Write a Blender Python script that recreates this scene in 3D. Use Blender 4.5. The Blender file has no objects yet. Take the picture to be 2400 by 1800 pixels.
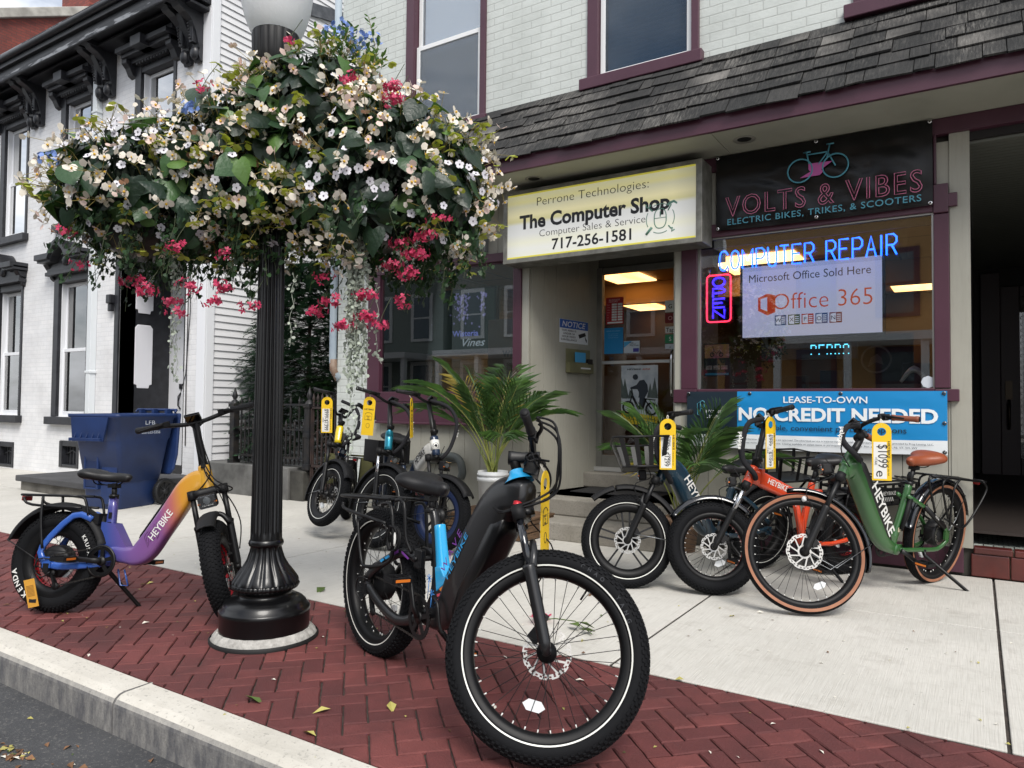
import bpy, bmesh, math, random
from mathutils import Vector as V, Matrix as M, noise
import numpy as np
S = bpy.context.scene
C = S.collection
RAD = math.radians
sin, cos, pi = math.sin, math.cos, math.pi

# ---------------------------------------------------------------- camera
cd = bpy.data.cameras.new('camera'); cam = bpy.data.objects.new('camera', cd); C.objects.link(cam)
cd.lens = 25.53; cd.sensor_width = 36; cd.clip_end = 500; cd.clip_start = 0.05
yaw, pit, rol = RAD(32.629), RAD(1.712), RAD(0.534)
F_ = V((-sin(yaw)*cos(pit), cos(yaw)*cos(pit), sin(pit))); R_ = V((cos(yaw), sin(yaw), 0)); U_ = R_.cross(F_)
Rr = R_*cos(rol)+U_*sin(rol); Ur = -R_*sin(rol)+U_*cos(rol)
m = M((Rr, Ur, -F_)).transposed().to_4x4(); m.translation = V((0, 0, 1.2)); cam.matrix_world = m
S.camera = cam
# ---------------------------------------------------------------- sky, sun, exposure
SUN_EL, SUN_AZ = 50, 135          # azimuth measured from +Y towards +X
w = bpy.data.worlds.new('World'); S.world = w; w.use_nodes = True
nt = w.node_tree; nt.nodes.clear()
o = nt.nodes.new('ShaderNodeOutputWorld'); bg = nt.nodes.new('ShaderNodeBackground'); sky = nt.nodes.new('ShaderNodeTexSky')
sky.sky_type = 'NISHITA'; sky.sun_disc = False; sky.sun_elevation = RAD(SUN_EL); sky.sun_rotation = RAD(SUN_AZ)
sky.dust_density = 2.0; sky.air_density = 1.0
tc = nt.nodes.new('ShaderNodeTexCoord'); mp = nt.nodes.new('ShaderNodeMapping'); mp.inputs['Scale'].default_value = (1, 1, 2.2)
nz = nt.nodes.new('ShaderNodeTexNoise'); nz.inputs['Scale'].default_value = 2.3; nz.inputs['Detail'].default_value = 7; nz.inputs['Roughness'].default_value = .62
cr = nt.nodes.new('ShaderNodeValToRGB'); cr.color_ramp.elements[0].position = .36; cr.color_ramp.elements[1].position = .60
mx = nt.nodes.new('ShaderNodeMix'); mx.data_type = 'RGBA'; mx.inputs[7].default_value = (11.0, 11.3, 11.8, 1)
for a, b in ((tc.outputs['Generated'], mp.inputs[0]), (mp.outputs[0], nz.inputs['Vector']), (nz.outputs['Fac'], cr.inputs[0]), (cr.outputs[0], mx.inputs[0]),
             (sky.outputs[0], mx.inputs[6]), (mx.outputs[2], bg.inputs[0]), (bg.outputs[0], o.inputs[0])): nt.links.new(a, b)
bg.inputs[1].default_value = 0.085
sl = bpy.data.lights.new('sun', 'SUN'); sl.energy = 2.2; sl.angle = RAD(24); sl.color = (1, .96, .9)
so = bpy.data.objects.new('sun', sl); C.objects.link(so)
sd = V((sin(RAD(SUN_AZ))*cos(RAD(SUN_EL)), cos(RAD(SUN_AZ))*cos(RAD(SUN_EL)), sin(RAD(SUN_EL))))
so.rotation_euler = sd.to_track_quat('Z', 'Y').to_euler(); so.location = sd*40
S.view_settings.view_transform = 'Standard'; S.view_settings.look = 'None'; S.view_settings.exposure = 0.6; S.view_settings.gamma = 1
S.render.engine = 'CYCLES'; S.cycles.use_denoising = True; S.cycles.max_bounces = 8; S.cycles.transparent_max_bounces = 16
S.cycles.caustics_reflective = False; S.cycles.caustics_refractive = False; S.cycles.sample_clamp_indirect = 6

# ---------------------------------------------------------------- materials
def hexc(h):
    c = [int(h[i:i+2], 16)/255 for i in (0, 2, 4)]
    return tuple(x/12.92 if x <= .04045 else ((x+.055)/1.055)**2.4 for x in c)+(1,)
MATS = {}
class N:
    def __init__(s, name):
        s.m = bpy.data.materials.new(name); s.m.use_nodes = True; s.t = s.m.node_tree
        s.p = s.t.nodes['Principled BSDF']; s.o = s.t.nodes['Material Output']
    def n(s, t, **k):
        x = s.t.nodes.new('ShaderNode'+t)
        for a, b in k.items():
            if a in x.inputs: x.inputs[a].default_value = b
            else: setattr(x, a, b)
        return x
    def l(s, a, b): s.t.links.new(a, b)
    def coord(s, scale=(1, 1, 1), rot=(0, 0, 0), kind='Object'):
        t = s.n('TexCoord'); mp = s.n('Mapping'); mp.inputs['Scale'].default_value = scale; mp.inputs['Rotation'].default_value = rot
        s.l(t.outputs[kind], mp.inputs[0]); return mp.outputs[0]
    def noise(s, co, sc, det=4, rough=.55):
        x = s.n('TexNoise'); x.inputs['Scale'].default_value = sc; x.inputs['Detail'].default_value = det; x.inputs['Roughness'].default_value = rough
        s.l(co, x.inputs['Vector']); return x.outputs['Fac']
    def ramp(s, f, *els):
        r = s.n('ValToRGB'); e = r.color_ramp.elements
        while len(e) < len(els): e.new(.5)
        for i, (p, c) in enumerate(els):
            e[i].position = p; e[i].color = c if len(c) == 4 else tuple(c)+(1,)
        s.l(f, r.inputs[0]); return r.outputs[0]
    def mix(s, f, a, b, mode='MIX'):
        x = s.n('Mix', data_type='RGBA', blend_type=mode)
        for q, i in ((f, 0), (a, 6), (b, 7)):
            if isinstance(q, (int, float, tuple)): x.inputs[i].default_value = q
            else: s.l(q, x.inputs[i])
        return x.outputs[2]
    def bump(s, h, st=.3, d=.01):
        b = s.n('Bump'); b.inputs['Strength'].default_value = st; b.inputs['Distance'].default_value = d
        s.l(h, b.inputs['Height']); s.l(b.outputs[0], s.p.inputs['Normal']); return b
    def col(s, c):
        if isinstance(c, tuple): s.p.inputs['Base Color'].default_value = c
        else: s.l(c, s.p.inputs['Base Color'])
def G(v): return (v, v, v, 1)
def mat(name, c, rough=.5, metal=0, c2=None, ns=8, nlo=.35, nhi=.65, bump=0, bs=60, coat=0, emit=0, spec=.5, stretch=(1, 1, 1), rand=0, bd=.004, trans=0):
    """one procedural surface: base colour, optional second colour mixed by noise, optional bump, optional per-island variation"""
    if name in MATS: return MATS[name]
    k = N(name); c = hexc(c) if isinstance(c, str) else c
    k.p.inputs['Roughness'].default_value = rough; k.p.inputs['Metallic'].default_value = metal
    k.p.inputs['Coat Weight'].default_value = coat; k.p.inputs['Coat Roughness'].default_value = .08; k.p.inputs['Specular IOR Level'].default_value = spec
    out = c
    if c2 is not None:
        c2 = hexc(c2) if isinstance(c2, str) else c2
        f = k.noise(k.coord(stretch), ns, 5); out = k.mix(k.ramp(f, (nlo, G(0)), (nhi, G(1))), c, c2)
    if rand:
        g = k.n('NewGeometry'); h = k.n('HueSaturation'); mr = k.n('MapRange'); mr.inputs[3].default_value = 1-rand; mr.inputs[4].default_value = 1+rand
        k.l(g.outputs['Random Per Island'], mr.inputs[0]); k.l(mr.outputs[0], h.inputs['Value'])
        if isinstance(out, tuple): h.inputs['Color'].default_value = out
        else: k.l(out, h.inputs['Color'])
        out = h.outputs[0]
    k.col(out)
    if bump: k.bump(k.noise(k.coord(stretch), bs, 4), bump, bd)
    if emit:
        if isinstance(out, tuple): k.p.inputs['Emission Color'].default_value = out
        else: k.l(out, k.p.inputs['Emission Color'])
        k.p.inputs['Emission Strength'].default_value = emit
    if trans:
        tr = k.n('BsdfTranslucent'); ms = k.n('MixShader'); ms.inputs[0].default_value = trans
        if isinstance(out, tuple): tr.inputs[0].default_value = out
        else: k.l(out, tr.inputs[0])
        k.l(k.p.outputs[0], ms.inputs[1]); k.l(tr.outputs[0], ms.inputs[2]); k.l(ms.outputs[0], k.o.inputs[0])
    MATS[name] = k.m; return k.m
def glass(name, tint=(1, 1, 1, 1), refl=1.0, rough=0.0):
    if name in MATS: return MATS[name]
    k = N(name); t = k.n('BsdfTransparent'); t.inputs[0].default_value = tint; g = k.n('BsdfGlossy'); g.inputs['Roughness'].default_value = rough
    fr = k.n('Fresnel'); fr.inputs[0].default_value = 1.55; mu = k.n('Math', operation='MULTIPLY_ADD', use_clamp=True); mu.inputs[1].default_value = 1.5*refl; mu.inputs[2].default_value = .03*refl
    x = k.n('MixShader'); k.l(fr.outputs[0], mu.inputs[0]); k.l(mu.outputs[0], x.inputs[0]); k.l(t.outputs[0], x.inputs[1]); k.l(g.outputs[0], x.inputs[2]); k.l(x.outputs[0], k.o.inputs[0])
    MATS[name] = k.m; return k.m
def brick_mat(name, c1, c2, mort, bw=.215, rh=.075, ms=.012, axis='xz', paint=False, bst=.6, dirt=None, rough=.75):
    if name in MATS: return MATS[name]
    k = N(name); k.p.inputs['Roughness'].default_value = rough
    g = k.n('NewGeometry'); sp = k.n('SeparateXYZ'); cb = k.n('CombineXYZ'); k.l(g.outputs['Position'], sp.inputs[0])
    k.l(sp.outputs['X' if axis == 'xz' else 'Y'], cb.inputs[0]); k.l(sp.outputs['Z'], cb.inputs[1])
    wob = k.n('TexNoise'); wob.inputs['Scale'].default_value = 6; k.l(cb.outputs[0], wob.inputs['Vector'])
    vm = k.n('VectorMath', operation='MULTIPLY_ADD'); vm.inputs[1].default_value = (.012, .012, 0); k.l(wob.outputs['Color'], vm.inputs[0]); k.l(cb.outputs[0], vm.inputs[2])
    b = k.n('TexBrick'); b.inputs['Scale'].default_value = 1; b.inputs['Brick Width'].default_value = bw; b.inputs['Row Height'].default_value = rh
    b.inputs['Mortar Size'].default_value = ms; b.inputs['Mortar Smooth'].default_value = .3; b.inputs['Bias'].default_value = 0
    b.inputs['Color1'].default_value = hexc(c1); b.inputs['Color2'].default_value = hexc(c2); b.inputs['Mortar'].default_value = hexc(mort)
    k.l(vm.outputs[0], b.inputs['Vector'])
    col = b.outputs['Color']
    if dirt:
        f = k.noise(cb.outputs[0], 1.6, 8, .68); col = k.mix(k.ramp(f, (.42, G(0)), (.75, G(.75))), col, hexc(dirt))
        f3 = k.noise(cb.outputs[0], 30, 5, .7); col = k.mix(k.ramp(f3, (.56, G(0)), (.72, G(.35))), col, hexc(dirt))
    k.col(col)
    f2 = k.noise(cb.outputs[0], 45, 5, .6); mm = k.n('Math', operation='MULTIPLY_ADD'); mm.inputs[1].default_value = -1.0
    sc = k.n('Math', operation='MULTIPLY'); sc.inputs[1].default_value = .35; k.l(f2, sc.inputs[0]); k.l(b.outputs['Fac'], mm.inputs[0]); k.l(sc.outputs[0], mm.inputs[2])
    k.bump(mm.outputs[0], bst, .012)
    MATS[name] = k.m; return k.m

# ---------------------------------------------------------------- mesh builder
class B:
    def __init__(s): s.v = []; s.f = []; s.sm = []; s.mi = []; s.cur = 0; s.marks = []
    def mk(s): s.marks.append(len(s.f)); return s      # the next faces are a separate object of the same kind
    def add(s, vs, fs, smooth=False, mi=None):
        n = len(s.v); s.v += [tuple(x) for x in vs]; s.f += [tuple(i+n for i in f) for f in fs]; s.sm += [smooth]*len(fs); s.mi += [s.cur if mi is None else mi]*len(fs); return s
    def box(s, x0, y0, z0, x1, y1, z1, **k):
        return s.add([(x0, y0, z0), (x1, y0, z0), (x1, y1, z0), (x0, y1, z0), (x0, y0, z1), (x1, y0, z1), (x1, y1, z1), (x0, y1, z1)],
                     [(0, 3, 2, 1), (4, 5, 6, 7), (0, 1, 5, 4), (1, 2, 6, 5), (2, 3, 7, 6), (3, 0, 4, 7)], **k)
    def obox(s, c, sx, sy, sz, rot=None, **k):
        b = B().box(-sx/2, -sy/2, -sz/2, sx/2, sy/2, sz/2); mt = (rot.to_matrix() if hasattr(rot, 'to_matrix') else rot) if rot else M.Identity(3)
        return s.add([mt @ V(v)+V(c) for v in b.v], b.f, **k)
    def bar(s, a, b, w, h, up=(0, 0, 1), **k):
        a, b = V(a), V(b); d = (b-a); L = d.length; d.normalize(); sd = d.cross(V(up))
        if sd.length < 1e-4: sd = d.cross(V((1, 0, 0)))
        sd.normalize(); u = sd.cross(d); q = []
        for p in (a, b):
            for i, j in ((-1, -1), (1, -1), (1, 1), (-1, 1)): q.append(p+sd*i*w/2+u*j*h/2)
        return s.add(q, [(3, 2, 1, 0), (4, 5, 6, 7), (0, 1, 5, 4), (1, 2, 6, 5), (2, 3, 7, 6), (3, 0, 4, 7)], **k)
    def tube(s, pts, r, n=8, cr=0, closed=False, cap=True, **k):
        pts = [V(p) for p in pts]
        rs = list(r) if isinstance(r, (list, tuple)) else None
        if cr:
            P = pts; out = []; ro = []; L = len(P)
            for i in range(L if closed else L-1):
                g = lambda j: P[j % L] if closed else P[min(max(j, 0), L-1)]
                p0, p1, p2, p3 = g(i-1), g(i), g(i+1), g(i+2)
                for q in range(cr):
                    t = q/cr; out.append(.5*((2*p1)+(p2-p0)*t+(2*p0-5*p1+4*p2-p3)*t*t+(3*p1-p0-3*p2+p3)*t**3))
                    if rs: ro.append(rs[i]*(1-t)+rs[(i+1) % L]*t)
            if not closed:
                out.append(P[-1])
                if rs: ro.append(rs[-1])
            pts = out; rs = ro if rs else None
        N_ = len(pts); rs = rs or [r]*N_
        T = []
        for i in range(N_):
            a = pts[(i-1) % N_] if (closed or i > 0) else pts[i]; b = pts[(i+1) % N_] if (closed or i < N_-1) else pts[i]
            d = b-a; T.append(d.normalized() if d.length > 1e-9 else V((0, 0, 1)))
        ref = V((0, 0, 1)) if abs(T[0].z) < .9 else V((1, 0, 0)); u = T[0].cross(ref).normalized(); vs = []
        for i in range(N_):
            u = (u-T[i]*u.dot(T[i])); u = u.normalized() if u.length > 1e-6 else T[i].orthogonal().normalized(); w_ = T[i].cross(u)
            for j in range(n): a = 2*pi*j/n; vs.append(pts[i]+(u*cos(a)+w_*sin(a))*rs[i])
        fs = []
        for i in range(N_ if closed else N_-1):
            i2 = (i+1) % N_
            for j in range(n): fs.append((i*n+j, i*n+(j+1) % n, i2*n+(j+1) % n, i2*n+j))
        if cap and not closed: fs += [tuple(range(n-1, -1, -1)), tuple((N_-1)*n+j for j in range(n))]
        return s.add(vs, fs, True, **k)
    def sweep(s, pts, n=20, pw=2.6, side=(0, 1, 0), cap=True, cr=0, **k):
        """pts (x,y,z,half width along side,half height); superellipse section"""
        if cr:
            P = np.array(pts, float); out = []; L = len(P)
            for i in range(L-1):
                p0, p1, p2, p3 = P[max(i-1, 0)], P[i], P[i+1], P[min(i+2, L-1)]
                for q in range(cr):
                    t = q/cr; out.append(.5*((2*p1)+(p2-p0)*t+(2*p0-5*p1+4*p2-p3)*t*t+(3*p1-p0-3*p2+p3)*t**3))
            out.append(P[-1]); pts = out
        N_ = len(pts); sd = V(side); vs = []
        for i, p in enumerate(pts):
            a = V(pts[max(i-1, 0)][:3]); b = V(pts[min(i+1, N_-1)][:3]); t = (b-a).normalized(); s2 = (sd-t*sd.dot(t)).normalized(); nn = s2.cross(t)
            for j in range(n):
                q = 2*pi*j/n; c_, s_ = cos(q), sin(q)
                vs.append(V(p[:3])+s2*p[3]*math.copysign(abs(c_)**(2/pw), c_)+nn*p[4]*math.copysign(abs(s_)**(2/pw), s_))
        fs = [(i*n+j, i*n+(j+1) % n, (i+1)*n+(j+1) % n, (i+1)*n+j) for i in range(N_-1) for j in range(n)]
        if cap: fs += [tuple(range(n-1, -1, -1)), tuple((N_-1)*n+j for j in range(n))]
        return s.add(vs, fs, True, **k)
    def lathe(s, prof, c=(0, 0, 0), n=32, axis='z', smooth=True, closed=False, a0=0, a1=2*pi, **k):
        """prof (radius, height along axis)"""
        full = abs(a1-a0-2*pi) < 1e-6; N_ = n if full else n+1; vs = []
        for i in range(N_):
            a = a0+(a1-a0)*i/n
            for r, h in prof:
                x, y = r*cos(a), r*sin(a)
                vs.append(V(c)+(V((x, y, h)) if axis == 'z' else V((x, h, y)) if axis == 'y' else V((h, x, y))))
        L = len(prof); fs = []
        for i in range(n):
            i2 = (i+1) % N_
            for j in range(L if closed else L-1): j2 = (j+1) % L; fs.append((i*L+j, i2*L+j, i2*L+j2, i*L+j2))
        return s.add(vs, fs, smooth, **k)
    def prism(s, poly, d0, d1, O=(0, 0, 0), X=(1, 0, 0), Y=(0, 0, 1), Z=None, **k):
        """polygon in the plane (X,Y) extruded from d0 to d1 along Z"""
        O, X, Y = V(O), V(X), V(Y); Z = V(Z) if Z else X.cross(Y); n = len(poly); vs = []
        for d in (d0, d1): vs += [O+X*a+Y*b+Z*d for a, b in poly]
        fs = [tuple(range(n-1, -1, -1)), tuple(range(n, 2*n))]+[(i, (i+1) % n, n+(i+1) % n, n+i) for i in range(n)]
        return s.add(vs, fs, **k)
    def sphere(s, c, r, nu=16, nv=10, sc=(1, 1, 1), **k):
        vs = []; fs = []
        for i in range(nv+1):
            t = pi*i/nv
            for j in range(nu): a = 2*pi*j/nu; vs.append((c[0]+r*sc[0]*sin(t)*cos(a), c[1]+r*sc[1]*sin(t)*sin(a), c[2]+r*sc[2]*cos(t)))
        for i in range(nv):
            for j in range(nu): fs.append((i*nu+j, (i+1)*nu+j, (i+1)*nu+(j+1) % nu, i*nu+(j+1) % nu))
        return s.add(vs, fs, True, **k)
    def join(s, b, mt=None, mi=None):
        n = len(s.v); s.v += [tuple(mt @ V(x)) for x in b.v] if mt else b.v; s.f += [tuple(i+n for i in f) for f in b.f]; s.sm += b.sm; s.mi += b.mi if mi is None else [mi]*len(b.f); return s
    def txt(s, t, O, X=(1, 0, 0), Y=(0, 0, 1), h=.1, w=None, al='C', off=0, shear=0, sp=1, outline=0, depth=0, ls=1, one=False, **k):
        """lettering: cap height h, fitted to width w, origin at baseline left/centre/right"""
        if not one: s.mk()
        cu = bpy.data.curves.new('t', 'FONT'); cu.body = t; cu.size = 1; cu.space_character = sp; cu.shear = shear; cu.offset = off; cu.resolution_u = 3; cu.space_line = ls
        if outline: cu.fill_mode = 'NONE'
        ob = bpy.data.objects.new('t', cu); C.objects.link(ob); me = bpy.data.meshes.new_from_object(ob.evaluated_get(bpy.context.evaluated_depsgraph_get()) if 0 else ob)
        vs = [v.co.copy() for v in me.vertices]; fs = [tuple(p.vertices) for p in me.polygons]; ed = [tuple(e.vertices) for e in me.edges]
        bpy.data.objects.remove(ob); bpy.data.curves.remove(cu); bpy.data.meshes.remove(me)
        if not vs: return s
        x0 = min(v.x for v in vs); x1 = max(v.x for v in vs); sy = h/.69; sx = (w/(x1-x0)) if w else sy
        dx = {'L': -x0, 'C': -(x0+x1)/2, 'R': -x1}[al]; O, X, Y = V(O), V(X), V(Y); Z = X.cross(Y)
        q = [O+X*((v.x+dx)*sx)+Y*(v.y*sy)+Z*depth for v in vs]
        if outline:
            adj = {}
            for a, b in ed: adj.setdefault(a, []).append(b); adj.setdefault(b, []).append(a)
            seen = set()
            for st in adj:
                if st in seen: continue
                loop = [st]; seen.add(st)
                while True:
                    nx = [z for z in adj[loop[-1]] if z not in seen]
                    if not nx: break
                    loop.append(nx[0]); seen.add(nx[0])
                if len(loop) > 2: s.tube([q[i] for i in loop], outline, n=4, closed=True, **k)
            return s
        return s.add(q, fs, **k)
    def xf(s, mt): s.v = [tuple(mt @ V(v)) for v in s.v]; return s
def obj(name, b, mt, parent=None, bevel=0, seg=2, recalc=False):
    if len(b.marks) > 1 and b.marks[0] == 0:
        first = None
        for i, a in enumerate(b.marks):
            e = b.marks[i+1] if i+1 < len(b.marks) else len(b.f)
            if e <= a: continue
            q = B(); mp_ = {}
            for f in b.f[a:e]:
                for v in f:
                    if v not in mp_: mp_[v] = len(q.v); q.v.append(b.v[v])
                q.f.append(tuple(mp_[v] for v in f))
            q.sm = b.sm[a:e]; q.mi = b.mi[a:e]; o_ = obj(name, q, mt, parent, bevel, seg, recalc); first = first or o_
        return first
    me = bpy.data.meshes.new(name); me.from_pydata(b.v, [], b.f); mts = mt if isinstance(mt, (list, tuple)) else [mt]
    for x in mts: me.materials.append(x)
    me.polygons.foreach_set('use_smooth', b.sm); me.polygons.foreach_set('material_index', [min(i, len(mts)-1) for i in b.mi]); me.update()
    if recalc:
        bm = bmesh.new(); bm.from_mesh(me); bmesh.ops.recalc_face_normals(bm, faces=bm.faces); bm.to_mesh(me); bm.free()
    ob = bpy.data.objects.new(name, me); C.objects.link(ob)
    if parent: ob.parent = parent
    if bevel:
        q = ob.modifiers.new('bevel', 'BEVEL'); q.width = bevel; q.segments = seg; q.limit_method = 'ANGLE'; q.angle_limit = RAD(40)
    return ob
def tag(o, label=None, cat=None, group=None, kind=None):
    for a, b in (('label', label), ('category', cat), ('group', group), ('kind', kind)):
        if b: o[a] = b
    return o
def thing(name, label, cat, loc=(0, 0, 0), rz=0, group=None):
    e = bpy.data.objects.new(name, None); C.objects.link(e); e.empty_display_size = .1; e.location = loc; e.rotation_euler = (0, 0, rz); return tag(e, label, cat, group)
def rz(a): return M.Rotation(a, 4, 'Z')
rnd = random.Random(7)
# ================================================================ ground
k = N('concrete'); co = k.coord(); g = k.n('NewGeometry'); k.p.inputs['Roughness'].default_value = .82
f1 = k.noise(co, .9, 7, .65); f2 = k.noise(co, 14, 6, .7)
cc = k.mix(k.ramp(f1, (.3, G(0)), (.72, G(1))), hexc('b9b7b0'), hexc('cecbc4')); cc = k.mix(k.ramp(f2, (.5, G(0)), (.8, G(.35))), cc, hexc('9c9890'))
wv = k.noise(k.coord((55, 1.2, 1)), 3.5, 3, .6); cc = k.mix(k.ramp(wv, (.42, G(0)), (.72, G(.5))), cc, hexc('a8a49c'))
sp = k.noise(co, 55, 2, .5); cc = k.mix(k.ramp(sp, (.72, G(0)), (.76, G(.7))), cc, hexc('6e6a62'))
f5 = k.noise(co, 3.1, 9, .75); cc = k.mix(k.ramp(f5, (.55, G(0)), (.70, G(.55))), cc, hexc('9d9890'))
vo = k.n('TexVoronoi'); vo.inputs['Scale'].default_value = 5.5; k.l(co, vo.inputs['Vector']); cc = k.mix(k.ramp(vo.outputs['Distance'], (.03, G(.55)), (.05, G(0))), cc, hexc('6b6862'))
k.col(cc); k.bump(wv, .5, .005); MATS['concrete'] = k.m
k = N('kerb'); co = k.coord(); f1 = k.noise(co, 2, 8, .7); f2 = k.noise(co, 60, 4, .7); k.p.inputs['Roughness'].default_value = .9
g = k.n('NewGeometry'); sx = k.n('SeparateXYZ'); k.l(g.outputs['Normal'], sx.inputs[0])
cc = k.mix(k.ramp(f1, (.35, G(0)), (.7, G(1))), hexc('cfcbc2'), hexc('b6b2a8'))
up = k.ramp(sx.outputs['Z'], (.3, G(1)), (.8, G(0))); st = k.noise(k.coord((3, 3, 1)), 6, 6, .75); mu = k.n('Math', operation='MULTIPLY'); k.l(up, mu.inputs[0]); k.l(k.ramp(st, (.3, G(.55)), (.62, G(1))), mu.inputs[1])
cc = k.mix(mu.outputs[0], cc, hexc('5d5d60')); cc = k.mix(k.ramp(f2, (.58, G(0)), (.7, G(.6))), cc, hexc('55534f')); k.col(cc); k.bump(f2, .5, .005); MATS['kerb'] = k.m  # upright face darkened in the colour: painted shade together with stains
k = N('asphalt'); co = k.coord(); f1 = k.noise(co, 1.4, 7, .65); f2 = k.noise(co, 90, 3, .7); k.p.inputs['Roughness'].default_value = .85
cc = k.mix(k.ramp(f1, (.35, G(0)), (.65, G(1))), hexc('36373a'), hexc('48494b')); cc = k.mix(k.ramp(f2, (.55, G(0)), (.72, G(.6))), cc, hexc('84817c')); k.col(cc); k.bump(f2, .8, .008); MATS['asphalt'] = k.m
k = N('red_brick_paver'); co = k.coord(); f1 = k.noise(co, 2.2, 7, .7); f2 = k.noise(co, 120, 4, .65); k.p.inputs['Roughness'].default_value = .72
g = k.n('NewGeometry'); cc = k.ramp(g.outputs['Random Per Island'], (0, hexc('5c2d2d')), (.5, hexc('6a3534')), (1, hexc('783f3c')))
cc = k.mix(k.ramp(f1, (.38, G(0)), (.66, G(.75))), cc, hexc('432222')); cc = k.mix(k.ramp(f2, (.6, G(0)), (.74, G(.5))), cc, hexc('8a5550')); k.col(cc); k.bump(f2, .9, .006); MATS['paver'] = k.m
mat('joint', '2c2826', .9, c2='4a423c', ns=30)
tag(obj('ground', B().box(-60, -30, -.5, 40, 40, -.30), mat('subsoil', '4a4742', .9)), kind='structure')
b = B(); n = 40
b.add([(-45, -9.5, -.15), (20, -9.5, -.15), (20, 1.66, -.15), (-45, 1.66, -.15)], [(0, 1, 2, 3)])
tag(obj('road', b, MATS['asphalt']), kind='structure')
# far pavement
tag(obj('far_pavement', B().box(-45, -14, -.29, 20, -9.52, 0), MATS['concrete'], bevel=.02), kind='structure')
# kerb: rounded nose, segments
b = B(); prof = [(1.652, -.29)]+[(1.652, -.04)]+[(1.652+.045*(1-cos(a)), -.04+.045*sin(a)) for a in (.3, .7, 1.1, 1.571)]+[(1.812, .006), (1.812, -.29)]
for x0, x1 in ((-45, -12.05), (-12.04, -9), (-8.99, -5.98), (-5.97, -2.972), (-2.962, .2), (.21, 3.2), (3.21, 20)):
    m_ = max(2, int((x1-x0)/.3)); xs = [x0+(x1-x0)*i/m_ for i in range(m_+1)]; L = len(prof); vs = [(x, p[0], p[1]) for x in xs for p in prof]
    fs = [(i*L+j, (i+1)*L+j, (i+1)*L+(j+1) % L, i*L+(j+1) % L) for i in range(m_) for j in range(L)]
    fs += [tuple(range(L-1, -1, -1)), tuple(m_*L+j for j in range(L))]; b.add(vs, fs, False)
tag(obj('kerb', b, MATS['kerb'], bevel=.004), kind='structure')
b = B().box(-45, 1.814, -.29, 20, 6.2, -.012); tag(obj('pavement_bed', b, MATS['joint']), kind='structure')
# herringbone stamped brick strip
b = B(); w_, l_ = .093, .186; gp = .003; a45 = pi/4; org = V((-3, 2.45))
def clip(poly, y0, y1):
    for s_, lim in ((1, y0), (-1, y1)):
        out = []
        for i in range(len(poly)):
            p, q = poly[i], poly[(i+1) % len(poly)]; ip, iq = s_*(p[1]-lim) >= 0, s_*(q[1]-lim) >= 0
            if ip: out.append(p)
            if ip != iq: t = (lim-p[1])/(q[1]-p[1]); out.append((p[0]+(q[0]-p[0])*t, lim))
        poly = out
        if len(poly) < 3: return None
    return poly
rb = random.Random(3)
def brick(x, y, sx, sy):
    px = [(x+gp, y+gp), (x+sx-gp, y+gp), (x+sx-gp, y+sy-gp), (x+gp, y+sy-gp)]
    P = [(org.x+(u*cos(a45)-v*sin(a45)), org.y+(u*sin(a45)+v*cos(a45))) for u, v in px]
    cx = sum(p[0] for p in P)/4
    if cx < -11 or cx > 1.6: return
    if not 1.6 < sum(p[1] for p in P)/4 < 3.35: return
    P = clip(P, 1.83, 3.118)
    if not P: return
    Q_ = []
    for i in range(len(P)):
        p, q = P[i], P[(i+1) % len(P)]; L = math.hypot(q[0]-p[0], q[1]-p[1]); k_ = max(1, int(L/.034))
        for h in range(k_): t = h/k_; jx = .0016; Q_.append((p[0]+(q[0]-p[0])*t+rb.uniform(-jx, jx), p[1]+(q[1]-p[1])*t+rb.uniform(-jx, jx)))
    P = Q_; n_ = len(P); cx = sum(p[0] for p in P)/n_; cy = sum(p[1] for p in P)/n_; zt = rb.uniform(-.0015, .0012); e = .006; tx, ty = rb.uniform(-.02, .02), rb.uniform(-.02, .02)
    Q = [(p[0]+(cx-p[0])*min(.4, e/max(.02, math.hypot(cx-p[0], cy-p[1]))), p[1]+(cy-p[1])*min(.4, e/max(.02, math.hypot(cx-p[0], cy-p[1])))) for p in P]
    vs = [(p[0], p[1], -.011) for p in P]+[(p[0], p[1], -.0045+rb.uniform(-.001, .001)) for p in P]+[(q[0], q[1], zt+tx*(q[0]-cx)+ty*(q[1]-cy)) for q in Q]
    fs = []
    for i in range(n_): i2 = (i+1) % n_; fs += [(i, i2, n_+i2, n_+i), (n_+i, n_+i2, 2*n_+i2, 2*n_+i)]
    fs.append(tuple(2*n_+i for i in range(n_))); b.add(vs, fs)
for i in range(-130, 130):
    for j in range(-130, 130):
        t = (i-j) % 4
        if t == 0: brick(i*w_, j*w_, l_, w_)
        elif t == 3: brick(i*w_, j*w_, w_, l_)
tag(obj('brick_paving', b, MATS['paver']), kind='structure')
# concrete slabs
b = B(); js = .007
def slab(x0, y0, x1, y1): b.box(x0+js, y0+js, -.011, x1-js, y1-js, rb.uniform(-.001, .001))
for x0, x1 in ((-16, -13.6), (-13.6, -12), (-12, -10.4), (-10.4, -8.9), (-8.9, -7.4), (-7.4, -5.95), (-5.95, -4.53), (-4.53, -2.99), (-2.99, -1.447), (-1.447, .088), (.088, 1.6), (1.6, 3.1), (3.1, 6)): slab(x0, 3.126, x1, 4.79)
for x0, x1 in ((-16, -13.6), (-13.6, -12), (-12, -10.4), (-10.4, -8.9), (-8.9, -7.4), (-7.4, -6.18), (-6.18, -4.7), (-4.7, -3.2), (-3.2, -1.6), (-1.6, .088), (.088, 1.6), (1.6, 3.1), (3.1, 6)): slab(x0, 4.79, x1, 6.235)
tag(obj('pavement', b, MATS['concrete'], bevel=.006), kind='structure')
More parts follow.
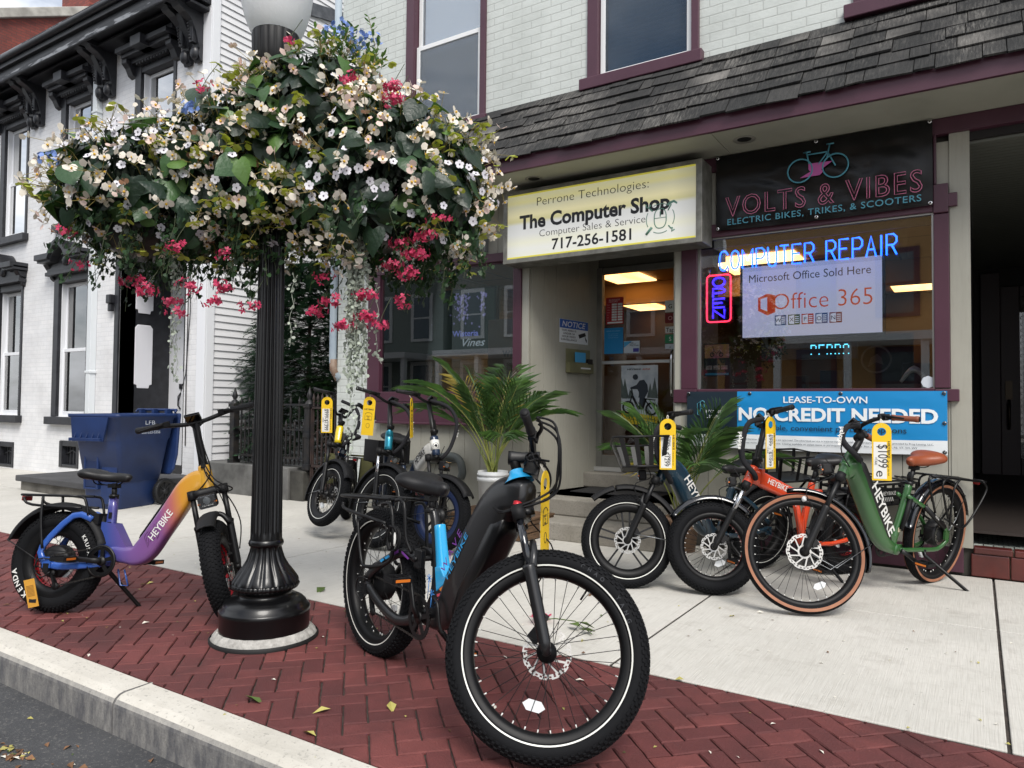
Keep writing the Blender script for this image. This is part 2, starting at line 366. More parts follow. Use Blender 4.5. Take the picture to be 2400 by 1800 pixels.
tag(obj('alley_ground', B().box(-8.9, 6.24, -.3, -6.5, 14, .02), mat('soil', '3a352e', .95, c2='57503f', ns=12, bump=.5)), kind='structure')
# ================================================================ shop building
MAR = mat('maroon_paint', '4e2c3b', .42, c2='452533', ns=3, nlo=.3, nhi=.75, bump=.12, bs=70)
mat('maroon_chip', '8a7f7c', .7)
PAN = None
k = N('grey_board'); k.p.inputs['Roughness'].default_value = .62
co = k.coord((9, 9, .6)); f = k.noise(co, 7, 6, .7); f1 = k.noise(k.coord(), 1.3, 6, .6)
cc = k.mix(k.ramp(f1, (.35, G(0)), (.7, G(1))), hexc('a5a398'), hexc('98968b')); cc = k.mix(k.ramp(f, (.5, G(0)), (.75, G(.25))), cc, hexc('7f7d72')); k.col(cc); k.bump(f, .25, .004); PAN = k.m
mat('groove', '3d3b36', .9)
SBR = brick_mat('shop_brick', 'cbd0cc', 'c7ccc8', 'b6bab6', .23, .079, .006, bst=.5, dirt='a9aea9', rough=.6)
SBR2 = brick_mat('shop_brick_side', 'cfd2ca', 'c8cbc3', 'b4b7ae', .225, .079, .008, axis='yz', bst=.7, dirt='8f8a80')
YF = 6.24
shop = thing('shop_building', 'two storey shop of pale painted brick with maroon trim and grey boarded storefront', 'building', (-3.2, 6.24, 0))
inv = M.Translation(-V(shop.location))
def sp(name, b, mt, **k): b.xf(inv); return obj(name, b, mt, shop, **k)
# upper wall with window holes: built from piers
def wall_holes(b, x0, x1, z0, z1, y0, y1, holes):
    xs = sorted({x0, x1}|{h[0] for h in holes}|{h[1] for h in holes}); zs = sorted({z0, z1}|{h[2] for h in holes}|{h[3] for h in holes})
    for i in range(len(xs)-1):
        run = None
        for j in range(len(zs)-1):
            cx, cz = (xs[i]+xs[i+1])/2, (zs[j]+zs[j+1])/2; solid = not any(h[0] < cx < h[1] and h[2] < cz < h[3] for h in holes)
            if solid: run = (run[0], zs[j+1]) if run else (zs[j], zs[j+1])
            if (not solid or j == len(zs)-2) and run: b.box(xs[i], y0, run[0], xs[i+1], y1, run[1]); run = None
    return b
WIN = [(-5.458, -4.355, 4.27, 6.6), (-3.151, -2.048, 4.36, 6.6), (-.80, .30, 4.40, 6.6)]
b = wall_holes(B(), -6.5, 6, 3.40, 9.0, YF, YF+.3, WIN)
b.box(-6.5, YF, 0, -5.985, YF+.3, 3.40)
sp('brick_wall', b, SBR)
b = B().box(-6.5, YF+.3, 0, -6.2, 14, 9.0); sp('side_wall', b, SBR2)
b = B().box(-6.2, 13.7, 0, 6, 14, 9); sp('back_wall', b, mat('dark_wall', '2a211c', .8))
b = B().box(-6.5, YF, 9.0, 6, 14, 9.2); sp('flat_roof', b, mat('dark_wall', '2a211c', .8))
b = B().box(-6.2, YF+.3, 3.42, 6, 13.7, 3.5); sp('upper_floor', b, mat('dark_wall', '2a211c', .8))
# sash windows
GLU = glass('upper_glass', (.96, .97, .98, 1), .45); WHT = mat('white_vinyl', 'e4e6e6', .35); GL = glass('window_glass', (.93, .95, .96, 1), 1.5); BLD = None
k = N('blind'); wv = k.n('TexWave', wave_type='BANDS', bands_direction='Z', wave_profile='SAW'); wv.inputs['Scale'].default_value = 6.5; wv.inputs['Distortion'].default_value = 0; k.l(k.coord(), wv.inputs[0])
k.col(k.mix(wv.outputs['Fac'], hexc('9cc6ee'), hexc('aed2f3'))); BLD = k.m  # blue sky reflection of the panes is painted into the blind colour
for wi, (x0, x1, z0, z1) in enumerate(WIN):
    t = MAR; fw = .115; y = YF
    b = B().box(x0-.0, y-.03, z0, x0+fw, y+.12, z1).box(x1-.07, y-.03, z0, x1, y+.12, z1); 
    f = sp('window', b, MAR, bevel=.006)
    b = B().box(x0-.065, y-.075, z0-.115, x1+.04, y+.10, z0-.002); c = obj('sill', b.xf(inv), MAR, f, bevel=.008)
    a0, a1 = x0+fw+.006, x1-.07-.006
    b = B()
    for q0, q1, yy, zz0, zz1 in ((a0, a1, y+.02, z0, z0+.99), (a0, a1, y+.055, z0+.95, z1)):
        e = .05; b.box(q0, yy, zz0, q0+e, yy+.033, zz1).box(q1-e, yy, zz0, q1, yy+.033, zz1).box(q0+e, yy, zz0, q1-e, yy+.033, zz0+e).box(q0+e, yy, zz1-e, q1-e, yy+.033, zz1)
    b.box(a0-.004, y+.09, z0, a0+.02, y+.15, z1).box(a1-.02, y+.09, z0, a1+.004, y+.15, z1)
    obj('sash', b.xf(inv), WHT, f, bevel=.004)
    b = B().box(a0+.04, y+.034, z0+.04, a1-.04, y+.038, z0+.96).box(a0+.04, y+.07, z0+.98, a1-.04, y+.074, z1); obj('pane', b.xf(inv), GLU, f)
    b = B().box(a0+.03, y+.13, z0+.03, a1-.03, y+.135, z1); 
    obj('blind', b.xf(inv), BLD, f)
    obj('insect_screen', B().box(a0+.04, y+.027, z0+.04, a1-.04, y+.0275, z0+.95).xf(inv), glass('screen_mesh', (.66, .68, .70, 1), .2), f)
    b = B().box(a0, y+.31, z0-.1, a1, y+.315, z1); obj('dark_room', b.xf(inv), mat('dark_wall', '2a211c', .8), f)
# mansard shingle roof
k = N('shake'); g = k.n('NewGeometry'); k.p.inputs['Roughness'].default_value = .8; k.p.inputs['Specular IOR Level'].default_value = .3
cc = k.ramp(g.outputs['Random Per Island'], (0, hexc('232323')), (.45, hexc('343332')), (.75, hexc('4b4947')), (1, hexc('7c7975')))
f = k.noise(k.coord((26, 3, 3)), 3, 6, .75); cc = k.mix(k.ramp(f, (.46, G(0)), (.7, G(.55))), cc, hexc('a3a09a')); f3 = k.noise(k.coord(), .9, 4, .6); f2 = k.noise(k.coord((40, 2, 2)), 2, 5, .7)
cc = k.mix(k.ramp(f3, (.45, G(.85)), (.62, G(0))), cc, hexc('232425')); cc = k.mix(k.ramp(f2, (.5, G(0)), (.75, G(.7))), cc, hexc('1f1f20')); k.col(cc); k.bump(f, .7, .01); SHK = k.m
y0, z0, y1, z1 = 5.585, 3.50, 6.24, 4.29; dv = V((0, y1-y0, z1-z0)); Ln = dv.length; dv.normalize(); nn = V((0, -dv.z, dv.y)); b = B(); rs = random.Random(11); ex = Ln/6.0
b.add([V((x, y0, z0))+V((0, .05, 0)) for x in (-6.1, 3.5)]+[V((x, y1, z1+.0)) for x in (3.5, -6.1)], [(0, 1, 2, 3)])
for r in range(6):
    x = -6.12-rs.uniform(0, .2)
    while x < 3.4:
        ww = rs.choice((.12, .17, .2, .24, .3, .34))*rs.uniform(.9, 1.1); d0 = r*ex+rs.uniform(-.014, .012)-.03*(r == 0); d1 = min(d0+ex*1.45, Ln+.0); th = rs.uniform(.009, .017); lift = .006+rs.uniform(0, .012); tw = rs.uniform(-.004, .004)
        P = lambda u, d, h: V((u, y0, z0))+dv*d+nn*h
        a, c = x+.003, x+ww-.003
        vs = [P(a, d0, lift+tw), P(c, d0, lift-tw), P(c, d1, .0), P(a, d1, .0), P(a, d0, lift+th+tw), P(c, d0+rs.uniform(-.006, .006), lift+th-tw), P(c, d1, .004), P(a, d1, .004)]
        b.add(vs, [(0, 3, 2, 1), (4, 5, 6, 7), (0, 1, 5, 4), (1, 2, 6, 5), (2, 3, 7, 6), (3, 0, 4, 7)]); x += ww
sp('shingle_roof', b, SHK)
SOF = mat('soffit_paint', 'a9aa9d', .6, c2='9c9d90', ns=2)
b = B().box(-6.1, 5.60, 3.368, 3.5, 5.632, 3.506); sp('fascia', b, MAR, bevel=.004)
b = B()
for x0, x1 in ((-6.1, -4.05), (-4.045, -1.76), (-1.755, .3), (.305, 3.5)): b.box(x0, 5.634, 3.372, x1, 6.24, 3.385)
sp('soffit', b, SOF)
for x in (-1.567, -3.551, -5.4, .4):
    b = B().lathe([(.058, 0), (.085, -.004), (.085, .004), (.06, .004), (.055, .06), (0, .06)], (x, 5.9, 3.369), 24); f = sp('recessed_light', b, mat('fixture_trim', '8d8c84', .4))
    obj('dark_socket', B().lathe([(.056, .0022), (0, .0022)], (x, 5.9, 3.369), 24).xf(inv), mat('black_plain', '0c0c0d', .6), f)
# ---- storefront boards (vertical grooves), posts and trims
def boards(b, x0, x1, z0, z1, y, pitch=.2, t=.02, g=.004):
    x = x0
    while x < x1-1e-4: xe = min(x+pitch, x1); b.box(x+g/2, y, z0, xe-g/2, y+t, z1); x = xe
b = B()
boards(b, -5.985, -3.795, .02, 1.02, YF); boards(b, -5.985, -3.88, 2.78, 3.372, YF); boards(b, -2.266, -.03, .20, 1.26, YF, .298); boards(b, -2.2, -1.9, 2.79, 3.25, YF, .1)
b.box(-.16, YF-.006, .20, -.03, YF+.06, 3.25).box(-3.876, YF-.012, .30, -3.795, YF+.02, 3.372).box(-2.266, YF-.012, .32, -2.204, YF+.05, 3.372)
b.box(-.26, YF+.004, .9, -.16, YF+.05, 3.2)
sp('board_cladding', b, PAN, bevel=.002)
b = B().mk().box(-5.985, YF+.022, 0, -3.795, YF+.06, 1.3).mk().box(-5.985, YF+.022, 2.7, -3.795, YF+.06, 3.4).mk().box(-2.266, YF+.022, 0, -.03, YF+.06, 1.3).mk().box(-2.266, YF+.052, 2.6, -.03, YF+.08, 3.4); sp('backing', b, mat('groove', '3d3b36', .9))
b = B()
b.mk().box(-5.985, YF-.03, 1.24, -5.80, YF+.05, 2.69).mk().box(-3.974, YF-.03, 1.35, -3.878, YF+.05, 2.69)          # left window
b.mk().box(-5.985, YF-.034, 2.69, -3.88, YF+.05, 2.78).mk().box(-5.985, YF-.06, 1.235, -3.88, YF+.05, 1.345)
b.mk().box(-2.203, YF-.03, 1.36, -2.06, YF+.05, 3.25).mk().box(-.262, YF-.03, 1.36, -.162, YF+.05, 2.655)              # right window
b.mk().box(-2.06, YF-.028, 2.675, -.262, YF+.05, 2.79).mk().box(-.262, YF-.036, 2.70, -.108, YF, 2.80).box(-.262, YF-.042, 2.66, -.165, YF, 2.875)
b.mk().box(-2.06, YF-.026, 1.30, -.262, YF+.05, 1.36).mk().box(-2.27, YF-.036, 1.24, -2.062, YF, 1.358).mk().box(-.26, YF-.04, 1.262, -.106, YF, 1.352).box(-.262, YF-.042, 1.20, -.19, YF, 1.262)
sp('window_trim', b, MAR, bevel=.005); b = B().prism([(-5.80, 1.0), (-3.95, 1.0), (-3.92, 1.233), (-5.86, 1.233)], 0, .055, (0, YF, 0)).box(-5.81, YF-.075, .985, -3.95, YF, 1.01); sp('window_apron', b, MAR, bevel=.005)
sp('header_board', B().box(-2.203, YF-.03, 3.25, 3.4, YF+.05, 3.371), MAR, bevel=.005); sp('post_trim', B().box(-.26, YF-.032, 2.88, -.24, YF+.03, 3.249), MAR, bevel=.005); sp('base_board', B().box(-1.6, YF-.02, .02, -.09, YF+.02, .20), MAR, bevel=.005)

# base plinth
sp('plinth', B().box(-5.985, YF+.0, 0, -3.8, YF+.02, .02).box(-.045, YF+.03, 0, -.03, YF+.1, 3.25), mat('plinth_grey', '77756d', .8))
# ---- windows
b = B().box(-5.80, YF+.012, 1.345, -3.974, YF+.018, 2.69); f = sp('shop_window', b, GL)
b = B().box(-5.80, YF-.004, 1.345, -5.785, YF+.03, 2.69).box(-3.99, YF-.004, 1.345, -3.974, YF+.03, 2.69).box(-5.785, YF-.004, 2.672, -3.99, YF+.03, 2.69); obj('glazing_bead', b.xf(inv), MAR, f)
b = B().box(-2.06, YF+.012, 1.36, -.262, YF+.018, 2.675); f = sp('shop_window', b, GL)
b = B().box(-2.06, YF-.006, 1.36, -2.04, YF+.03, 2.675).box(-.275, YF-.006, 1.36, -.262, YF+.03, 2.675).box(-2.04, YF-.006, 2.662, -.275, YF+.03, 2.675); obj('glazing_bead', b.xf(inv), mat('alu', 'a9aaa8', .35, .8), f)
# ---- entry recess
b = B(); XS = -3.79; n_ = 6; ye = 7.46; xe = -3.60
for i in range(n_):
    t0, t1 = i/n_, (i+1)/n_; p0 = V((XS+(xe-XS)*t0, YF+.03+(ye-YF-.03)*t0, 0)); p1 = V((XS+(xe-XS)*t1, YF+.03+(ye-YF-.03)*t1, 0)); d = (p1-p0).normalized()*.0025; z0, z1 = .32, 3.1
    q = V((-.03, 0, 0)); vs = [p0+d, p1-d, p1-d+q, p0+d+q]; b.add([(v.x, v.y, z) for z in (z0, z1) for v in vs], [(0, 1, 5, 4), (1, 2, 6, 5), (2, 3, 7, 6), (3, 0, 4, 7), (4, 5, 6, 7)])
sp('recess_wall', b, PAN)
b = B().box(-3.9, YF+.02, 3.1, -2.2, 7.6, 3.15); sp('recess_ceiling', b, mat('recess_dark', '5c5b54', .7))
b = B().box(-2.30, YF+.05, .32, -2.25, 7.46, 3.1); sp('recess_wall', b, PAN)
b = B().mk().box(-3.86, YF+.03, 0, -3.83, 7.6, 3.3).mk().box(-3.7, 7.52, 2.72, -2.2, 7.56, 3.2); sp('backing', b, mat('groove', '3d3b36', .9))
b = B().box(-3.64, 7.43, 2.76, -2.3, 7.5, 3.1); sp('transom', b, mat('recess_dark', '5c5b54', .7))
# steps
k = N('step_concrete'); co = k.coord(); f1 = k.noise(co, 2.2, 8, .7); f2 = k.noise(co, 70, 4, .7); k.p.inputs['Roughness'].default_value = .9
cc = k.mix(k.ramp(f1, (.35, G(0)), (.68, G(1))), hexc('99958c'), hexc('7b766d')); cc = k.mix(k.ramp(f2, (.52, G(0)), (.72, G(.55))), cc, hexc('5b574f')); k.col(cc); k.bump(f2, .6, .006); STP = k.m
st = thing('front_steps', 'worn grey concrete steps rising into the shop entrance', 'steps', (-2.9, 5.9, 0)); iv2 = M.Translation(-V(st.location))
for nm, q in (('step', (-3.76, 5.72, -.005, -2.12, 6.24, .16)), ('landing', (-3.79, 6.10, .161, -2.25, 7.18, .32)), ('step', (-3.70, 7.17, .321, -2.3, 7.6, .48))): obj(nm, B().box(*q).xf(iv2), STP, st, bevel=.014)
mb = B().box(-3.52, 6.62, .323, -2.6, 7.14, .333); tag(obj('door_mat', mb, mat('rubber_mat', '17171a', .9, bump=.6, bs=140), bevel=.003), 'thin black rubber mat on the landing before the shop door', 'mat')
# ---- door
AL = mat('door_aluminium', '8d8c86', .45, .5, c2='7b7a74', ns=5)
dr = thing('shop_door', 'aluminium framed glass door with push bar and posters', 'door', (-3.0, 7.45, .48)); iv3 = M.Translation(-V(dr.location))
b = B().box(-3.64, 7.40, .485, -3.545, 7.47, 2.76).box(-2.62, 7.40, .485, -2.52, 7.47, 2.76).box(-3.545, 7.41, 2.69, -2.62, 7.47, 2.76).box(-3.545, 7.405, .485, -2.62, 7.47, .66); obj('frame', b.xf(iv3), AL, dr, bevel=.004)
obj('pane', B().box(-3.545, 7.435, .66, -2.62, 7.44, 2.69).xf(iv3), glass('door_glass', (.9, .91, .92, 1), .8), dr)
obj('push_bar', B().box(-3.54, 7.40, 1.675, -2.625, 7.43, 1.71).xf(iv3), mat('bright_metal', 'cfd0d0', .3, .6), dr, bevel=.004)
obj('handle', B().tube([(-2.69, 7.40, 1.80), (-2.69, 7.30, 1.75), (-2.69, 7.30, 1.36), (-2.69, 7.40, 1.31)], .017, 10, cr=6).xf(iv3), mat('chrome', 'd5d6d8', .12, 1), dr)
obj('hinge', B().lathe([(.012, 0), (.012, .16)], (-3.64, 7.395, .62), 10).lathe([(.012, 0), (.012, .16)], (-3.64, 7.395, 2.2), 10).xf(iv3), AL, dr)
obj('kick_plate', B().box(-3.66, 7.36, .485, -2.5, 7.40, .53).xf(iv3), mat('bright_metal', 'cfd0d0', .3, .6), dr)
# ---- interior room (seen through the glass)
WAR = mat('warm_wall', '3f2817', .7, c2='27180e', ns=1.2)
b = B().box(-6.2, 12.9, .3, 3, 13.0, 3.1) 
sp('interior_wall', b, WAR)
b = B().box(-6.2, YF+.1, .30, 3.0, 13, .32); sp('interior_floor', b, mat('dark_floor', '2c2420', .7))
k = N('ceiling_tile'); br = k.n('TexBrick'); br.offset = 0; br.inputs['Scale'].default_value = 1; br.inputs['Brick Width'].default_value = .61; br.inputs['Row Height'].default_value = 1.22; br.inputs['Mortar Size'].default_value = .014
br.inputs['Color1'].default_value = hexc('b98f5a'); br.inputs['Color2'].default_value = hexc('b0864f'); br.inputs['Mortar'].default_value = hexc('6b4c2a'); k.l(k.coord(), br.inputs[0]); k.col(br.outputs[0]); CEI = k.m
b = B().box(-6.2, 7.56, 3.02, -.05, 13, 3.06).box(-6.2, YF+.09, 3.02, -3.9, 7.56, 3.06).box(-2.24, YF+.09, 3.02, -.05, 7.56, 3.06); sp('interior_ceiling', b, CEI)
b = B().box(-6.2, 9.95, 2.72, -.05, 10.05, 3.02); sp('interior_beam', b, mat('warm_beam', 'b58a55', .7))
LIT = mat('light_panel', 'ffcf8a', .5, c2='ffb763', ns=3, stretch=(1, .2, 1), emit=3.2)
for x0, y0, x1, y1 in ((-4.42, 9.1, -3.82, 9.75), (-5.3, 11.55, -4.72, 12.7), (-1.05, 11.2, -.08, 12.5), (-2.75, 8.7, -1.75, 9.85), (-4.6, 8.2, -3.98, 8.5)):
    sp('light_panel', B().box(x0, y0, 2.995, x1, y1, 3.015), LIT)
b = B().box(-.09, YF+.08, .22, -.045, 13, 3.1); sp('partition', b, mat('dark_wall', '2a211c', .8))
# ---- window displays
def panel(name, label, cat, x0, x1, z0, z1, y, mt, th=.03, bez=None, parts=()):
    t = thing(name, label, cat, ((x0+x1)/2, y, z0)); iv = M.Translation(-V(t.location))
    obj('screen' if bez else 'sheet', B().box(x0, y, z0, x1, y+th, z1).xf(iv), mt, t)
    if bez: e = .02; obj('bezel', B().box(x0-e, y-.008, z0-e, x0, y+th+.03, z1+e).box(x1, y-.008, z0-e, x1+e, y+th+.03, z1+e).box(x0, y-.008, z0-e, x1, y+th+.03, z0).box(x0, y-.008, z1, x1, y+th+.03, z1+e).box(x0, y+th+.001, z0, x1, y+th+.03, z1).xf(iv), bez, t)
    for nm, bb, m_ in parts: obj(nm, bb.xf(iv), m_, t)
    return t
BLK = mat('black_plain', '0c0c0d', .6); INK = mat('ink', '1c1c20', .6)
def em(nm, c, s): return mat(nm, c, .5, emit=s)
# office screen
yy = 6.69; x0, x1, z0, z1 = -1.794, -.652, 1.836, 2.478
b1 = B().txt('Microsoft Office Sold Here', (-1.235, yy, 2.335), h=.07, w=1.0)
org = em('screen_orange', 'c2401c', .42)
b2 = B().txt('Office 365', (-1.125, yy, 2.075), h=.145, w=.80, off=-.012).prism([(-1.655, 2.075), (-1.655, 2.19), (-1.575, 2.225), (-1.505, 2.205), (-1.505, 2.055), (-1.575, 2.03)], 0, .002, (0, yy, 0))
b3 = B().prism([(-1.632, 2.092), (-1.632, 2.178), (-1.575, 2.195), (-1.575, 2.066)], -.0, .004, (0, yy, 0))
scr = em('screen_white', 'c6cce4', .42)
pts = [('lettering', b1, em('screen_ink', '2a2a34', .1)), ('logo', b2, org), ('logo_inset', b3, scr)]
for i, (c, ch) in enumerate((('1e3f72', 'W'), ('27502a', 'X'), ('b23420', 'P'), ('22437a', 'O'), ('6e2230', 'N'))):
    xa = -1.51+i*.113; q = B().prism([(xa, 1.935), (xa+.098, 1.935), (xa+.098, 2.025), (xa, 2.025)], 0, .002, (0, yy, 0)); pts.append(('icon', q, em('icon'+c, c, .35)))
    q = B().prism([(xa+.008, 1.946), (xa+.052, 1.94), (xa+.052, 2.02), (xa+.008, 2.013)], .002, .003, (0, yy, 0)); pts.append(('icon_page', q, em('icon_page', 'd5dae8', .4)))
    q = B().txt(ch, (xa+.03, yy-.0035, 1.963), h=.035); pts.append(('icon_letter', q, em('icon_ink', '20242c', .05)))
    q = B()
    for j in range(4): q.box(xa+.058, yy-.003, 1.95+j*.017, xa+.09, yy-.0005, 1.958+j*.017)
    pts.append(('icon_lines', q, em('icon_page', 'd5dae8', .4)))
panel('display_screen', 'lit screen advertising office software inside the right shop window', 'screen', x0, x1, z0, z1, yy+.002, scr, bez=BLK, parts=pts)
# wisteria screen
x0, x1, z0, z1 = -5.75, -4.46, 1.80, 2.50; yy = 6.60
b1 = B().txt('Wisteria', (-4.86, yy, 1.98), h=.065, w=.36, off=.012); b2 = B().txt('Vines', (-4.74, yy, 1.865), h=.085, w=.31, shear=.35, off=.008)
rv = random.Random(5); q = B()
for i in range(150):
    cx = rv.choice((-5.55, -5.42, -5.0, -4.92, -4.84, -4.62))+rv.gauss(0, .035); z = 2.47-abs(rv.gauss(0, .2)); s_ = rv.uniform(.008, .02)
    if z > 2.05: q.prism([(cx-s_, z), (cx, z-s_*1.6), (cx+s_, z), (cx, z+s_*.7)], 0, .001, (0, yy, 0))
panel('display_screen', 'dark screen with wisteria picture inside the left shop window', 'screen', x0, x1, z0, z1, yy+.002, em('screen_dark', '2c3a34', .12), bez=BLK,
      parts=[('lettering', b1, em('screen_violet', '7d88d8', .5)), ('lettering', b2, em('screen_pale', 'b8c4cc', .4)), ('picture', q, em('screen_lilac', '8f8cc0', .3))])
q = B(); 
for t_, z in (('SI', 1.93), ('with', 1.72), ('us', 1.55), ('on', 1.40)): q.txt(t_, (-4.0, 6.41, z), h=.09, al='R', off=.02)
panel('poster', 'beige poster with heavy black words inside the left shop window', 'poster', -4.42, -3.98, 1.30, 2.12, 6.42, mat('beige_paper', '9d8672', .7), .004, parts=[('lettering', q, INK)])
# LED message board
q = B(); rv = random.Random(2); LET = {'P': ['11110', '10001', '10001', '11110', '10000', '10000', '10000'], 'E': ['11111', '10000', '10000', '11110', '10000', '10000', '11111'], 'R': ['11110', '10001', '10001', '11110', '10100', '10010', '10001'], 'O': ['01110', '10001', '10001', '10001', '10001', '10001', '01110']}
yy = 6.44; d = .0078
for i, ch in enumerate('PERRO'):
    for r, row in enumerate(LET[ch][:4]+LET[ch][5:6]):
        for c_, bit in enumerate(row):
            if bit == '1' and r != 3: q.box(-1.165+i*.062+c_*.0095, yy-.004, 1.722-r*.0115-(.028 if r > 3 else 0), -1.165+i*.062+c_*.0095+d, yy, 1.730-r*.0115-(.028 if r > 3 else 0))
panel('message_board', 'black LED message board with cyan letters hanging in the right shop window', 'sign', -1.566, -.81, 1.612, 1.742, yy+.001, mat('led_black', '23262a', .5, bump=.8, bs=200), .04, parts=[('lit_letters', q, em('led_cyan', '5fd0f0', 2.2))])
# seal sticker
tag(obj('window_sticker', B().lathe([(0, -.003), (.045, -.003), (.047, 0)], (-.306, YF+.006, 1.405), 8, axis='y', smooth=False), mat('sticker', 'c9d0d8', .4)), 'octagonal white alarm sticker in the lower corner of the right shop window', 'sticker')
# poster with bicycle, left corner of window
q1 = B().prism([(-2.005, 1.63), (-1.793, 1.63), (-1.793, 1.748), (-2.005, 1.748)], 0, .001, (0, 6.261, 0)); q2 = B().lathe([(.012, 0), (.02, 0)], (-1.94, 6.2595, 1.66), 16, 'y').lathe([(.012, 0), (.02, 0)], (-1.862, 6.2595, 1.66), 16, 'y').tube([(-1.94, 6.259, 1.66), (-1.925, 6.259, 1.70), (-1.90, 6.259, 1.665), (-1.872, 6.259, 1.70), (-1.862, 6.259, 1.66)], .004, 4).tube([(-1.925, 6.259, 1.695), (-1.935, 6.259, 1.735)], .003, 4)
q3 = B().prism([(-2.0, 1.482), (-1.797, 1.482), (-1.797, 1.50), (-2.0, 1.50)], 0, .001, (0, 6.261, 0)); q4 = B()
for i in range(3): q4.prism([(-1.995+i*.066, 1.53), (-1.94+i*.066, 1.53), (-1.94+i*.066, 1.565), (-1.995+i*.066, 1.565)], 0, .001, (0, 6.261, 0))
panel('poster', 'small poster of a bicycle against a pink sunset in the window corner', 'poster', -2.014, -1.784, 1.471, 1.758, 6.262, mat('poster_dark', '23242c', .4), .003, parts=[('picture', q1, mat('pink_sunset', 'd06a96', .4, c2='e8b25a', ns=9)), ('bicycle', q2, INK), ('blue_band', q3, mat('cyan_print', '3aa6cc', .4)), ('photos', q4, mat('photo_print', '9a6f66', .4, c2='d8d0c8', ns=40))])
# dim shop furniture
t = thing('counter', 'dim wooden counter with shelves inside the shop', 'counter', (-1.1, 8.2, .32)); iv = M.Translation(-V(t.location))
obj('top', B().box(-2.1, 7.7, 1.30, -.2, 8.4, 1.36).xf(iv), mat('wood_dark', '4c3018', .5, c2='33200f', ns=6), t, bevel=.005); obj('front', B().box(-2.1, 7.8, .32, -.2, 8.4, 1.30).xf(iv), mat('wood_dark', '4c3018', .5), t)
for i, (x, y, z, c) in enumerate(((-1.72, 7.9, 1.36, '3a2c24'), (-1.35, 7.95, 1.36, '203a55'), (-.6, 7.85, 1.36, '2d2a28'))):
    tag(obj('carton', B().box(x, y, z, x+.24, y+.2, z+.18+.05*i), mat('carton'+str(i), c, .7), bevel=.004), ('brown', 'blue', 'black')[i]+' box standing on the shop counter', 'box')
t = thing('bicycle_helmet', 'pale bicycle helmet with dark vents on display inside the window', 'helmet', (-.42, 6.6, 1.40)); q = B()
for a in range(5): aa = -.9+a*.45; q.tube([(-.09+.0*a, .055*sin(aa*1.2), .02), (0, .075*sin(aa), .12*cos(aa*.6)+.01), (.1, .055*sin(aa*1.2), .02)], [.012, .02, .012], 8, cr=5)
obj('shell', q, mat('helmet_white', 'c2bfb4', .4), t); obj('inner_liner', B().sphere((0, 0, .03), .085, sc=(1.1, .85, .9)), BLK, t)
b_ = B().box(-.7, 6.45, 1.30, -.25, 6.8, 1.40); tag(obj('window_shelf', b_, mat('wood_dark', '4c3018', .5)), 'dark shelf behind the glass at the right end of the shop window', 'shelf')
b_ = B().txt('EPIC', (-1.05, 8.59, 1.68), h=.0) if 0 else None
t = thing('poster', 'black poster with a rider emblem on the wall deep in the shop', 'poster', (-.95, 8.6, 1.45)); obj('sheet', B().box(-.35, 0, 0, .4, .01, .55), mat('poster_black', '1a1a1c', .6), t)
obj('emblem', B().lathe([(.13, 0), (.15, 0)], (.05, -.004, .28), 24, 'y').prism([(-.03, .2), (.05, .25), (.12, .22), (.1, .3), (.06, .34), (.0, .3)], 0, .002, (0, -.002, 0)), mat('emblem_grey', '9a9a96', .6), t)
# ================================================================ signs and banners
def banner_mesh(x0, x1, z0, z1, y, amp, nx=60, nz=24, seed=0, cut=None):
    b = B(); vs = []
    for j in range(nz+1):
        for i in range(nx+1):
            u, v = i/nx, j/nz; e = min(1, 6*min(u, 1-u, v, 1-v)+.15)
            d = noise.fractal(V((u*3.2+v*1.4+seed, v*1.2-u*1.5, seed)), .8, 2, 3)*amp*e
            vs.append((x0+(x1-x0)*u, y-abs(d)-.002, z0+(z1-z0)*v-(.012*sin(pi*u)*(1-v) if amp > .006 else 0)))
    fs = [(j*(nx+1)+i, j*(nx+1)+i+1, (j+1)*(nx+1)+i+1, (j+1)*(nx+1)+i) for j in range(nz) for i in range(nx)]
    mi = [0]*len(fs)
    if cut:
        for q, f in enumerate(fs):
            c = sum((V(vs[i]) for i in f), V())/4; mi[q] = cut(c.x, c.z)
    b.add(vs, fs, True); b.mi = mi; return b
def grommets(pts, y):
    b = B()
    for x, z in pts: b.mk().lathe([(.006, -.004), (.014, -.004), (.015, 0)], (x, y, z), 14, 'y')
    return b
# lightbox sign
sg = thing('lightbox_sign', 'backlit pale yellow sign of the computer shop above the entrance', 'sign', (-2.93, 6.0, 2.63)); iv = M.Translation(-V(sg.location))
k = N('lit_sign_face'); gm = k.n('NewGeometry'); s_ = k.n('SeparateXYZ'); k.l(gm.outputs['Position'], s_.inputs[0])
r1 = k.n('MapRange'); r1.inputs[1].default_value = 2.62; r1.inputs[2].default_value = 3.27; k.l(s_.outputs['Z'], r1.inputs[0])
# tubes glow through the acrylic in soft bands
cc = k.ramp(r1.outputs[0], (0, hexc('e3e2d2')), (.16, hexc('e6e6e2')), (.25, hexc('e9e7cf')), (.38, hexc('d9d9d9')), (.52, hexc('d3d4d4')), (.575, hexc('c9c07a')), (.66, hexc('ddd29a')), (.80, hexc('b9b593')), (.86, hexc('c3ba72')), (1, hexc('b5b49b')))
rx = k.n('MapRange'); rx.inputs[1].default_value = -3.9; rx.inputs[2].default_value = -1.96; k.l(s_.outputs['X'], rx.inputs[0])
ed = k.ramp(rx.outputs[0], (0, G(.8)), (.09, G(1)), (.88, G(1)), (1, G(.55))); cc = k.mix(1.0, cc, ed, 'MULTIPLY')
k.col(hexc('8f8f86')); k.l(cc, k.p.inputs['Emission Color']); k.p.inputs['Emission Strength'].default_value = .47; k.p.inputs['Roughness'].default_value = .3; FACE = k.m
yf = 5.955
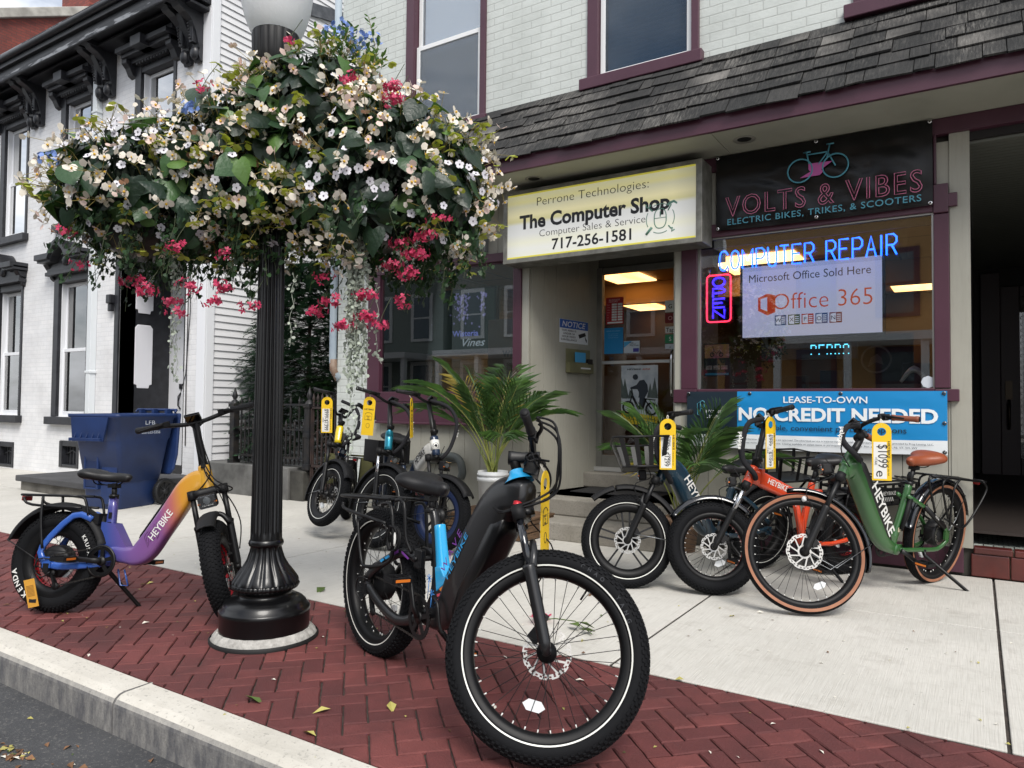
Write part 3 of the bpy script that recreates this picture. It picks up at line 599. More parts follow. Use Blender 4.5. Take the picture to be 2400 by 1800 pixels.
obj('face', B().box(-3.885, yf+.006, 2.635, -1.985, yf+.02, 3.262).xf(iv), FACE, sg)
FR = mat('sign_frame', '8b8a83', .5, .4, c2='6b6a63', ns=9, bump=.2)
b = B().box(-3.93, yf-.006, 2.59, -3.885, 6.225, 3.30).box(-1.985, yf-.006, 2.59, -1.93, 6.225, 3.30).box(-3.885, yf-.006, 2.59, -1.985, 6.225, 2.635).box(-3.885, yf-.006, 3.262, -1.985, 6.225, 3.30).box(-3.885, yf+.08, 2.635, -1.985, 6.2, 3.262)
obj('cabinet', b.xf(iv), FR, sg, bevel=.006)
obj('trim_strip', B().box(-3.88, yf-.004, 2.636, -1.99, yf+.0055, 2.650).box(-3.875, yf-.004, 3.247, -1.99, yf+.0055, 3.260).xf(iv), mat('aged_yellow', 'c9c04e', .5, emit=.25), sg)
BL = mat('vinyl_black', '141416', .4)
y = yf+.004
q = B().txt('Perrone Technologies:', (-2.98, y, 3.125), h=.08, w=1.14, off=-.012).txt('The Computer Shop', (-2.98, y, 2.918), h=.128, w=1.53, off=.034).txt('Computer Sales & Service', (-2.98, y, 2.822), h=.066, w=1.08, off=-.012).txt('717-256-1581', (-2.977, y, 2.685), h=.10, w=.81, off=.018)
obj('lettering', q.xf(iv), BL, sg)
GR = mat('vinyl_green', '5f8a7a', .4); q = B(); cx, cz = -2.303, 2.838
for a0 in range(4):
    q.tube([(cx+.128*cos(a), y-.001, cz+.128*sin(a)) for a in [a0*pi/2-.5+j*.1 for j in range(11)]], .0035, 4)
q.tube([(cx+.055*math.copysign(abs(cos(a))**.8, cos(a)), y-.001, cz+.085*math.copysign(abs(sin(a))**.8, sin(a))) for a in [j*pi/14 for j in range(28)]], .0045, 4, closed=True)
q.tube([(cx, y-.001, cz+.015), (cx, y-.001, cz+.06)], .005, 4).tube([(cx-.05, y-.001, cz+.005), (cx+.05, y-.001, cz+.005)], .003, 4).tube([(cx, y-.001, cz+.085), (cx+.005, y-.001, cz+.12)], .004, 4)
q.prism([(.07, .10), (.12, .125), (.15, .105), (.155, .12), (.125, .145), (.085, .135), (.062, .115)], 0, .002, (cx, y, cz)).tube([(cx+.1, y-.001, cz+.11), (cx+.07, y-.001, cz+.06)], .006, 4)
q.tube([(cx-.13, y-.001, cz+.14), (cx-.125, y-.001, cz+.11), (cx-.10, y-.001, cz+.105), (cx-.09, y-.001, cz+.13)], .007, 4).tube([(cx-.1, y-.001, cz+.1), (cx-.07, y-.001, cz+.07)], .006, 4)
q.tube([(cx+.13, y-.001, cz-.11), (cx+.105, y-.001, cz-.125), (cx+.11, y-.001, cz-.09)], .007, 4).tube([(cx+.1, y-.001, cz-.1), (cx+.075, y-.001, cz-.07)], .006, 4)
q.tube([(cx-.13, y-.001, cz-.13), (cx-.075, y-.001, cz-.07)], .012, 5)
obj('tool_emblem', q.xf(iv), GR, sg)
obj('bracket', B().box(-3.97, 6.10, 2.68, -3.931, 6.2, 2.76).xf(iv), FR, sg)
# dark e-bike banner
bn = thing('banner', 'glossy black vinyl banner with pink outlined letters and a bicycle emblem', 'banner', (-1.07, 6.18, 2.72)); iv = M.Translation(-V(bn.location))
VY = mat('banner_black', '08080a', .3, spec=.4)
b = banner_mesh(-1.88, -.262, 2.72, 3.36, 6.185, .024, seed=3.1); by = {}
obj('vinyl_sheet', b.xf(iv), VY, bn)
y = 6.148
PK = mat('print_pink', 'd47c9e', .45); TE = mat('print_teal', '4f97ab', .45); MG = mat('print_magenta', 'b8569c', .45)
q = B().txt('VOLTS & VIBES', (-1.06, y, 2.825), h=.165, w=1.46, outline=.0034, sp=1.15); obj('lettering', q.xf(iv), PK, bn)
q = B().txt('ELECTRIC BIKES, TRIKES, & SCOOTERS', (-1.055, y, 2.752), h=.05, w=1.44, off=.006, sp=1.1); obj('lettering', q.xf(iv), TE, bn)
q = B()
for cx in (-1.19, -.925): q.tube([(cx+.094*cos(a), y, 3.12+.094*sin(a)) for a in [j*2*pi/32 for j in range(32)]], .0062, 6, closed=True)
q.tube([(-1.12, y, 3.165), (-1.14, y, 3.262), (-1.165, y, 3.262), (-1.11, y, 3.262)], .006, 5).tube([(-1.135, y, 3.24), (-.985, y, 3.24)], .006, 5).tube([(-.99, y, 3.18), (-.965, y, 3.30), (-.99, y, 3.30), (-.935, y, 3.30)], .006, 5).tube([(-.985, y, 3.235), (-1.05, y, 3.15)], .006, 5).tube([(-.925, y, 3.12), (-.98, y, 3.235)], .006, 5)
obj('bicycle_emblem', q.xf(iv), TE, bn)
obj('bolt_emblem', B().prism([(-1.125, 3.165), (-.945, 3.16), (-1.03, 3.105), (-1.01, 3.09), (-1.04, 3.062), (-1.19, 3.06), (-1.11, 3.10), (-1.125, 3.12)], 0, .003, (0, y, 0)).xf(iv), MG, bn)
obj('grommet', grommets([(x, z) for x in (-1.865, -1.07, -.278) for z in (2.735, 3.345)], 6.168).xf(iv), mat('chrome', 'd5d6d8', .12, 1), bn)
# lease banner
ls = thing('banner', 'blue and white vinyl banner advertising leasing without credit', 'banner', (-1.16, 6.19, .865)); iv = M.Translation(-V(ls.location))
X0, X1, Z0, Z1 = -2.140, -.182, .868, 1.338
def cutf(x, z): return 2 if z < Z0+.105 else (1 if x < -1.70 else 0)
b = banner_mesh(X0, X1, Z0, Z1, 6.195, .008, 90, 36, 9.3, cutf)
obj('vinyl_sheet', b.xf(iv), [mat('banner_blue', '1a86c4', .38), mat('banner_navy', '1d2b36', .38), mat('banner_white', 'e4e8ea', .4)], ls)
y = 6.184; WH = mat('print_white', 'e9eef0', .45); NV = mat('print_navy', '1e3348', .5)
q = B().txt('LEASE-TO-OWN', (-1.02, y, 1.245), h=.05, w=.62, off=.014).txt('NO CREDIT NEEDED', (-.965, y, 1.10), h=.10, w=1.45, off=.035).txt('Progressive\nLeasing', (-1.97, y, 1.155), h=.038, al='L', w=.20, ls=.8); obj('lettering', q.xf(iv), WH, ls)
q = B().txt('Flexible, convenient purchase options', (-.985, y, 1.02), h=.042, w=1.08, off=.004)
q.txt('*No credit: decision uses information from credit bureaus. Not all applicants are approved. The advertised service is lease-to-own or a rental- or lease-purchase agreement provided by Prog Leasing, LLC,', (-1.16, y, .935), h=.013, w=1.78)
q.txt('or its affiliates. Ownership by lease costs more than the cash price. Leasing available on select items at participating locations only. Not available in MN, NJ, VT, WI, WY.', (-1.18, y, .905), h=.013, w=1.62); obj('lettering', q.xf(iv), NV, ls)
q = B().tube([(-2.035, y, 1.24), (-2.0, y, 1.26), (-1.985, y, 1.25), (-1.985, y, 1.205), (-2.02, y, 1.185), (-2.02, y, 1.13), (-2.045, y, 1.14), (-2.045, y, 1.235), (-2.02, y, 1.245), (-2.02, y, 1.19)], .0035, 4); obj('outline_logo', q.xf(iv), TE, ls)
obj('grommet', grommets([(x, z) for x in (X0+.015, -1.60, -.9, X1-.02) for z in (Z1-.018,)]+[(X1-.018, 1.10), (X1-.018, Z0+.02), (X0+.015, Z0+.02)], 6.188).xf(iv), mat('grommet_dark', '6a6b6c', .3, 1), ls)
# neon signs
def stroke(b, t, x0, z0, h, w, gap, y, r):
    D = {'C': [[(1, .8), (.75, 1), (.25, 1), (0, .75), (0, .25), (.25, 0), (.75, 0), (1, .2)]], 'O': [[(.5, 1), (.85, .9), (1, .6), (1, .4), (.85, .1), (.5, 0), (.15, .1), (0, .4), (0, .6), (.15, .9), (.5, 1)]],
         'M': [[(0, 0), (0, 1), (.5, .4), (1, 1), (1, 0)]], 'P': [[(0, 0), (0, 1), (.7, 1), (1, .85), (1, .6), (.7, .45), (0, .45)]], 'U': [[(0, 1), (0, .25), (.25, 0), (.75, 0), (1, .25), (1, 1)]],
         'T': [[(0, 1), (1, 1)], [(.5, 1), (.5, 0)]], 'E': [[(1, 1), (0, 1), (0, 0), (1, 0)], [(0, .52), (.8, .52)]], 'R': [[(0, 0), (0, 1), (.7, 1), (1, .85), (1, .62), (.7, .48), (0, .48)], [(.5, .48), (1, 0)]],
         'A': [[(0, 0), (.5, 1), (1, 0)], [(.2, .35), (.8, .35)]], 'I': [[(.5, 0), (.5, 1)]], 'N': [[(0, 0), (0, 1), (1, 0), (1, 1)]]}
    x = x0
    for ch in t:
        if ch == ' ': x += w*.55+gap; continue
        wc = w*(1.25 if ch == 'M' else .25 if ch == 'I' else 1)
        for st in D[ch]: b.tube([(x+a*wc, y, z0+c*h) for a, c in st], r, 8, cr=2 if ch in 'COU' else 0)
        x += wc+gap
    return b, x
nb = thing('neon_sign', 'blue neon sign reading computer repair across the top of the right window', 'neon sign', (-1.2, 6.30, 2.41)); iv = M.Translation(-V(nb.location))
q, xe = stroke(B(), 'COMPUTER REPAIR', -1.885, 2.40, .16, .072, .0305, 6.30, .0068)
q.v = [(-1.885+(v[0]+1.885)*(1.372/(xe-.0305+1.885)), v[1], v[2]) for v in q.v]
obj('neon_tube', q.xf(iv), em('neon_blue', '1b5cff', 4.5), nb)
obj('backing_plate', B().box(-1.95, 6.325, 2.37, -.44, 6.329, 2.60).xf(iv), glass('acrylic', (.92, .94, .96, 1), .35), nb)
no = thing('neon_sign', 'upright neon open sign with blue letters in a red border', 'neon sign', (-1.895, 6.30, 1.95)); iv = M.Translation(-V(no.location))
r_ = .03; P = [(-2.0+r_*(1-cos(a)), 2.36-r_*(1-sin(a))) for a in (0, .5, 1.0, 1.571)]+[(-1.79-r_*(1-sin(a)), 2.36-r_*(1-cos(a))) for a in (0, .5, 1.0, 1.571)]+[(-1.79-r_*(1-cos(a)), 1.95+r_*(1-sin(a))) for a in (0, .5, 1, 1.571)]+[(-2.0+r_*(1-sin(a)), 1.95+r_*(1-cos(a))) for a in (0, .5, 1, 1.571)]
obj('border_tube', B().tube([(x, 6.30, z) for x, z in P], .0065, 8, closed=True).xf(iv), em('neon_red', 'ff2f4a', 3.2), no)
q = B()
for i, ch in enumerate('OPEN'): stroke(q, ch, -1.945, 2.262-i*.093, .075, .1, 0, 6.30, .0075)
obj('letter_tube', q.xf(iv), em('neon_violet', '3322ff', 4.0), no)
obj('backing_plate', B().box(-2.015, 6.318, 1.935, -1.775, 6.322, 2.375).xf(iv), glass('acrylic', (.92, .94, .96, 1), .35), no)
obj('hanging_chain', B().tube([(-1.98, 6.31, 2.37), (-1.975, 6.31, 2.42)], .005, 5).tube([(-1.81, 6.31, 2.37), (-1.815, 6.31, 2.42)], .005, 5).xf(iv), mat('chrome', 'd5d6d8', .12, 1), no)
# notice on the recess wall, box below it
d = V((.19, 1.19, 0)).normalized(); nrm = V((d.y, -d.x, 0)); up = V((0, 0, 1))
def onwall(y): t = (y-6.27)/1.19; return V((-3.79+.19*t, y, 0))+nrm*.003
nt_ = thing('notice_sign', 'white and blue video surveillance notice on the grey recess wall', 'sign', onwall(6.97)+up*1.88)
def wallq(b, u0, u1, v0, v1, th, dep): b.prism([(u0, v0), (u1, v0), (u1, v1), (u0, v1)], dep, dep+th, (0, 0, 0), d, up, nrm); return b
obj('plate', wallq(B(), -.25, .26, 0, .25, .003, 0), mat('sign_white', 'd9dde0', .4), nt_); obj('header', wallq(B(), -.248, .258, .155, .248, .001, .0031), mat('sign_blue', '1f55a8', .4), nt_)
q = B().txt('NOTICE', nrm*.006+up*.172, d, up, h=.058, w=.42, shear=.2, off=.012); obj('lettering', q, mat('sign_white', 'd9dde0', .4), nt_)
q = B()
for i, t_ in enumerate(('THIS AREA IS', 'UNDER 24', 'HOUR VIDEO', 'SURVEILLANCE')): q.txt(t_, nrm*.006+up*(.122-i*.033)-d*.09, d, up, h=.02, off=.012, w=(.26, .2, .24, .28)[i])
obj('lettering', q, INK, nt_)
q = B().prism([(.08, .10), (.2, .13), (.22, .095), (.10, .06)], 0, .002, nrm*.004, d, up, nrm).prism([(.2, .09), (.235, .05), (.235, .02), (.21, .05)], 0, .002, nrm*.004, d, up, nrm); obj('camera_symbol', q, INK, nt_)
bx = thing('leaflet_holder', 'greenish plastic holder with blue leaflets on the recess wall', 'leaflet holder', onwall(7.05)+up*1.56)
HL = mat('holder_plastic', '7d7b5a', .35, c2='6b694b', ns=5)
obj('tray', wallq(wallq(B(), -.22, .22, 0, .26, .004, 0), -.22, .22, 0, .115, .05, .004), HL, bx, bevel=.004); q = wallq(B(), -.10, .09, .10, .225, .004, .035); obj('leaflet', q, mat('leaflet_blue', '4aa3d6', .4), bx); obj('label', wallq(B(), -.02, .16, .045, .062, .001, .0545), mat('sign_white', 'd9dde0', .4), bx)
q = wallq(B(), .11, .2, .10, .16, .03, .03); obj('black_clip', q, BLK, bx, bevel=.008)
# posters on the door glass (outside face y = 7.433)
yd = 7.431
def dposter(name, label, x0, x1, z0, z1, mt, parts, to=None):
    t = thing(name, label, 'poster', ((x0+x1)/2, yd, z0)); iv = M.Translation(-V(t.location))
    if to:          # drawn at one size, mounted at its measured place on the door
        a0, a1, c0, c1 = to; t.location = ((a0+a1)/2, yd, c0); iv = M.Diagonal(((a1-a0)/(x1-x0), 1, (c1-c0)/(z1-z0), 1)) @ M.Translation((-(x0+x1)/2, -yd, -z0))
    obj('sheet', B().box(x0, yd, z0, x1, yd+.002, z1).xf(iv), mt, t)
    for nm, bb, m_ in parts: obj(nm, bb.xf(iv), m_, t)
    return t
y = yd-.001
SNOW = mat('snow_print', 'a9b4be', .4, c2='c9cfd4', ns=9); x0, x1, z0, z1 = -3.31, -2.82, .985, 1.80
q1 = B()
rv = random.Random(4)
for i in range(26):
    cx = rv.choice((x0+.0, x0+.05, x1-.04, x1-.1, x0+.12, rv.uniform(x0, x1))); hh = rv.uniform(.14, .30) if (cx < x0+.1 or cx > x1-.14) else rv.uniform(.08, .15); zb = 1.36+rv.uniform(-.02, .02); ww = hh*.2
    a, c = max(x0, cx-ww), min(x1, cx+ww)
    q1.prism([(a, zb), (c, zb), (min(max(cx, x0), x1), zb+hh)], 0, .0005+i*.00002, (0, y, 0))
q2 = B().prism([(x0, z0), (x1, z0), (x1, z0+.11), (x0, z0+.19)], 0, .0012, (0, y, 0))
q3 = B(); by_ = y-.002
for cx, cz, r in ((-3.21, 1.22, .078), (-2.90, 1.20, .078)):
    q3.tube([(cx+r*cos(a)*.9, by_, cz+r*sin(a)) for a in [j*2*pi/26 for j in range(26)]], .013, 6, closed=True)
q3.tube([(-3.21, by_, 1.22), (-3.155, by_, 1.40), (-3.18, by_, 1.45)], .008, 5).tube([(-3.15, by_, 1.37), (-3.07, by_, 1.20), (-3.02, by_, 1.20), (-2.98, by_, 1.33)], .016, 5).tube([(-2.90, by_, 1.20), (-2.98, by_, 1.31)], .009, 5).tube([(-3.0, by_, 1.34), (-2.85, by_, 1.32)], .008, 5)
q4 = B().prism([(-3.19, 1.49), (-3.10, 1.53), (-3.06, 1.59), (-3.0, 1.60), (-2.955, 1.53), (-2.945, 1.44), (-2.99, 1.35), (-3.02, 1.24), (-3.05, 1.20), (-3.07, 1.21), (-3.06, 1.34), (-3.07, 1.43), (-3.09, 1.47), (-3.18, 1.475)], 0, .0015, (0, y-.002, 0)).lathe([(0, 0), (.036, 0)], (-3.115, y-.004, 1.635), 16, 'y').prism([(-3.155, 1.63), (-3.08, 1.64), (-3.09, 1.67), (-3.115, 1.678), (-3.145, 1.665)], 0, .001, (0, y-.0045, 0))
q5 = B().txt('HEYBIKE', (-3.135, y-.002, 1.735), h=.022, w=.185, off=.02); q6 = B().txt('ALPHA', (-2.975, y-.002, 1.735), h=.022, w=.105, shear=.3, off=.02)
q7 = B().txt('Heybike Authorized Dealer', (-3.015, y-.003, 1.068), X=(1, 0, -.155), h=.018, w=.37, off=.018).txt('For Your Better All-terrain Adventure', (-3.06, y-.003, 1.032), X=(1, 0, -.155), h=.018, w=.46, off=.018)
dposter('poster', 'poster of a person riding a fat tyre bike in snow on the door glass', x0, x1, z0, z1, SNOW, [('pine_trees', q1, mat('pine_print', '5d6a66', .5, c2='3e4a48', ns=12)), ('yellow_band', q2, mat('print_yellow', 'c9b21e', .45)), ('bicycle', q3, BLK), ('rider', q4, mat('rider_print', '26303c', .5)), ('lettering', q5, INK), ('lettering', q6, mat('print_orange', 'b8552c', .45)), ('lettering', q7, INK)], to=(-3.319, -2.892, 1.009, 1.655))
RED = mat('print_red', 'a3232c', .45); q = B(); 
for i in range(7): q.box(-3.46, y-.001, 2.115+i*.042, -3.395, y+.0005, 2.145+i*.042).box(-3.38, y-.001, 2.115+i*.042, -3.318, y+.0005, 2.145+i*.042)
q.box(-3.52, y-.001, 2.07, -3.315, y+.0005, 2.095)
q2 = B().txt('BUSINESS\nHOURS', (-3.425, y-.002, 2.445), h=.024, w=.15, off=.02, ls=.85)
for i, t_ in enumerate(('Sun.', 'Sat.', 'Fri.', 'Thur.', 'Wed.', 'Tues.', 'Mon.')): q2.txt(t_, (-3.525, y-.002, 2.12+i*.042), h=.014, al='L')
q3 = B()
for i in range(7):
    for a, t_ in ((-3.43, ('CLOSED', 'CLOSED', '11-00', '11-00', '11-00', '11-00', '11-00')[i]), (-3.35, ('', '', '5-30', '5-30', '5-30', '5-30', '5-30')[i])):
        if t_: q3.txt(t_, (a, y-.002, 2.123+i*.042), h=.013, w=.045)
dposter('hours_sign', 'red business hours card on the door glass', -3.54, -3.305, 2.055, 2.50, RED, [('white_boxes', q, WH), ('lettering', q2, mat('print_pale_pink', 'd9a6aa', .5)), ('lettering', q3, INK)], to=(-3.509, -3.298, 2.121, 2.423))
q = B().txt('LEASE-TO-OWN', (-3.43, y-.001, 1.985), h=.018, w=.17)
for i, t_ in enumerate(('No credit needed', 'Flexible convenient', 'purchase options')): q.txt(t_, (-3.43, y-.001, 1.945-i*.03), h=.011, w=.12)
dposter('poster', 'blue lease poster on the door glass below the red hours card', -3.545, -3.308, 1.635, 2.045, mat('banner_blue', '1a86c4', .38), [('lettering', q, mat('print_pale_blue', '8cc4e6', .4))], to=(-3.53, -3.30, 1.791, 2.081))
q1 = B().prism([(-3.30, 1.72), (-3.30, 1.825), (-3.19, 1.825)], 0, .001, (0, y, 0)); q2 = B().txt('Shop\nwithout\nusing credit', (-3.10, y-.001, 1.795), h=.018, al='R', off=.015, ls=.9); q3 = B().box(-3.175, y-.001, 1.65, -3.10, y+.0005, 1.71)
dposter('sticker', 'small pale blue card beside the blue poster on the door', -3.30, -3.09, 1.635, 1.83, mat('pale_card', 'c3d0dc', .4), [('blue_corner', q1, mat('leaflet_blue', '4aa3d6', .4)), ('lettering', q2, NV), ('logo', q3, mat('print_violet', '3c3a9c', .4))], to=(-3.291, -3.104, 1.793, 1.925))
for nm, lab, zz0, zz1, mt_, t_, ink in (('sticker', 'white sticker with a large G at the top right of the door glass', 2.217, 2.343, WH, 'G', INK), ('sticker', 'dark red sticker with a round emblem on the door glass', 2.10, 2.206, mat('print_dark_red', '7d1f28', .45), 'O', mat('print_pale_pink', 'd9a6aa', .5)),
                              ('sticker', 'white sticker with small print at the right of the door glass', 1.992, 2.063, WH, 'Tap', INK), ('sticker', 'green sticker with a white letter S on the door glass', 1.884, 1.977, mat('print_green', '23875c', .45), 'S', WH), ('sticker', 'pale sticker with a dark bar just above the door handle', 1.823, 1.876, mat('pale_card', 'c3d0dc', .4), '-', INK)):
    q = B().txt(t_, (-2.755, y-.001, (zz0+zz1)/2-.022), h=.044, off=.01); dposter(nm, lab, -2.813, -2.66, zz0, zz1, mt_, [('lettering', q, ink)])
# wall boxes
tag(obj('wall_lamp', B().box(-4.40, 6.17, 2.80, -4.30, 6.24, 2.95).box(-4.385, 6.14, 2.815, -4.315, 6.17, 2.94), mat('conduit_grey', '7c7f80', .4), bevel=.01), 'small grey metal junction box on the boards above the left window', 'wall box')
tag(obj('conduit_box', B().box(-4.02, 6.19, 2.70, -3.94, 6.238, 2.80), mat('conduit_grey', '7c7f80', .4), bevel=.006), 'little pale box on the boards beside the lightbox sign', 'wall box')
# ================================================================ tiled passage on the right
pp = thing('porch_passage', 'dark tiled entry passage with beadboard ceiling beside the shop window', 'passage', (1.0, 6.3, 0)); iv = M.Translation(-V(pp.location))
TIL = mat('tile_oxblood', '5c2722', .3, c2='4a1f1c', ns=6, coat=.2, bump=.1, bs=30)
b = B()
for i in range(8): x = -.045+i*.255; b.box(x-.018 if i else -.045, 6.232, .004, x+.248-.018, 6.262, .165)
for i in range(8): x = -.03+i*.255; b.box(x-.01 if i else -.028, 6.225, .168, x+.245-.01, 6.33, .215)
obj('tile_riser', b.xf(iv), TIL, pp, bevel=.008)
obj('grout', B().box(-.03, 6.255, 0, 2, 6.3, .2).xf(iv), mat('grout_tan', '7c6f60', .9), pp)
k = N('floor_tile'); br = k.n('TexBrick'); br.inputs['Scale'].default_value = 1; br.inputs['Brick Width'].default_value = .062; br.inputs['Row Height'].default_value = .062; br.inputs['Mortar Size'].default_value = .004; br.offset = .5
br.inputs['Color1'].default_value = hexc('a9b0aa'); br.inputs['Color2'].default_value = hexc('6d746e'); br.inputs['Mortar'].default_value = hexc('2b2e2c'); br.inputs['Bias'].default_value = 0; g = k.n('NewGeometry'); k.l(g.outputs['Position'], br.inputs[0]); k.col(br.outputs[0]); k.p.inputs['Roughness'].default_value = .35
obj('tile_floor', B().box(-.03, 6.33, .1, 2.2, 12.2, .217).xf(iv), k.m, pp)
b = B(); y = 6.3
while y < 12: b.box(-.03, y+.004, 3.17, 2.2, y+.074, 3.19); y += .078
obj('ceiling_board', b.xf(iv), mat('bead_board', '6d7068', .6), pp)
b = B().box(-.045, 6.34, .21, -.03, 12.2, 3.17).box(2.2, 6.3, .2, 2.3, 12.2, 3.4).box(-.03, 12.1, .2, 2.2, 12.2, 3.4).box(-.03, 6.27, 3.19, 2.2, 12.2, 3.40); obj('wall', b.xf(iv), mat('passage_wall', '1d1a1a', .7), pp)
pd = thing('panel_door', 'dark wooden door with perforated panel deep in the tiled passage', 'door', (.6, 12.05, .217)); iv = M.Translation(-V(pd.location))
DK = mat('door_dark', '2a1b20', .5)
b = B().box(.05, 12.0, .217, .28, 12.1, 3.1).box(.28, 12.03, .217, .50, 12.08, 2.9).box(.50, 12.03, 2.75, 1.6, 12.08, 2.9).box(.50, 12.03, .217, 1.6, 12.08, .55); obj('frame', b.xf(iv), DK, pd, bevel=.008)
q = B()
for j in range(46):
    for i in range(20): q.lathe([(.016, 0), (.021, 0)], (.525+i*.05+(j % 2)*.025, 12.03, .57+j*.043), 6, 'y', smooth=False)
obj('lattice', q.xf(iv), mat('lattice_grey', '8b8f8c', .5), pd); obj('pane', B().box(.50, 12.05, .55, 1.6, 12.055, 2.75).xf(iv), glass('dark_glass', (.25, .26, .28, 1), 1), pd)
obj('handle', B().box(.33, 11.99, 1.35, .41, 12.02, 1.6).tube([(.37, 12.0, 1.33), (.37, 11.94, 1.28), (.37, 11.94, 1.0), (.37, 12.0, .95)], .018, 8).xf(iv), mat('old_brass', '3c342a', .4, .7), pd)
# ================================================================ white brick house on the left
WBR = brick_mat('white_brick', 'e6e6e7', 'e1e2e4', 'd6d7d9', .215, .072, .005, bst=.32, dirt='c2c2c3', rough=.7)
BTR = mat('black_trim', '1b1c20', .42, c2='2a2b30', ns=8, bump=.15, bs=50)
WH2 = mat('white_paint', 'e4e6ea', .5)
YW = 6.12
wb = thing('brick_house', 'white painted brick row house with black window trim and bracketed cornice', 'house', (-12, 6.12, 0)); ivw = M.Translation(-V(wb.location))
def wp(n, b, mt, parent=None, **k): return obj(n, b.xf(ivw), mt, parent or wb, **k)
UW = [(-10.80, -9.74), (-13.03, -12.0), (-15.22, -14.15), (-17.4, -16.35)]
LW = [(-13.10, -11.96), (-15.25, -14.2), (-17.4, -16.35)]
BW = [(-12.80, -12.19, .12, .56), (-15.0, -14.40, .02, .47)]
holes = [(a, c, 4.17, 6.32) for a, c in UW]+[(a, c, .95, 3.30) for a, c in LW]+[(-11.09, -9.42, .0, 3.4)]+BW
wp('brick_wall', wall_holes(B(), -20, -8.95, 0, 7.0, YW, YW+.25, holes), WBR)
wp('roof', B().prism([(5.58, 7.02), (6.1, 7.22), (10, 8.1), (10, 7.9), (6.1, 7.0)], -20, -8.9, (0, 0, 0), (0, 1, 0), (0, 0, 1), (1, 0, 0)), mat('roof_dark', '3a3d42', .5, c2='6d7075', ns=4))
b = B(); z = .1
while z < 9.2: b.prism([(0, z), (.022, z), (.004, z+.100), (0, z+.100)], 6.2, 14, (-8.95, 0, 0), (1, 0, 0), (0, 0, 1), (0, 1, 0)); z += .102
b.box(-9.2, 6.37, 0, -8.952, 14, 9.2)
k = N('siding'); f = k.noise(k.coord(), .7, 5, .6); k.col(k.mix(k.ramp(f, (.3, G(0)), (.7, G(1))), hexc('e2e2e4'), hexc('d6d7da'))); k.p.inputs['Roughness'].default_value = .5; SID = k.m
wp('siding', b, SID)
wp('corner_board', B().box(-9.10, 6.095, 0, -8.915, 6.119, 7.0).box(-8.945, 6.1195, 0, -8.912, 6.24, 9.2), WH2, bevel=.004)
def window(x0, x1, z0, z1, lower=True, fr=.16):
    y = YW
    b = B().box(x0, y-.02, z0, x0+fr, y+.16, z1).box(x1-.07, y-.02, z0, x1, y+.16, z1).box(x0+fr, y-.01, z1-.12, x1-.07, y+.16, z1)
    f = wp('window', b, BTR, bevel=.006)
    b = B().box(x0-.06, y-.10, z0-.13, x1+.06, y+.1, z0-.002); wp('sill', b, BTR, f, bevel=.008)
    a0, a1, zt = x0+fr+.004, x1-.075, z1-.124; zm = z0+(zt-z0)*.5; e = .055; b = B()
    for q0, q1, yy in ((z0, zm+.02, y+.07), (zm-.02, zt, y+.105)): b.box(a0, yy, q0, a0+e, yy+.03, q1).box(a1-e, yy, q0, a1, yy+.03, q1).box(a0+e, yy, q0, a1-e, yy+.03, q0+e*(1.6 if q0 == z0 else .8)).box(a0+e, yy, q1-e, a1-e, yy+.03, q1)
    b.box(a0-.003, y+.03, z0, a0+.02, y+.15, zt).box(a1-.02, y+.03, z0, a1+.003, y+.15, zt)
    wp('sash', b, WH2, f, bevel=.004)
    wp('pane', B().box(a0+.04, y+.085, z0+.05, a1-.04, y+.088, zm).box(a0+.04, y+.12, zm, a1-.04, y+.123, zt-.04), glass('house_glass', (.95, .96, .96, 1), 2.0) if lower else glass('sky_lit_glass', (.95, .96, .96, 1), 4.0), f)
    if lower: wp('curtain', B().box(a0, y+.24, z0, a1, y+.245, zt), mat('curtain_dark', '4f5a5c', .8, c2='2c3232', ns=2.5, stretch=(6, 1, .4)), f)
    else: wp('blind', B().box(a0, y+.128, z0, a1, y+.132, zt), mat('blind_white', 'e9ebec', .8, c2='d5dadb', ns=3), f)
    return f
for a, c in UW: window(a, c, 4.17, 6.32, False)
for a, c in LW: window(a, c, .95, 3.30)
# hoods over ground windows
for a, c in LW:
    b = B(); b.box(a-.09, YW-.13, 3.30, c+.09, YW, 3.36); L = c-a; n_ = 14; pr = []
    pr = [(a-.13, 3.50), (a+.22*L, 3.50)]+[(a+L*(.26+.48*i/10), 3.50+.20*sin(pi*i/10)**.7) for i in range(11)]+[(a+.78*L, 3.50), (c+.13, 3.50)]
    top = [(x, z+.075) for x, z in pr]
    b.prism([(a-.06, 3.36), (c+.06, 3.36)]+[(c+.06, 3.49)]+[(x, z-.004) for x, z in reversed(pr[1:-1])]+[(a-.06, 3.49)], 0, .11, (0, YW, 0))
    b.prism(pr+top[::-1], 0, .24, (0, YW, 0)); b.prism([(x, z+.035) for x, z in pr]+[(x, z+.055) for x, z in top[::-1]], -.0, .29, (0, YW, 0))
    for xx in (a-.10, c-.06): b.prism([(0, 3.38), (.10, 3.40), (.16, 3.49), (0, 3.49)], xx, xx+.15, (0, YW, 0), (0, -1, 0), (0, 0, 1), (1, 0, 0)).prism([(0, 3.22), (.05, 3.26), (.09, 3.38), (0, 3.38)], xx+.03, xx+.12, (0, YW, 0), (0, -1, 0), (0, 0, 1), (1, 0, 0))
    b.sphere(((a+c)/2, YW-.12, 3.52), .09, 10, 8, (1, .5, 1.1))
    wp('window_hood', b, BTR, bevel=.006)
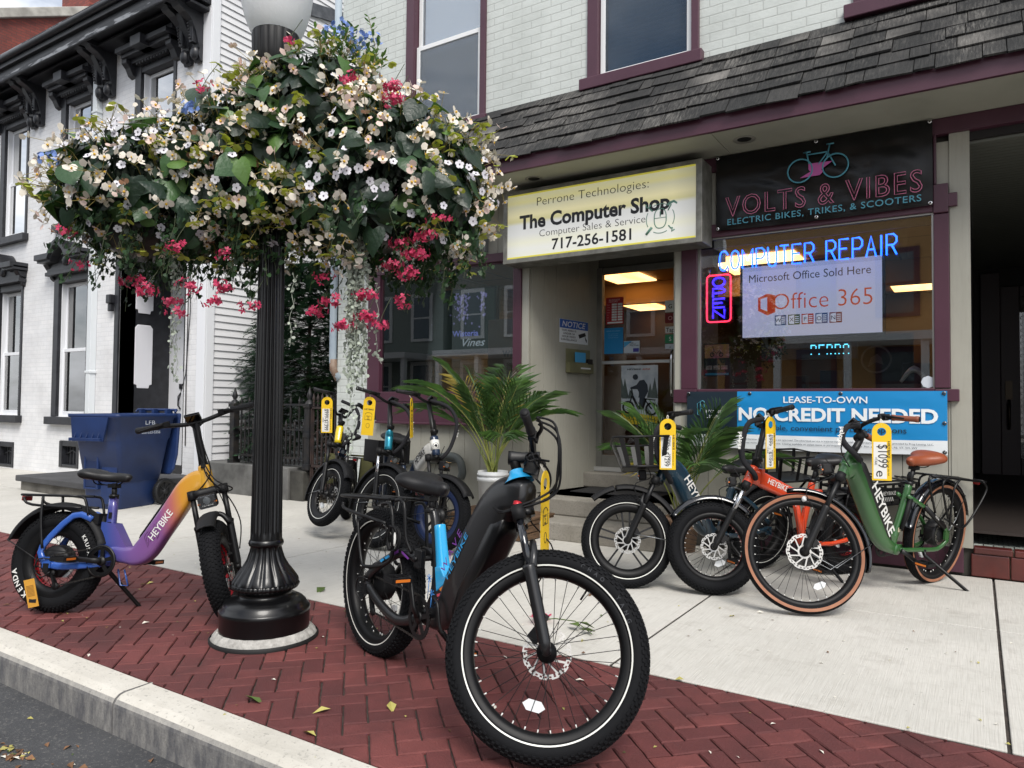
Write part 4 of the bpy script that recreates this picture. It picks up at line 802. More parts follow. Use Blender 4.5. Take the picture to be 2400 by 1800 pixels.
# hoods below the cornice (upper windows) with teeth
for a, c in UW:
    b = B(); 
    for i, (d, z0, z1) in enumerate(((.10, 6.33, 6.40), (.20, 6.40, 6.46), (.27, 6.46, 6.53), (.20, 6.53, 6.60))): b.box(a-.05-.04*i, YW-d, z0, c+.05+.04*i, YW, z1)
    for xx in (a-.12, c-.04): b.prism([(0, 6.15), (.06, 6.18), (.11, 6.28), (.17, 6.34), (.17, 6.46), (0, 6.46)], xx, xx+.13, (0, YW, 0), (0, -1, 0), (0, 0, 1), (1, 0, 0))
    x = a+.12
    while x < c-.14: b.prism([(x, 6.33), (x+.035, 6.285), (x+.07, 6.33)], 0, .09, (0, YW, 0)); x += .075
    b.box((a+c)/2-.13, YW-.34, 6.40, (a+c)/2+.13, YW, 6.55)
    wp('window_hood', b, BTR, bevel=.005)
# cornice
b = B()
for y0, z0, z1 in ((5.56, 6.86, 6.95), (5.52, 6.95, 7.02), (5.62, 6.74, 6.86)): b.box(-20, y0, z0, -8.93, YW, z1)
b.box(-20, 5.60, 6.66, -8.96, 5.64, 6.74); b.box(-20, 5.80, 6.66, -8.96, YW, 6.70)
b.tube([(-20, 5.53, 6.985), (-8.93, 5.53, 6.985)], .05, 10)
wp('cornice', b, BTR, bevel=.006)
wp('flashing', B().box(-20, 5.595, 6.672, -8.955, 5.5995, 6.742).box(-20, 5.50, 7.03, -8.92, 5.75, 7.045), mat('flashing', '8d9095', .6, c2='2c2e33', ns=2.5, nlo=.42, nhi=.5, stretch=(1, 1, 8)))
for xc in (-9.30, -11.55, -13.8, -16.05):
    b = B(); PR = [(0, 6.00), (.05, 5.98), (.09, 6.06), (.07, 6.15), (.10, 6.24), (.13, 6.36), (.20, 6.50), (.30, 6.58), (.40, 6.62), (.46, 6.70), (.46, 6.76), (0, 6.76)]
    for dx in (-.19, .05): b.prism(PR, xc+dx, xc+dx+.15, (0, YW, 0), (0, -1, 0), (0, 0, 1), (1, 0, 0)).box(xc+dx+.035, YW-.17, 6.22, xc+dx+.115, YW-.10, 6.5).sphere((xc+dx+.075, YW-.1, 6.09), .075, 10, 8, (1, .8, 1.3))
    for dx in (-.19, .05):
        for j in range(6): b.sphere((xc+dx+.075, YW-.185-.006*j, 6.26+j*.04), .018, 6, 4)
    for dx in (-.2, .04): b.box(xc+dx, YW-.5, 6.66, xc+dx+.17, YW, 6.735)
    b.prism([(0, 6.1), (.12, 6.3), (.3, 6.6), (0, 6.6)], xc-.05, xc+.06, (0, YW, 0), (0, -1, 0), (0, 0, 1), (1, 0, 0))
    wp('corbel', b, BTR, bevel=.006)
# downspout
b = B().box(-11.86, 6.02, .7, -11.74, 6.118, 6.66).box(-11.88, 6.01, 1.65, -11.72, 6.118, 1.69).box(-11.88, 6.01, 5.8, -11.72, 6.118, 5.84); wp('downspout', b, mat('downspout_white', 'd5dadd', .4), bevel=.008)
# entry recess
b = B().box(-11.13, YW+.0, 0, -11.09, 7.0, 3.4).box(-11.2, YW-.03, .2, -11.085, YW+.0, 3.5).box(-9.425, YW-.0, .2, -9.40, 7.0, 3.4).box(-11.2, YW-.03, 3.40, -9.42, YW+.0, 3.55).box(-11.09, YW+.01, 3.36, -9.42, 7.0, 3.4); wp('door_surround', b, BTR, bevel=.004)
f = wp('front_door', B().box(-11.09, 6.95, .2, -9.43, 7.0, 3.36), WH2)
wp('handle', B().tube([(-10.75, 6.94, 1.35), (-10.75, 6.90, 1.3), (-10.75, 6.90, 1.15), (-10.75, 6.94, 1.1)], .012, 8).box(-10.79, 6.935, 1.42, -10.71, 6.95, 1.5), BTR, f)
wp('pane', B().box(-10.7, 6.94, 1.7, -9.6, 6.949, 3.0), glass('house_glass', (.95, .96, .96, 1), 2.0), f)
b = B()
for z0, z1 in ((1.42, 2.42), (2.60, 3.30)):
    P = [(6.36, z0+.06), (6.40, z0+.05), (6.41, z0), (6.60, z0), (6.61, z0+.05), (6.65, z0+.06), (6.65, z1-.05), (6.61, z1), (6.40, z1), (6.36, z1-.05)]; b.prism(P, 0, .016, (-11.09, 0, 0), (0, 1, 0), (0, 0, 1), (1, 0, 0))
wp('reveal_panel', b, mat('panel_white', 'dfe0e6', .45), bevel=.012)
wp('wall_lantern', B().box(-11.33, 6.02, 2.72, -11.21, 6.119, 2.86).box(-11.31, 6.04, 2.60, -11.23, 6.11, 2.72), BTR, bevel=.015)
wp('cable', B().tube([(-9.33, 6.11, 3.4), (-9.34, 6.11, 1.5), (-9.33, 6.11, .6)], .008, 6).tube([(-9.30, 6.105, 3.4), (-9.27, 6.105, 2.5), (-9.35, 6.105, 1.6), (-9.5, 6.1, 1.2)], .006, 6), BTR)
# basement grilles
for a, c, z0, z1 in BW:
    arch = [(a, z0), (c, z0), (c, z1-.06)]+[(c-(c-a)*i/8, z1-.06+.06*sin(pi*i/8)) for i in range(1, 8)]+[(a, z1-.06)]
    f = wp('basement_window', B().box(a, YW-.015, z0, a+.09, YW+.1, z1-.01).box(c-.06, YW-.015, z0, c, YW+.1, z1-.01).box(a+.09, YW-.01, z1-.09, c-.06, YW+.1, z1).box(a+.09, YW-.01, z0, c-.06, YW+.1, z0+.05), BTR, bevel=.006)
    b = B(); 
    for i in range(5): x = a+.12+i*(c-a-.2)/4; b.box(x, YW+.06, z0+.05, x+.014, YW+.075, z1-.09)
    b.tube([(a+.1, YW+.055, (z0+z1)/2), (a+.2, YW+.055, (z0+z1)/2+.02), ((a+c)/2, YW+.055, (z0+z1)/2+.06), (c-.18, YW+.055, (z0+z1)/2+.02), (c-.07, YW+.055, (z0+z1)/2)], .01, 5, cr=3)
    wp('grille', b, BTR, f); wp('grille_back', B().box(a+.05, YW+.09, z0, c-.05, YW+.1, z1), mat('grille_dark', '26282c', .8), f)
# stoop
st = thing('front_stoop', 'low dark grey stone stoop before the white house door', 'stoop', (-10, 5.4, 0)); iv = M.Translation(-V(st.location))
obj('base', B().box(-10.93, 4.74, -.005, -9.0, 6.1, .12).xf(iv), mat('stoop_stone', '6f6c66', .9, c2='4f4c47', ns=5, bump=.5), st, bevel=.01)
obj('tread', B().box(-10.98, 4.69, .121, -8.95, 6.1, .20).xf(iv), mat('stoop_top', '4a4a4c', .8, c2='3b3b3d', ns=3, bump=.3), st, bevel=.012)
# ================================================================ red brick building behind
RBR = brick_mat('red_brick', '8a4034', '6e332c', '5a3a33', .215, .072, .008, axis='yz', bst=.5, dirt='4a241f')
rbld = thing('brick_building', 'tall red brick building rising behind the white house cornice', 'building', (-22, 9, 0)); iv = M.Translation(-V(rbld.location))
XB = -20.5
obj('brick_wall', B().prism([(5, 0), (10.25, 0), (10.25, 11.80), (5, 9.23)], -6, 0, (XB, 0, 0), (0, 1, 0), (0, 0, 1), (1, 0, 0)).xf(iv), RBR, rbld)
obj('coping', B().prism([(4.8, 9.13), (10.25, 11.80), (10.25, 12.06), (4.8, 9.39)], -6.1, .12, (XB, 0, 0), (0, 1, 0), (0, 0, 1), (1, 0, 0)).xf(iv), mat('coping_pale', 'b9b5ac', .6, c2='8c8880', ns=3), rbld, bevel=.02)
obj('chimney', B().box(XB-1.5, 10.25, 0, XB, 14, 16).xf(iv), brick_mat('red_brick_front', '8a4034', '6e332c', '5a3a33', .215, .072, .008, bst=.5), rbld)
# ================================================================ railing on a stone base, gate, shrub
sb = thing('stone_base', 'dark grey stuccoed base wall under the iron railing', 'wall', (-7.9, 6.2, 0)); iv = M.Translation(-V(sb.location))
STU = mat('stucco_grey', '6b6b69', .9, c2='4b4b4a', ns=4, bump=.5, bs=40)
obj('wall', B().box(-8.9, 6.13, -.02, -7.22, 6.45, .40).xf(iv), STU, sb, bevel=.012)
obj('end_pier', B().box(-7.219, 6.16, -.02, -6.98, 6.5, .365).xf(iv), mat('stucco_dark', '474641', .9, c2='2e2d2a', ns=6, bump=.5), sb, bevel=.01)
IR = mat('iron_dark', '202226', .5, .3, c2='34302d', ns=10, bump=.2)
def spear(b, x, y, z0, z1, r=.009, fin=True):
    b.mk().box(x-r, y-r, z0, x+r, y+r, z1-.1)
    if fin: b.lathe([(r, -.10), (.018, -.085), (.010, -.07), (.021, -.055), (.017, -.03), (.0, .03)], (x, y, z1-.03), 8).lathe([(.014, -.01), (.014, .01)], (x, y, z1-.16), 8)
fn = thing('iron_railing', 'black wrought iron railing with spear tops beside the white house', 'railing', (-7.7, 6.2, .4)); iv = M.Translation(-V(fn.location))
b = B(); x = -8.30; i = 0
while x < -7.05:
    spear(b, x, 6.25, .43, 1.30 if i % 2 == 0 else 1.0); x += .081; i += 1
obj('picket', b.xf(iv), IR, fn)
obj('rail', B().mk().box(-8.44, 6.23, 1.175, -7.0, 6.27, 1.20).mk().box(-8.44, 6.235, .86, -7.0, 6.265, .88).mk().box(-8.44, 6.23, .50, -7.0, 6.27, .525).xf(iv), IR, fn)
for xx in (-8.45, -6.99):
    q = B().box(xx-.045, 6.21, .38, xx+.045, 6.30, 1.2).box(xx-.06, 6.195, .38, xx+.06, 6.315, .45).box(xx-.055, 6.20, .78, xx+.055, 6.31, .83).box(xx-.058, 6.195, 1.15, xx+.058, 6.312, 1.20); q.lathe([(.06, 0), (.045, .03), (.02, .05), (.04, .09), (.03, .13), (0, .22)], (xx, 6.255, 1.2), 10); obj('post', q.xf(iv), IR, fn, bevel=.004)
gt = thing('iron_gate', 'rusty black iron gate with spear tops beside the shop wall', 'gate', (-6.75, 6.2, .1)); iv = M.Translation(-V(gt.location))
b = B(); x = -6.91
while x < -6.52: spear(b, x, 6.25, .10, 1.34 if x < -6.6 else 1.36, .008); x += .075
obj('picket', b.xf(iv), mat('iron_rust', '3a2c28', .7, c2='241f1f', ns=12), gt); obj('gate_frame', B().box(-6.935, 6.23, .42, -6.51, 6.27, .45).box(-6.935, 6.23, 1.14, -6.51, 6.27, 1.165).box(-6.935, 6.23, .10, -6.51, 6.27, .12).box(-6.94, 6.23, .1, -6.92, 6.27, 1.16).tube([(-6.92, 6.25, .8), (-6.8, 6.25, .88), (-6.65, 6.25, .86), (-6.52, 6.25, .75)], .008, 6, cr=4).xf(iv), mat('iron_rust', '3a2c28', .7), gt)
# evergreen shrub: drooping sprays of needles
def spray_shrub(name, label, c, rx, ry, z0, z1, n, mt, seed, cat='shrub', leaf=(.05, .012), droop=.5, reach=1):
    r = random.Random(seed); b = B(); st_ = B()
    for i in range(n):
        a = r.uniform(0, 2*pi); z = z0+(z1-z0)*r.random()**.8; e = (1-((z-z0)/(z1-z0))**2.2)**.5*r.uniform(.35, 1.08)*reach
        p = V((c[0]+rx*e*cos(a), c[1]+ry*e*sin(a), z)); d = V((cos(a)*rx, sin(a)*ry, .15)).normalized(); L = r.uniform(.16, .4); side = d.cross(V((0, 0, 1))).normalized(); pts = []
        for q in range(6):
            t = q/5; pts.append(p+d*L*t-V((0, 0, droop*L*t*t))+V((0, 0, r.gauss(0, .006))))
        for q in range(5):
            dd = (pts[q+1]-pts[q])
            for h in range(5):
                o_ = pts[q]+dd*(h/4)
                for s_ in (-1, 1):
                    ll = leaf[0]*r.uniform(.7, 1.3)*(1-.1*q); w2 = leaf[1]; tip = o_+(side*s_*.85+d*.6+V((0, 0, r.uniform(-.35, .25)))).normalized()*ll; n_ = d*w2
                    b.add([o_-n_*.5, o_+n_*.5, tip], [(0, 1, 2)])
        if i % 9 == 0: st_.tube([V((c[0], c[1], z-.1)), p], .005, 3, cap=False)
    t = thing(name, label, cat, (c[0], c[1], z0)); iv = M.Translation(-V(t.location))
    obj('foliage', b.xf(iv), mt, t); obj('stem', st_.tube([(c[0], c[1], 0), (c[0], c[1], z1*.8)], [.06, .02], 6).xf(iv), mat('bark', '3a2e25', .9), t); return t
YEW = mat('yew_needles', '3a5a3e', .6, c2='22382a', ns=3, rand=.5, trans=.15)
spray_shrub('evergreen_shrub', 'dark feathery evergreen filling the alley behind the iron railing', (-7.85, 7.0, 0), .98, .6, .5, 3.15, 2300, YEW, 21, leaf=(.075, .024))
spray_shrub('evergreen_shrub', 'lower dark evergreen behind the rusty gate by the shop wall', (-6.95, 7.6, 0), .5, .7, .4, 2.7, 700, YEW, 22, leaf=(.07, .022))
spray_shrub('leafy_shrub', 'small bright green shrub between the railing and the dark evergreen', (-7.1, 6.75, 0), .35, .25, .8, 1.55, 170, mat('shrub_green', '41613a', .55, rand=.4, trans=.2), 23, leaf=(.05, .03))
b = B()
for i in range(260): x, y = rnd.uniform(-7.2, -6.5), rnd.uniform(6.35, 7); zz = rnd.uniform(.02, .9)*rnd.random(); b.obox((x, y, zz), rnd.uniform(.06, .2), .012, .02, M.Rotation(rnd.uniform(0, 6), 3, 'Z') @ M.Rotation(rnd.uniform(-1, 1), 3, 'Y'))
tag(obj('brush_pile', b, mat('dead_twigs', '3b342e', .9, rand=.4)), 'heap of dead brown twigs behind the iron gate', 'brush pile', kind='stuff')
dp = thing('downspout', 'pale blue grey downspout on the shop corner next to the alley', 'downspout', (-6.55, 6.2, 1.2)); iv = M.Translation(-V(dp.location))
obj('pipe', B().tube([(-6.56, 6.22, 7.5), (-6.56, 6.22, 1.72), (-6.55, 6.23, 1.6), (-6.47, 6.25, 1.50)], .045, 12).xf(iv), mat('pipe_blue_grey', '93a1ad', .4, c2='a3aeb6', ns=2), dp)
obj('pipe_elbow', B().tube([(-6.555, 6.222, 1.74), (-6.552, 6.226, 1.62), (-6.49, 6.25, 1.50)], .0475, 12).xf(iv), mat('pipe_rust', '8b7a6c', .7, c2='6a4c38', ns=14), dp)
# ================================================================ houses across the road (seen mirrored in the glass)
def opposite(name, label, x0, x1, h, wall, trim, cols):
    t = thing(name, label, 'house', ((x0+x1)/2, -13, 0)); iv = M.Translation(-V(t.location)); y = -13
    wx = [x0+(i+.5)*(x1-x0)/cols for i in range(cols)]
    obj('wall', B().box(x0, y-6, 0, x1, y, h).xf(iv), wall, t)
    for x in wx:
        for z in (1.1, 4.2):
            f = obj('window', B().box(x-.62, y+.001, z-.12, x+.62, y+.06, z+2.05).xf(iv), trim, t); obj('pane', B().box(x-.45, y+.061, z, x+.45, y+.07, z+.9).box(x-.45, y+.061, z+.97, x+.45, y+.07, z+1.88).xf(iv), mat('far_pane', '56636b', .15), f)
    obj('cornice', B().box(x0, y+.01, h-.5, x1, y+.5, h).xf(iv), trim, t)
    q = B().box(x0+.5, y+.02, 3.2, x1-.5, y+2.0, 3.45)
    for x in np.linspace(x0+.7, x1-.7, cols+1): q.box(x-.1, y+1.7, 0, x+.1, y+1.9, 3.2)
    obj('porch', q.xf(iv), mat('porch_white', 'c9ccca', .6), t); return t
opposite('house', 'grey green house with white porch across the road', -19.5, -8.2, 8.5, mat('far_green', '6b7672', .7), mat('porch_white', 'c9ccca', .6), 5)
opposite('house', 'tan brick house with maroon window trim across the road', -8.0, 1.5, 9.0, mat('far_tan', 'b8915f', .8), MAR, 4)
opposite('house', 'dark olive house with pale trim across the road', -32, -20, 8.5, mat('far_olive', '7b857f', .8), mat('porch_white', 'c9ccca', .6), 5)
# ================================================================ street lamp
LB = mat('lamp_black', '08080a', .32, coat=.15, bump=.12, bs=25, spec=.4)
LX, LY = -3.1, 2.5
lp = thing('street_lamp', 'black cast iron street lamp with fluted post and frosted globe', 'street lamp', (LX, LY, 0))
def modlathe(prof, n, fl, amp, sharp=False):
    """lathe whose radius is modulated round the axis: flutes or ribs"""
    b = B(); L = len(prof); vs = []
    for i in range(n):
        a = 2*pi*i/n; c = abs(cos(fl*a/2)); mdl = (1-c**6) if sharp else (1-c)
        for r, z, am in prof: vs.append(((r-amp*am*(1-mdl if sharp else mdl))*cos(a), (r-amp*am*(1-mdl if sharp else mdl))*sin(a), z))
    b.add(vs, [(i*L+j, ((i+1) % n)*L+j, ((i+1) % n)*L+j+1, i*L+j+1) for i in range(n) for j in range(L-1)], True); return b
obj('base', B().lathe([(.222, .035), (.224, .13), (.226, .137), (.226, .15), (.222, .158), (.210, .165), (.205, .18), (.19, .195), (.16, .21), (.135, .218), (.131, .235), (.138, .24), (.142, .25)], n=64), LB, lp)
obj('base_bead', modlathe([(.14, .245, .3), (.163, .255, 1), (.172, .27, 1), (.163, .285, 1), (.15, .295, .3)], 160, 44, .006), LB, lp)
obj('base_flare', modlathe([(.166, .287, .2), (.163, .30, 1), (.142, .33, 1), (.115, .365, 1), (.095, .40, 1), (.083, .435, 1), (.077, .462, 1), (.078, .468, .1)], 192, 16, .008, True), LB, lp)
obj('collar', B().lathe([(.076, .465), (.084, .47), (.088, .482), (.084, .495), (.08, .5)], n=48), LB, lp)
obj('post', modlathe([(.079, .498, 0), (.078, .53, 0), (.078, .545, 1), (.074, 1.0, 1), (.068, 1.6, 1), (.062, 2.2, 1), (.058, 2.75, 1), (.058, 2.78, 0)], 240, 20, .0085), LB, lp)
obj('fitter', modlathe([(.075, 2.76, 0), (.085, 2.80, 0), (.06, 2.83, 0), (.06, 2.92, 0), (.10, 2.97, .5), (.118, 3.02, 1), (.122, 3.13, 1), (.118, 3.14, 0)], 144, 18, .006, True), mat('fitter_black', '101012', .6), lp)
k = N('frosted_globe'); f = k.noise(k.coord((1, 1, .6)), 70, 4, .7); k.p.inputs['Base Color'].default_value = hexc('fbfcfd'); k.p.inputs['Roughness'].default_value = .35; k.bump(f, .3, .01); tr = k.n('BsdfTranslucent'); ms = k.n('MixShader'); ms.inputs[0].default_value = .5; tr.inputs[0].default_value = hexc('f2f5f7'); k.l(k.p.outputs[0], ms.inputs[1]); k.l(tr.outputs[0], ms.inputs[2]); k.l(ms.outputs[0], k.o.inputs[0])
obj('globe', B().lathe([(.112, 3.135), (.135, 3.16), (.158, 3.22), (.176, 3.29), (.188, 3.38), (.19, 3.46), (.175, 3.56), (.15, 3.60)], n=48), k.m, lp)
obj('finial', B().lathe([(.19, 3.59), (.16, 3.62), (.08, 3.68), (.03, 3.72), (.04, 3.78), (0, 3.86)], n=32), LB, lp)
k = N('mortar_collar'); f = k.noise(k.coord(), 24, 6, .7); k.col(k.mix(k.ramp(f, (.35, G(0)), (.7, G(1))), hexc('bdbbb6'), hexc('8d8b87'))); k.p.inputs['Roughness'].default_value = .9; k.bump(f, .8, .012)
obj('mortar_collar', modlathe([(.262, -.004, .6), (.26, .018, 1), (.248, .032, 1), (.232, .048, 1), (.226, .052, .3), (.218, .04, 0)], 120, 23, .008), k.m, lp)
obj('gasket', B().lathe([(.268, -.004), (.27, .012), (.262, .02)], n=64), mat('tar_black', '131314', .7), lp)
b = B()
for lat, dz in ((-.62, 0), (.52, 0)):
    d = V((R_.x, R_.y, 0))*lat; b.tube([(0, 0, 2.35), d*.4+V((0, 0, 2.52)), d*.8+V((0, 0, 2.45)), d+V((0, 0, 2.3))], .014, 8, cr=5)
obj('basket_arm', b, LB, lp)
# ================================================================ flower baskets
k = N('begonia_leaf'); g = k.n('NewGeometry'); cc = k.ramp(g.outputs['Random Per Island'], (0, hexc('16271d')), (.55, hexc('233c29')), (.85, hexc('365632')), (1, hexc('587838')))
k.p.inputs['Roughness'].default_value = .42; k.col(cc); k.bump(k.noise(k.coord(), 45, 2, .5), .4, .01)
tr = k.n('BsdfTranslucent'); ms = k.n('MixShader'); ms.inputs[0].default_value = .15; tr.inputs[0].default_value = hexc('5f8a3a'); k.l(k.p.outputs[0], ms.inputs[1]); k.l(tr.outputs[0], ms.inputs[2]); k.l(ms.outputs[0], k.o.inputs[0]); BEG = k.m
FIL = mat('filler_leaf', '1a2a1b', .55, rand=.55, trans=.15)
CREAM = mat('cream_petal', 'ece4d6', .5, rand=.06, trans=.2); BLUSH = mat('blush_petal', 'e6cdc3', .5, rand=.1, trans=.2); YELC = mat('stamen_yellow', 'd6a92e', .5)
CHART = mat('chartreuse_pod', 'b9c24e', .5, rand=.25, trans=.2); PET = mat('white_petunia', 'dfdde4', .5, rand=.05, trans=.15); PEYE = mat('petunia_throat', '5b5560', .6)
BLUE = mat('plumbago_blue', '7d99d8', .5, rand=.15, trans=.15); HOT = mat('geranium_pink', 'c23a60', .5, rand=.25, trans=.2); BROWN = mat('withered', '6b4a30', .7, rand=.3); STEM = mat('begonia_stem', '8f8148', .5, rand=.2); SILV = mat('silver_vine', '9fa89a', .6, rand=.2)
def frame(n, up=None):
    n = n.normalized(); u = (up or V((0, 0, 1))); x = u.cross(n)
    if x.length < 1e-3: x = V((1, 0, 0)).cross(n)
    x.normalize(); return x, n.cross(x), n
HEART = [(-.02, .06), (-.2, .2), (-.36, .18), (-.44, -.02), (-.40, -.28), (-.24, -.56), (.02, -.86), (.2, -.56), (.36, -.26), (.40, .02), (.3, .22), (.14, .2)]
def bleaf(b, p, n, s, r, roll):
    x, y, z = frame(n); c_, s_ = cos(roll), sin(roll); x, y = x*c_+y*s_, y*c_-x*s_; fold = r.uniform(.1, .55); cup = r.uniform(-.1, .35)
    vs = [p]+[p+(x*u+y*v)*s+z*s*(-fold*abs(u)*.8-cup*(v*v)) for u, v in HEART]; vs[0] = p+z*s*.02
    mid = p+y*s*-.4+z*s*(-cup*.16+.02); vs.append(mid); m_ = len(vs)-1
    L = len(HEART); fs = []
    for i in range(L):
        j = (i+1) % L; cen = m_ if 3 <= i <= 8 else 0; fs.append((cen, 1+i, 1+j))
    fs += [(0, 1+3, m_), (0, m_, 1+9)]
    b.add(vs, fs, True)
def petal(b, p, d, n, L, W, cup=.2):
    s_ = d.cross(n).normalized(); b.add([p, p+d*L*.45+s_*W*.5+n*cup*L*.25, p+d*L*.9+s_*W*.34+n*cup*L*.6, p+d*L+n*cup*L*.75, p+d*L*.9-s_*W*.34+n*cup*L*.6, p+d*L*.45-s_*W*.5+n*cup*L*.25], [(0, 1, 2, 3), (0, 3, 4, 5)], True)
def blossom(b, c, n, s, r, kind):
    x, y, z = frame(n, V((r.gauss(0, 1), r.gauss(0, 1), r.gauss(0, 1))))
    if kind == 'beg':
        for d, L, W in ((x, 1, 1.15), (-x, 1, 1.15), (y, .75, .5), (-y, .75, .5)): petal(b, c, d, z, s*L, s*W, r.uniform(.1, .6))
    elif kind == 'shell':
        for d in (x, -x): petal(b, c, d, z, s*.9, s*1.3, .9)
    else:
        for i in range(5): a = 2*pi*i/5; petal(b, c, x*cos(a)+y*sin(a), z, s, s*.95, .15)
def basket(name, label, lat, dep, zc, lobes, seed, nleaf, nblo, vines, tops, gers, pets):
    r = random.Random(seed); base = V((LX, LY, 0))+V((R_.x, R_.y, 0))*lat+V((F_.x, F_.y, 0)).normalized()*dep
    t = thing(name, label, 'flower basket', base+V((0, 0, zc-.36))); iv = M.Translation(-V(t.location)); RX, FX = V((R_.x, R_.y, 0)), V((F_.x, F_.y, 0)).normalized()
    def shell(rad, low=-1, hi=1, lobe=None):
        L = lobe or r.choices(lobes, weights=[l[6] for l in lobes])[0]
        while True:
            d = V((r.gauss(0, 1), r.gauss(0, 1), r.gauss(0, 1))).normalized()
            if low <= d.z <= hi and (d.y*1 < .75): break
        # bias towards any direction; ellipsoid radii L[3..5]
        n = (RX*d.x/L[3]+FX*d.y/L[4]+V((0, 0, d.z/L[5]))).normalized()
        wob = 1+.16*noise.noise(V((d.x*2.2+seed, d.y*2.2, d.z*2.2)))
        p = V((LX, LY, 0))+RX*(L[0]+d.x*L[3]*rad*wob)+FX*(L[1]+d.y*L[4]*rad*wob)+V((0, 0, L[2]+d.z*L[5]*rad*wob)); return p, n, d
    obj('bowl', B().lathe([(0, zc-.36), (.12, zc-.35), (.24, zc-.30), (.29, zc-.22), (.28, zc-.21)], (base.x, base.y, 0), 32).xf(iv), mat('bowl_dark', '26241f', .4), t)
    # dense dark inner filling
    b = B()
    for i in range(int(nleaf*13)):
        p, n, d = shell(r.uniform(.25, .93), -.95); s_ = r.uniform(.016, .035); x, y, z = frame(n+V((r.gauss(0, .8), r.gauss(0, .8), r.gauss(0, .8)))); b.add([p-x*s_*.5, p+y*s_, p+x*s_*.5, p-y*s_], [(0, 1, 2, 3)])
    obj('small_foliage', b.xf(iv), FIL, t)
    b = B()
    for i in range(nleaf):
        p, n, d = shell(r.uniform(.74, 1.03), -.75); n2 = (n+V((0, 0, .35))+V((r.gauss(0, .35), r.gauss(0, .35), r.gauss(0, .3)))).normalized(); bleaf(b, p, n2, r.choice((.07, .09, .11, .13, .15))*r.uniform(.8, 1.15), r, r.gauss(0, .7))
    obj('foliage', b.xf(iv), BEG, t)
    bc, bb, by_, bp, bs, bw = B(), B(), B(), B(), B(), B()
    for i in range(nblo):
        p, n, d = shell(r.uniform(.98, 1.12), -.85); q0, _, _ = p-n*.12-V((0, 0, .03)), 0, 0
        bs.tube([q0, (q0+p)/2+V((0, 0, .02)), p], .0022, 3, cap=False); pod = r.random() < .2*(1.2-d.z)
        if r.random() < .04: tgt = bw
        for j in range(r.randint(2, 5)):
            c = p+V((r.gauss(0, .034), r.gauss(0, .034), r.gauss(0, .034))); nn_ = (n+V((r.gauss(0, .5), r.gauss(0, .5), r.gauss(0, .5)-.1))).normalized(); bs.tube([p-n*.03, c], .0014, 3, cap=False)
            if pod:
                for a in range(3): x, y, z = frame(V((0, 0, -1))+n*.3, V((r.gauss(0, 1), r.gauss(0, 1), .1))); an = a*2.1; petal(bp, c, (x*cos(an)+y*sin(an)), z, .036, .033, .7)
                if r.random() < .6: blossom(bc, c-V((0, 0, .018)), nn_-V((0, 0, .8)), .018, r, 'shell')
            elif r.random() < .035: blossom(bw, c, nn_, .022, r, 'beg')
            else:
                tgt = bb if r.random() < .2 else bc; kd = 'shell' if r.random() < .42 else 'beg'; s_ = r.uniform(.022, .034); blossom(tgt, c, nn_, s_, r, kd)
                if kd == 'beg': by_.sphere(c+nn_*.006, .006, 6, 4)
    for nm, q, m_ in (('cream_blossom', bc, CREAM), ('blush_blossom', bb, BLUSH), ('stamen', by_, YELC), ('seed_pod', bp, CHART), ('flower_stem', bs, STEM), ('withered_blossom', bw, BROWN)): tag(obj(nm, q.xf(iv), m_, t), kind='stuff')
    bq, be = B(), B()
    for lo, hi, cnt, lb in pets:
        for i in range(cnt):
            p, n, d = shell(r.uniform(.97, 1.06), lo, hi, lobes[lb]); nn_ = (n+V((0, -.4, .3))+V((r.gauss(0, .4), r.gauss(0, .4), r.gauss(0, .4)))).normalized(); blossom(bq, p, nn_, r.uniform(.019, .025), r, 'pet'); be.sphere(p+nn_*.003, .004, 5, 4)
    tag(obj('petunia_blossom', bq.xf(iv), PET, t), kind='stuff'); tag(obj('petunia_throat', be.xf(iv), PEYE, t), kind='stuff')
    q = B(); qs = B()
    for lt, dp_, z in tops:
        c = V((LX, LY, 0))+RX*lt+FX*dp_+V((0, 0, z))
        for j in range(14):
            d = V((r.gauss(0, 1), r.gauss(0, 1), r.gauss(0, .7)+.4)).normalized(); blossom(q, c+V((d.x*1.5, d.y, d.z))*r.uniform(.02, .05), d+V((r.gauss(0, .5), r.gauss(0, .5), r.gauss(0, .5))), .013, r, 'pet')
    if tops: tag(obj('plumbago_blossom', q.xf(iv), BLUE, t), kind='stuff')
    q = B()
    for lt, dp_, z, cnt in gers:
        c = V((LX, LY, 0))+RX*lt+FX*dp_+V((0, 0, z)); qs.tube([c+V((0, .08, .14)), c+V((0, .03, .06)), c], .002, 3, cap=False)
        for j in range(cnt):
            d = V((r.gauss(0, 1), r.gauss(0, 1), r.gauss(0, .7))).normalized(); cc_ = c+V((d.x*1.5, d.y, d.z*.7))*r.uniform(.01, .055)
            for a in range(5): x, y, z_ = frame(d, V((r.gauss(0, 1), r.gauss(0, 1), .1))); an = a*1.25+r.gauss(0, .2); petal(q, cc_, x*cos(an)+y*sin(an), z_, .018, .010, .25)
    tag(obj('geranium_blossom', q.xf(iv), HOT, t), kind='stuff'); 
    # trailing ivy leaves below
    q = B()
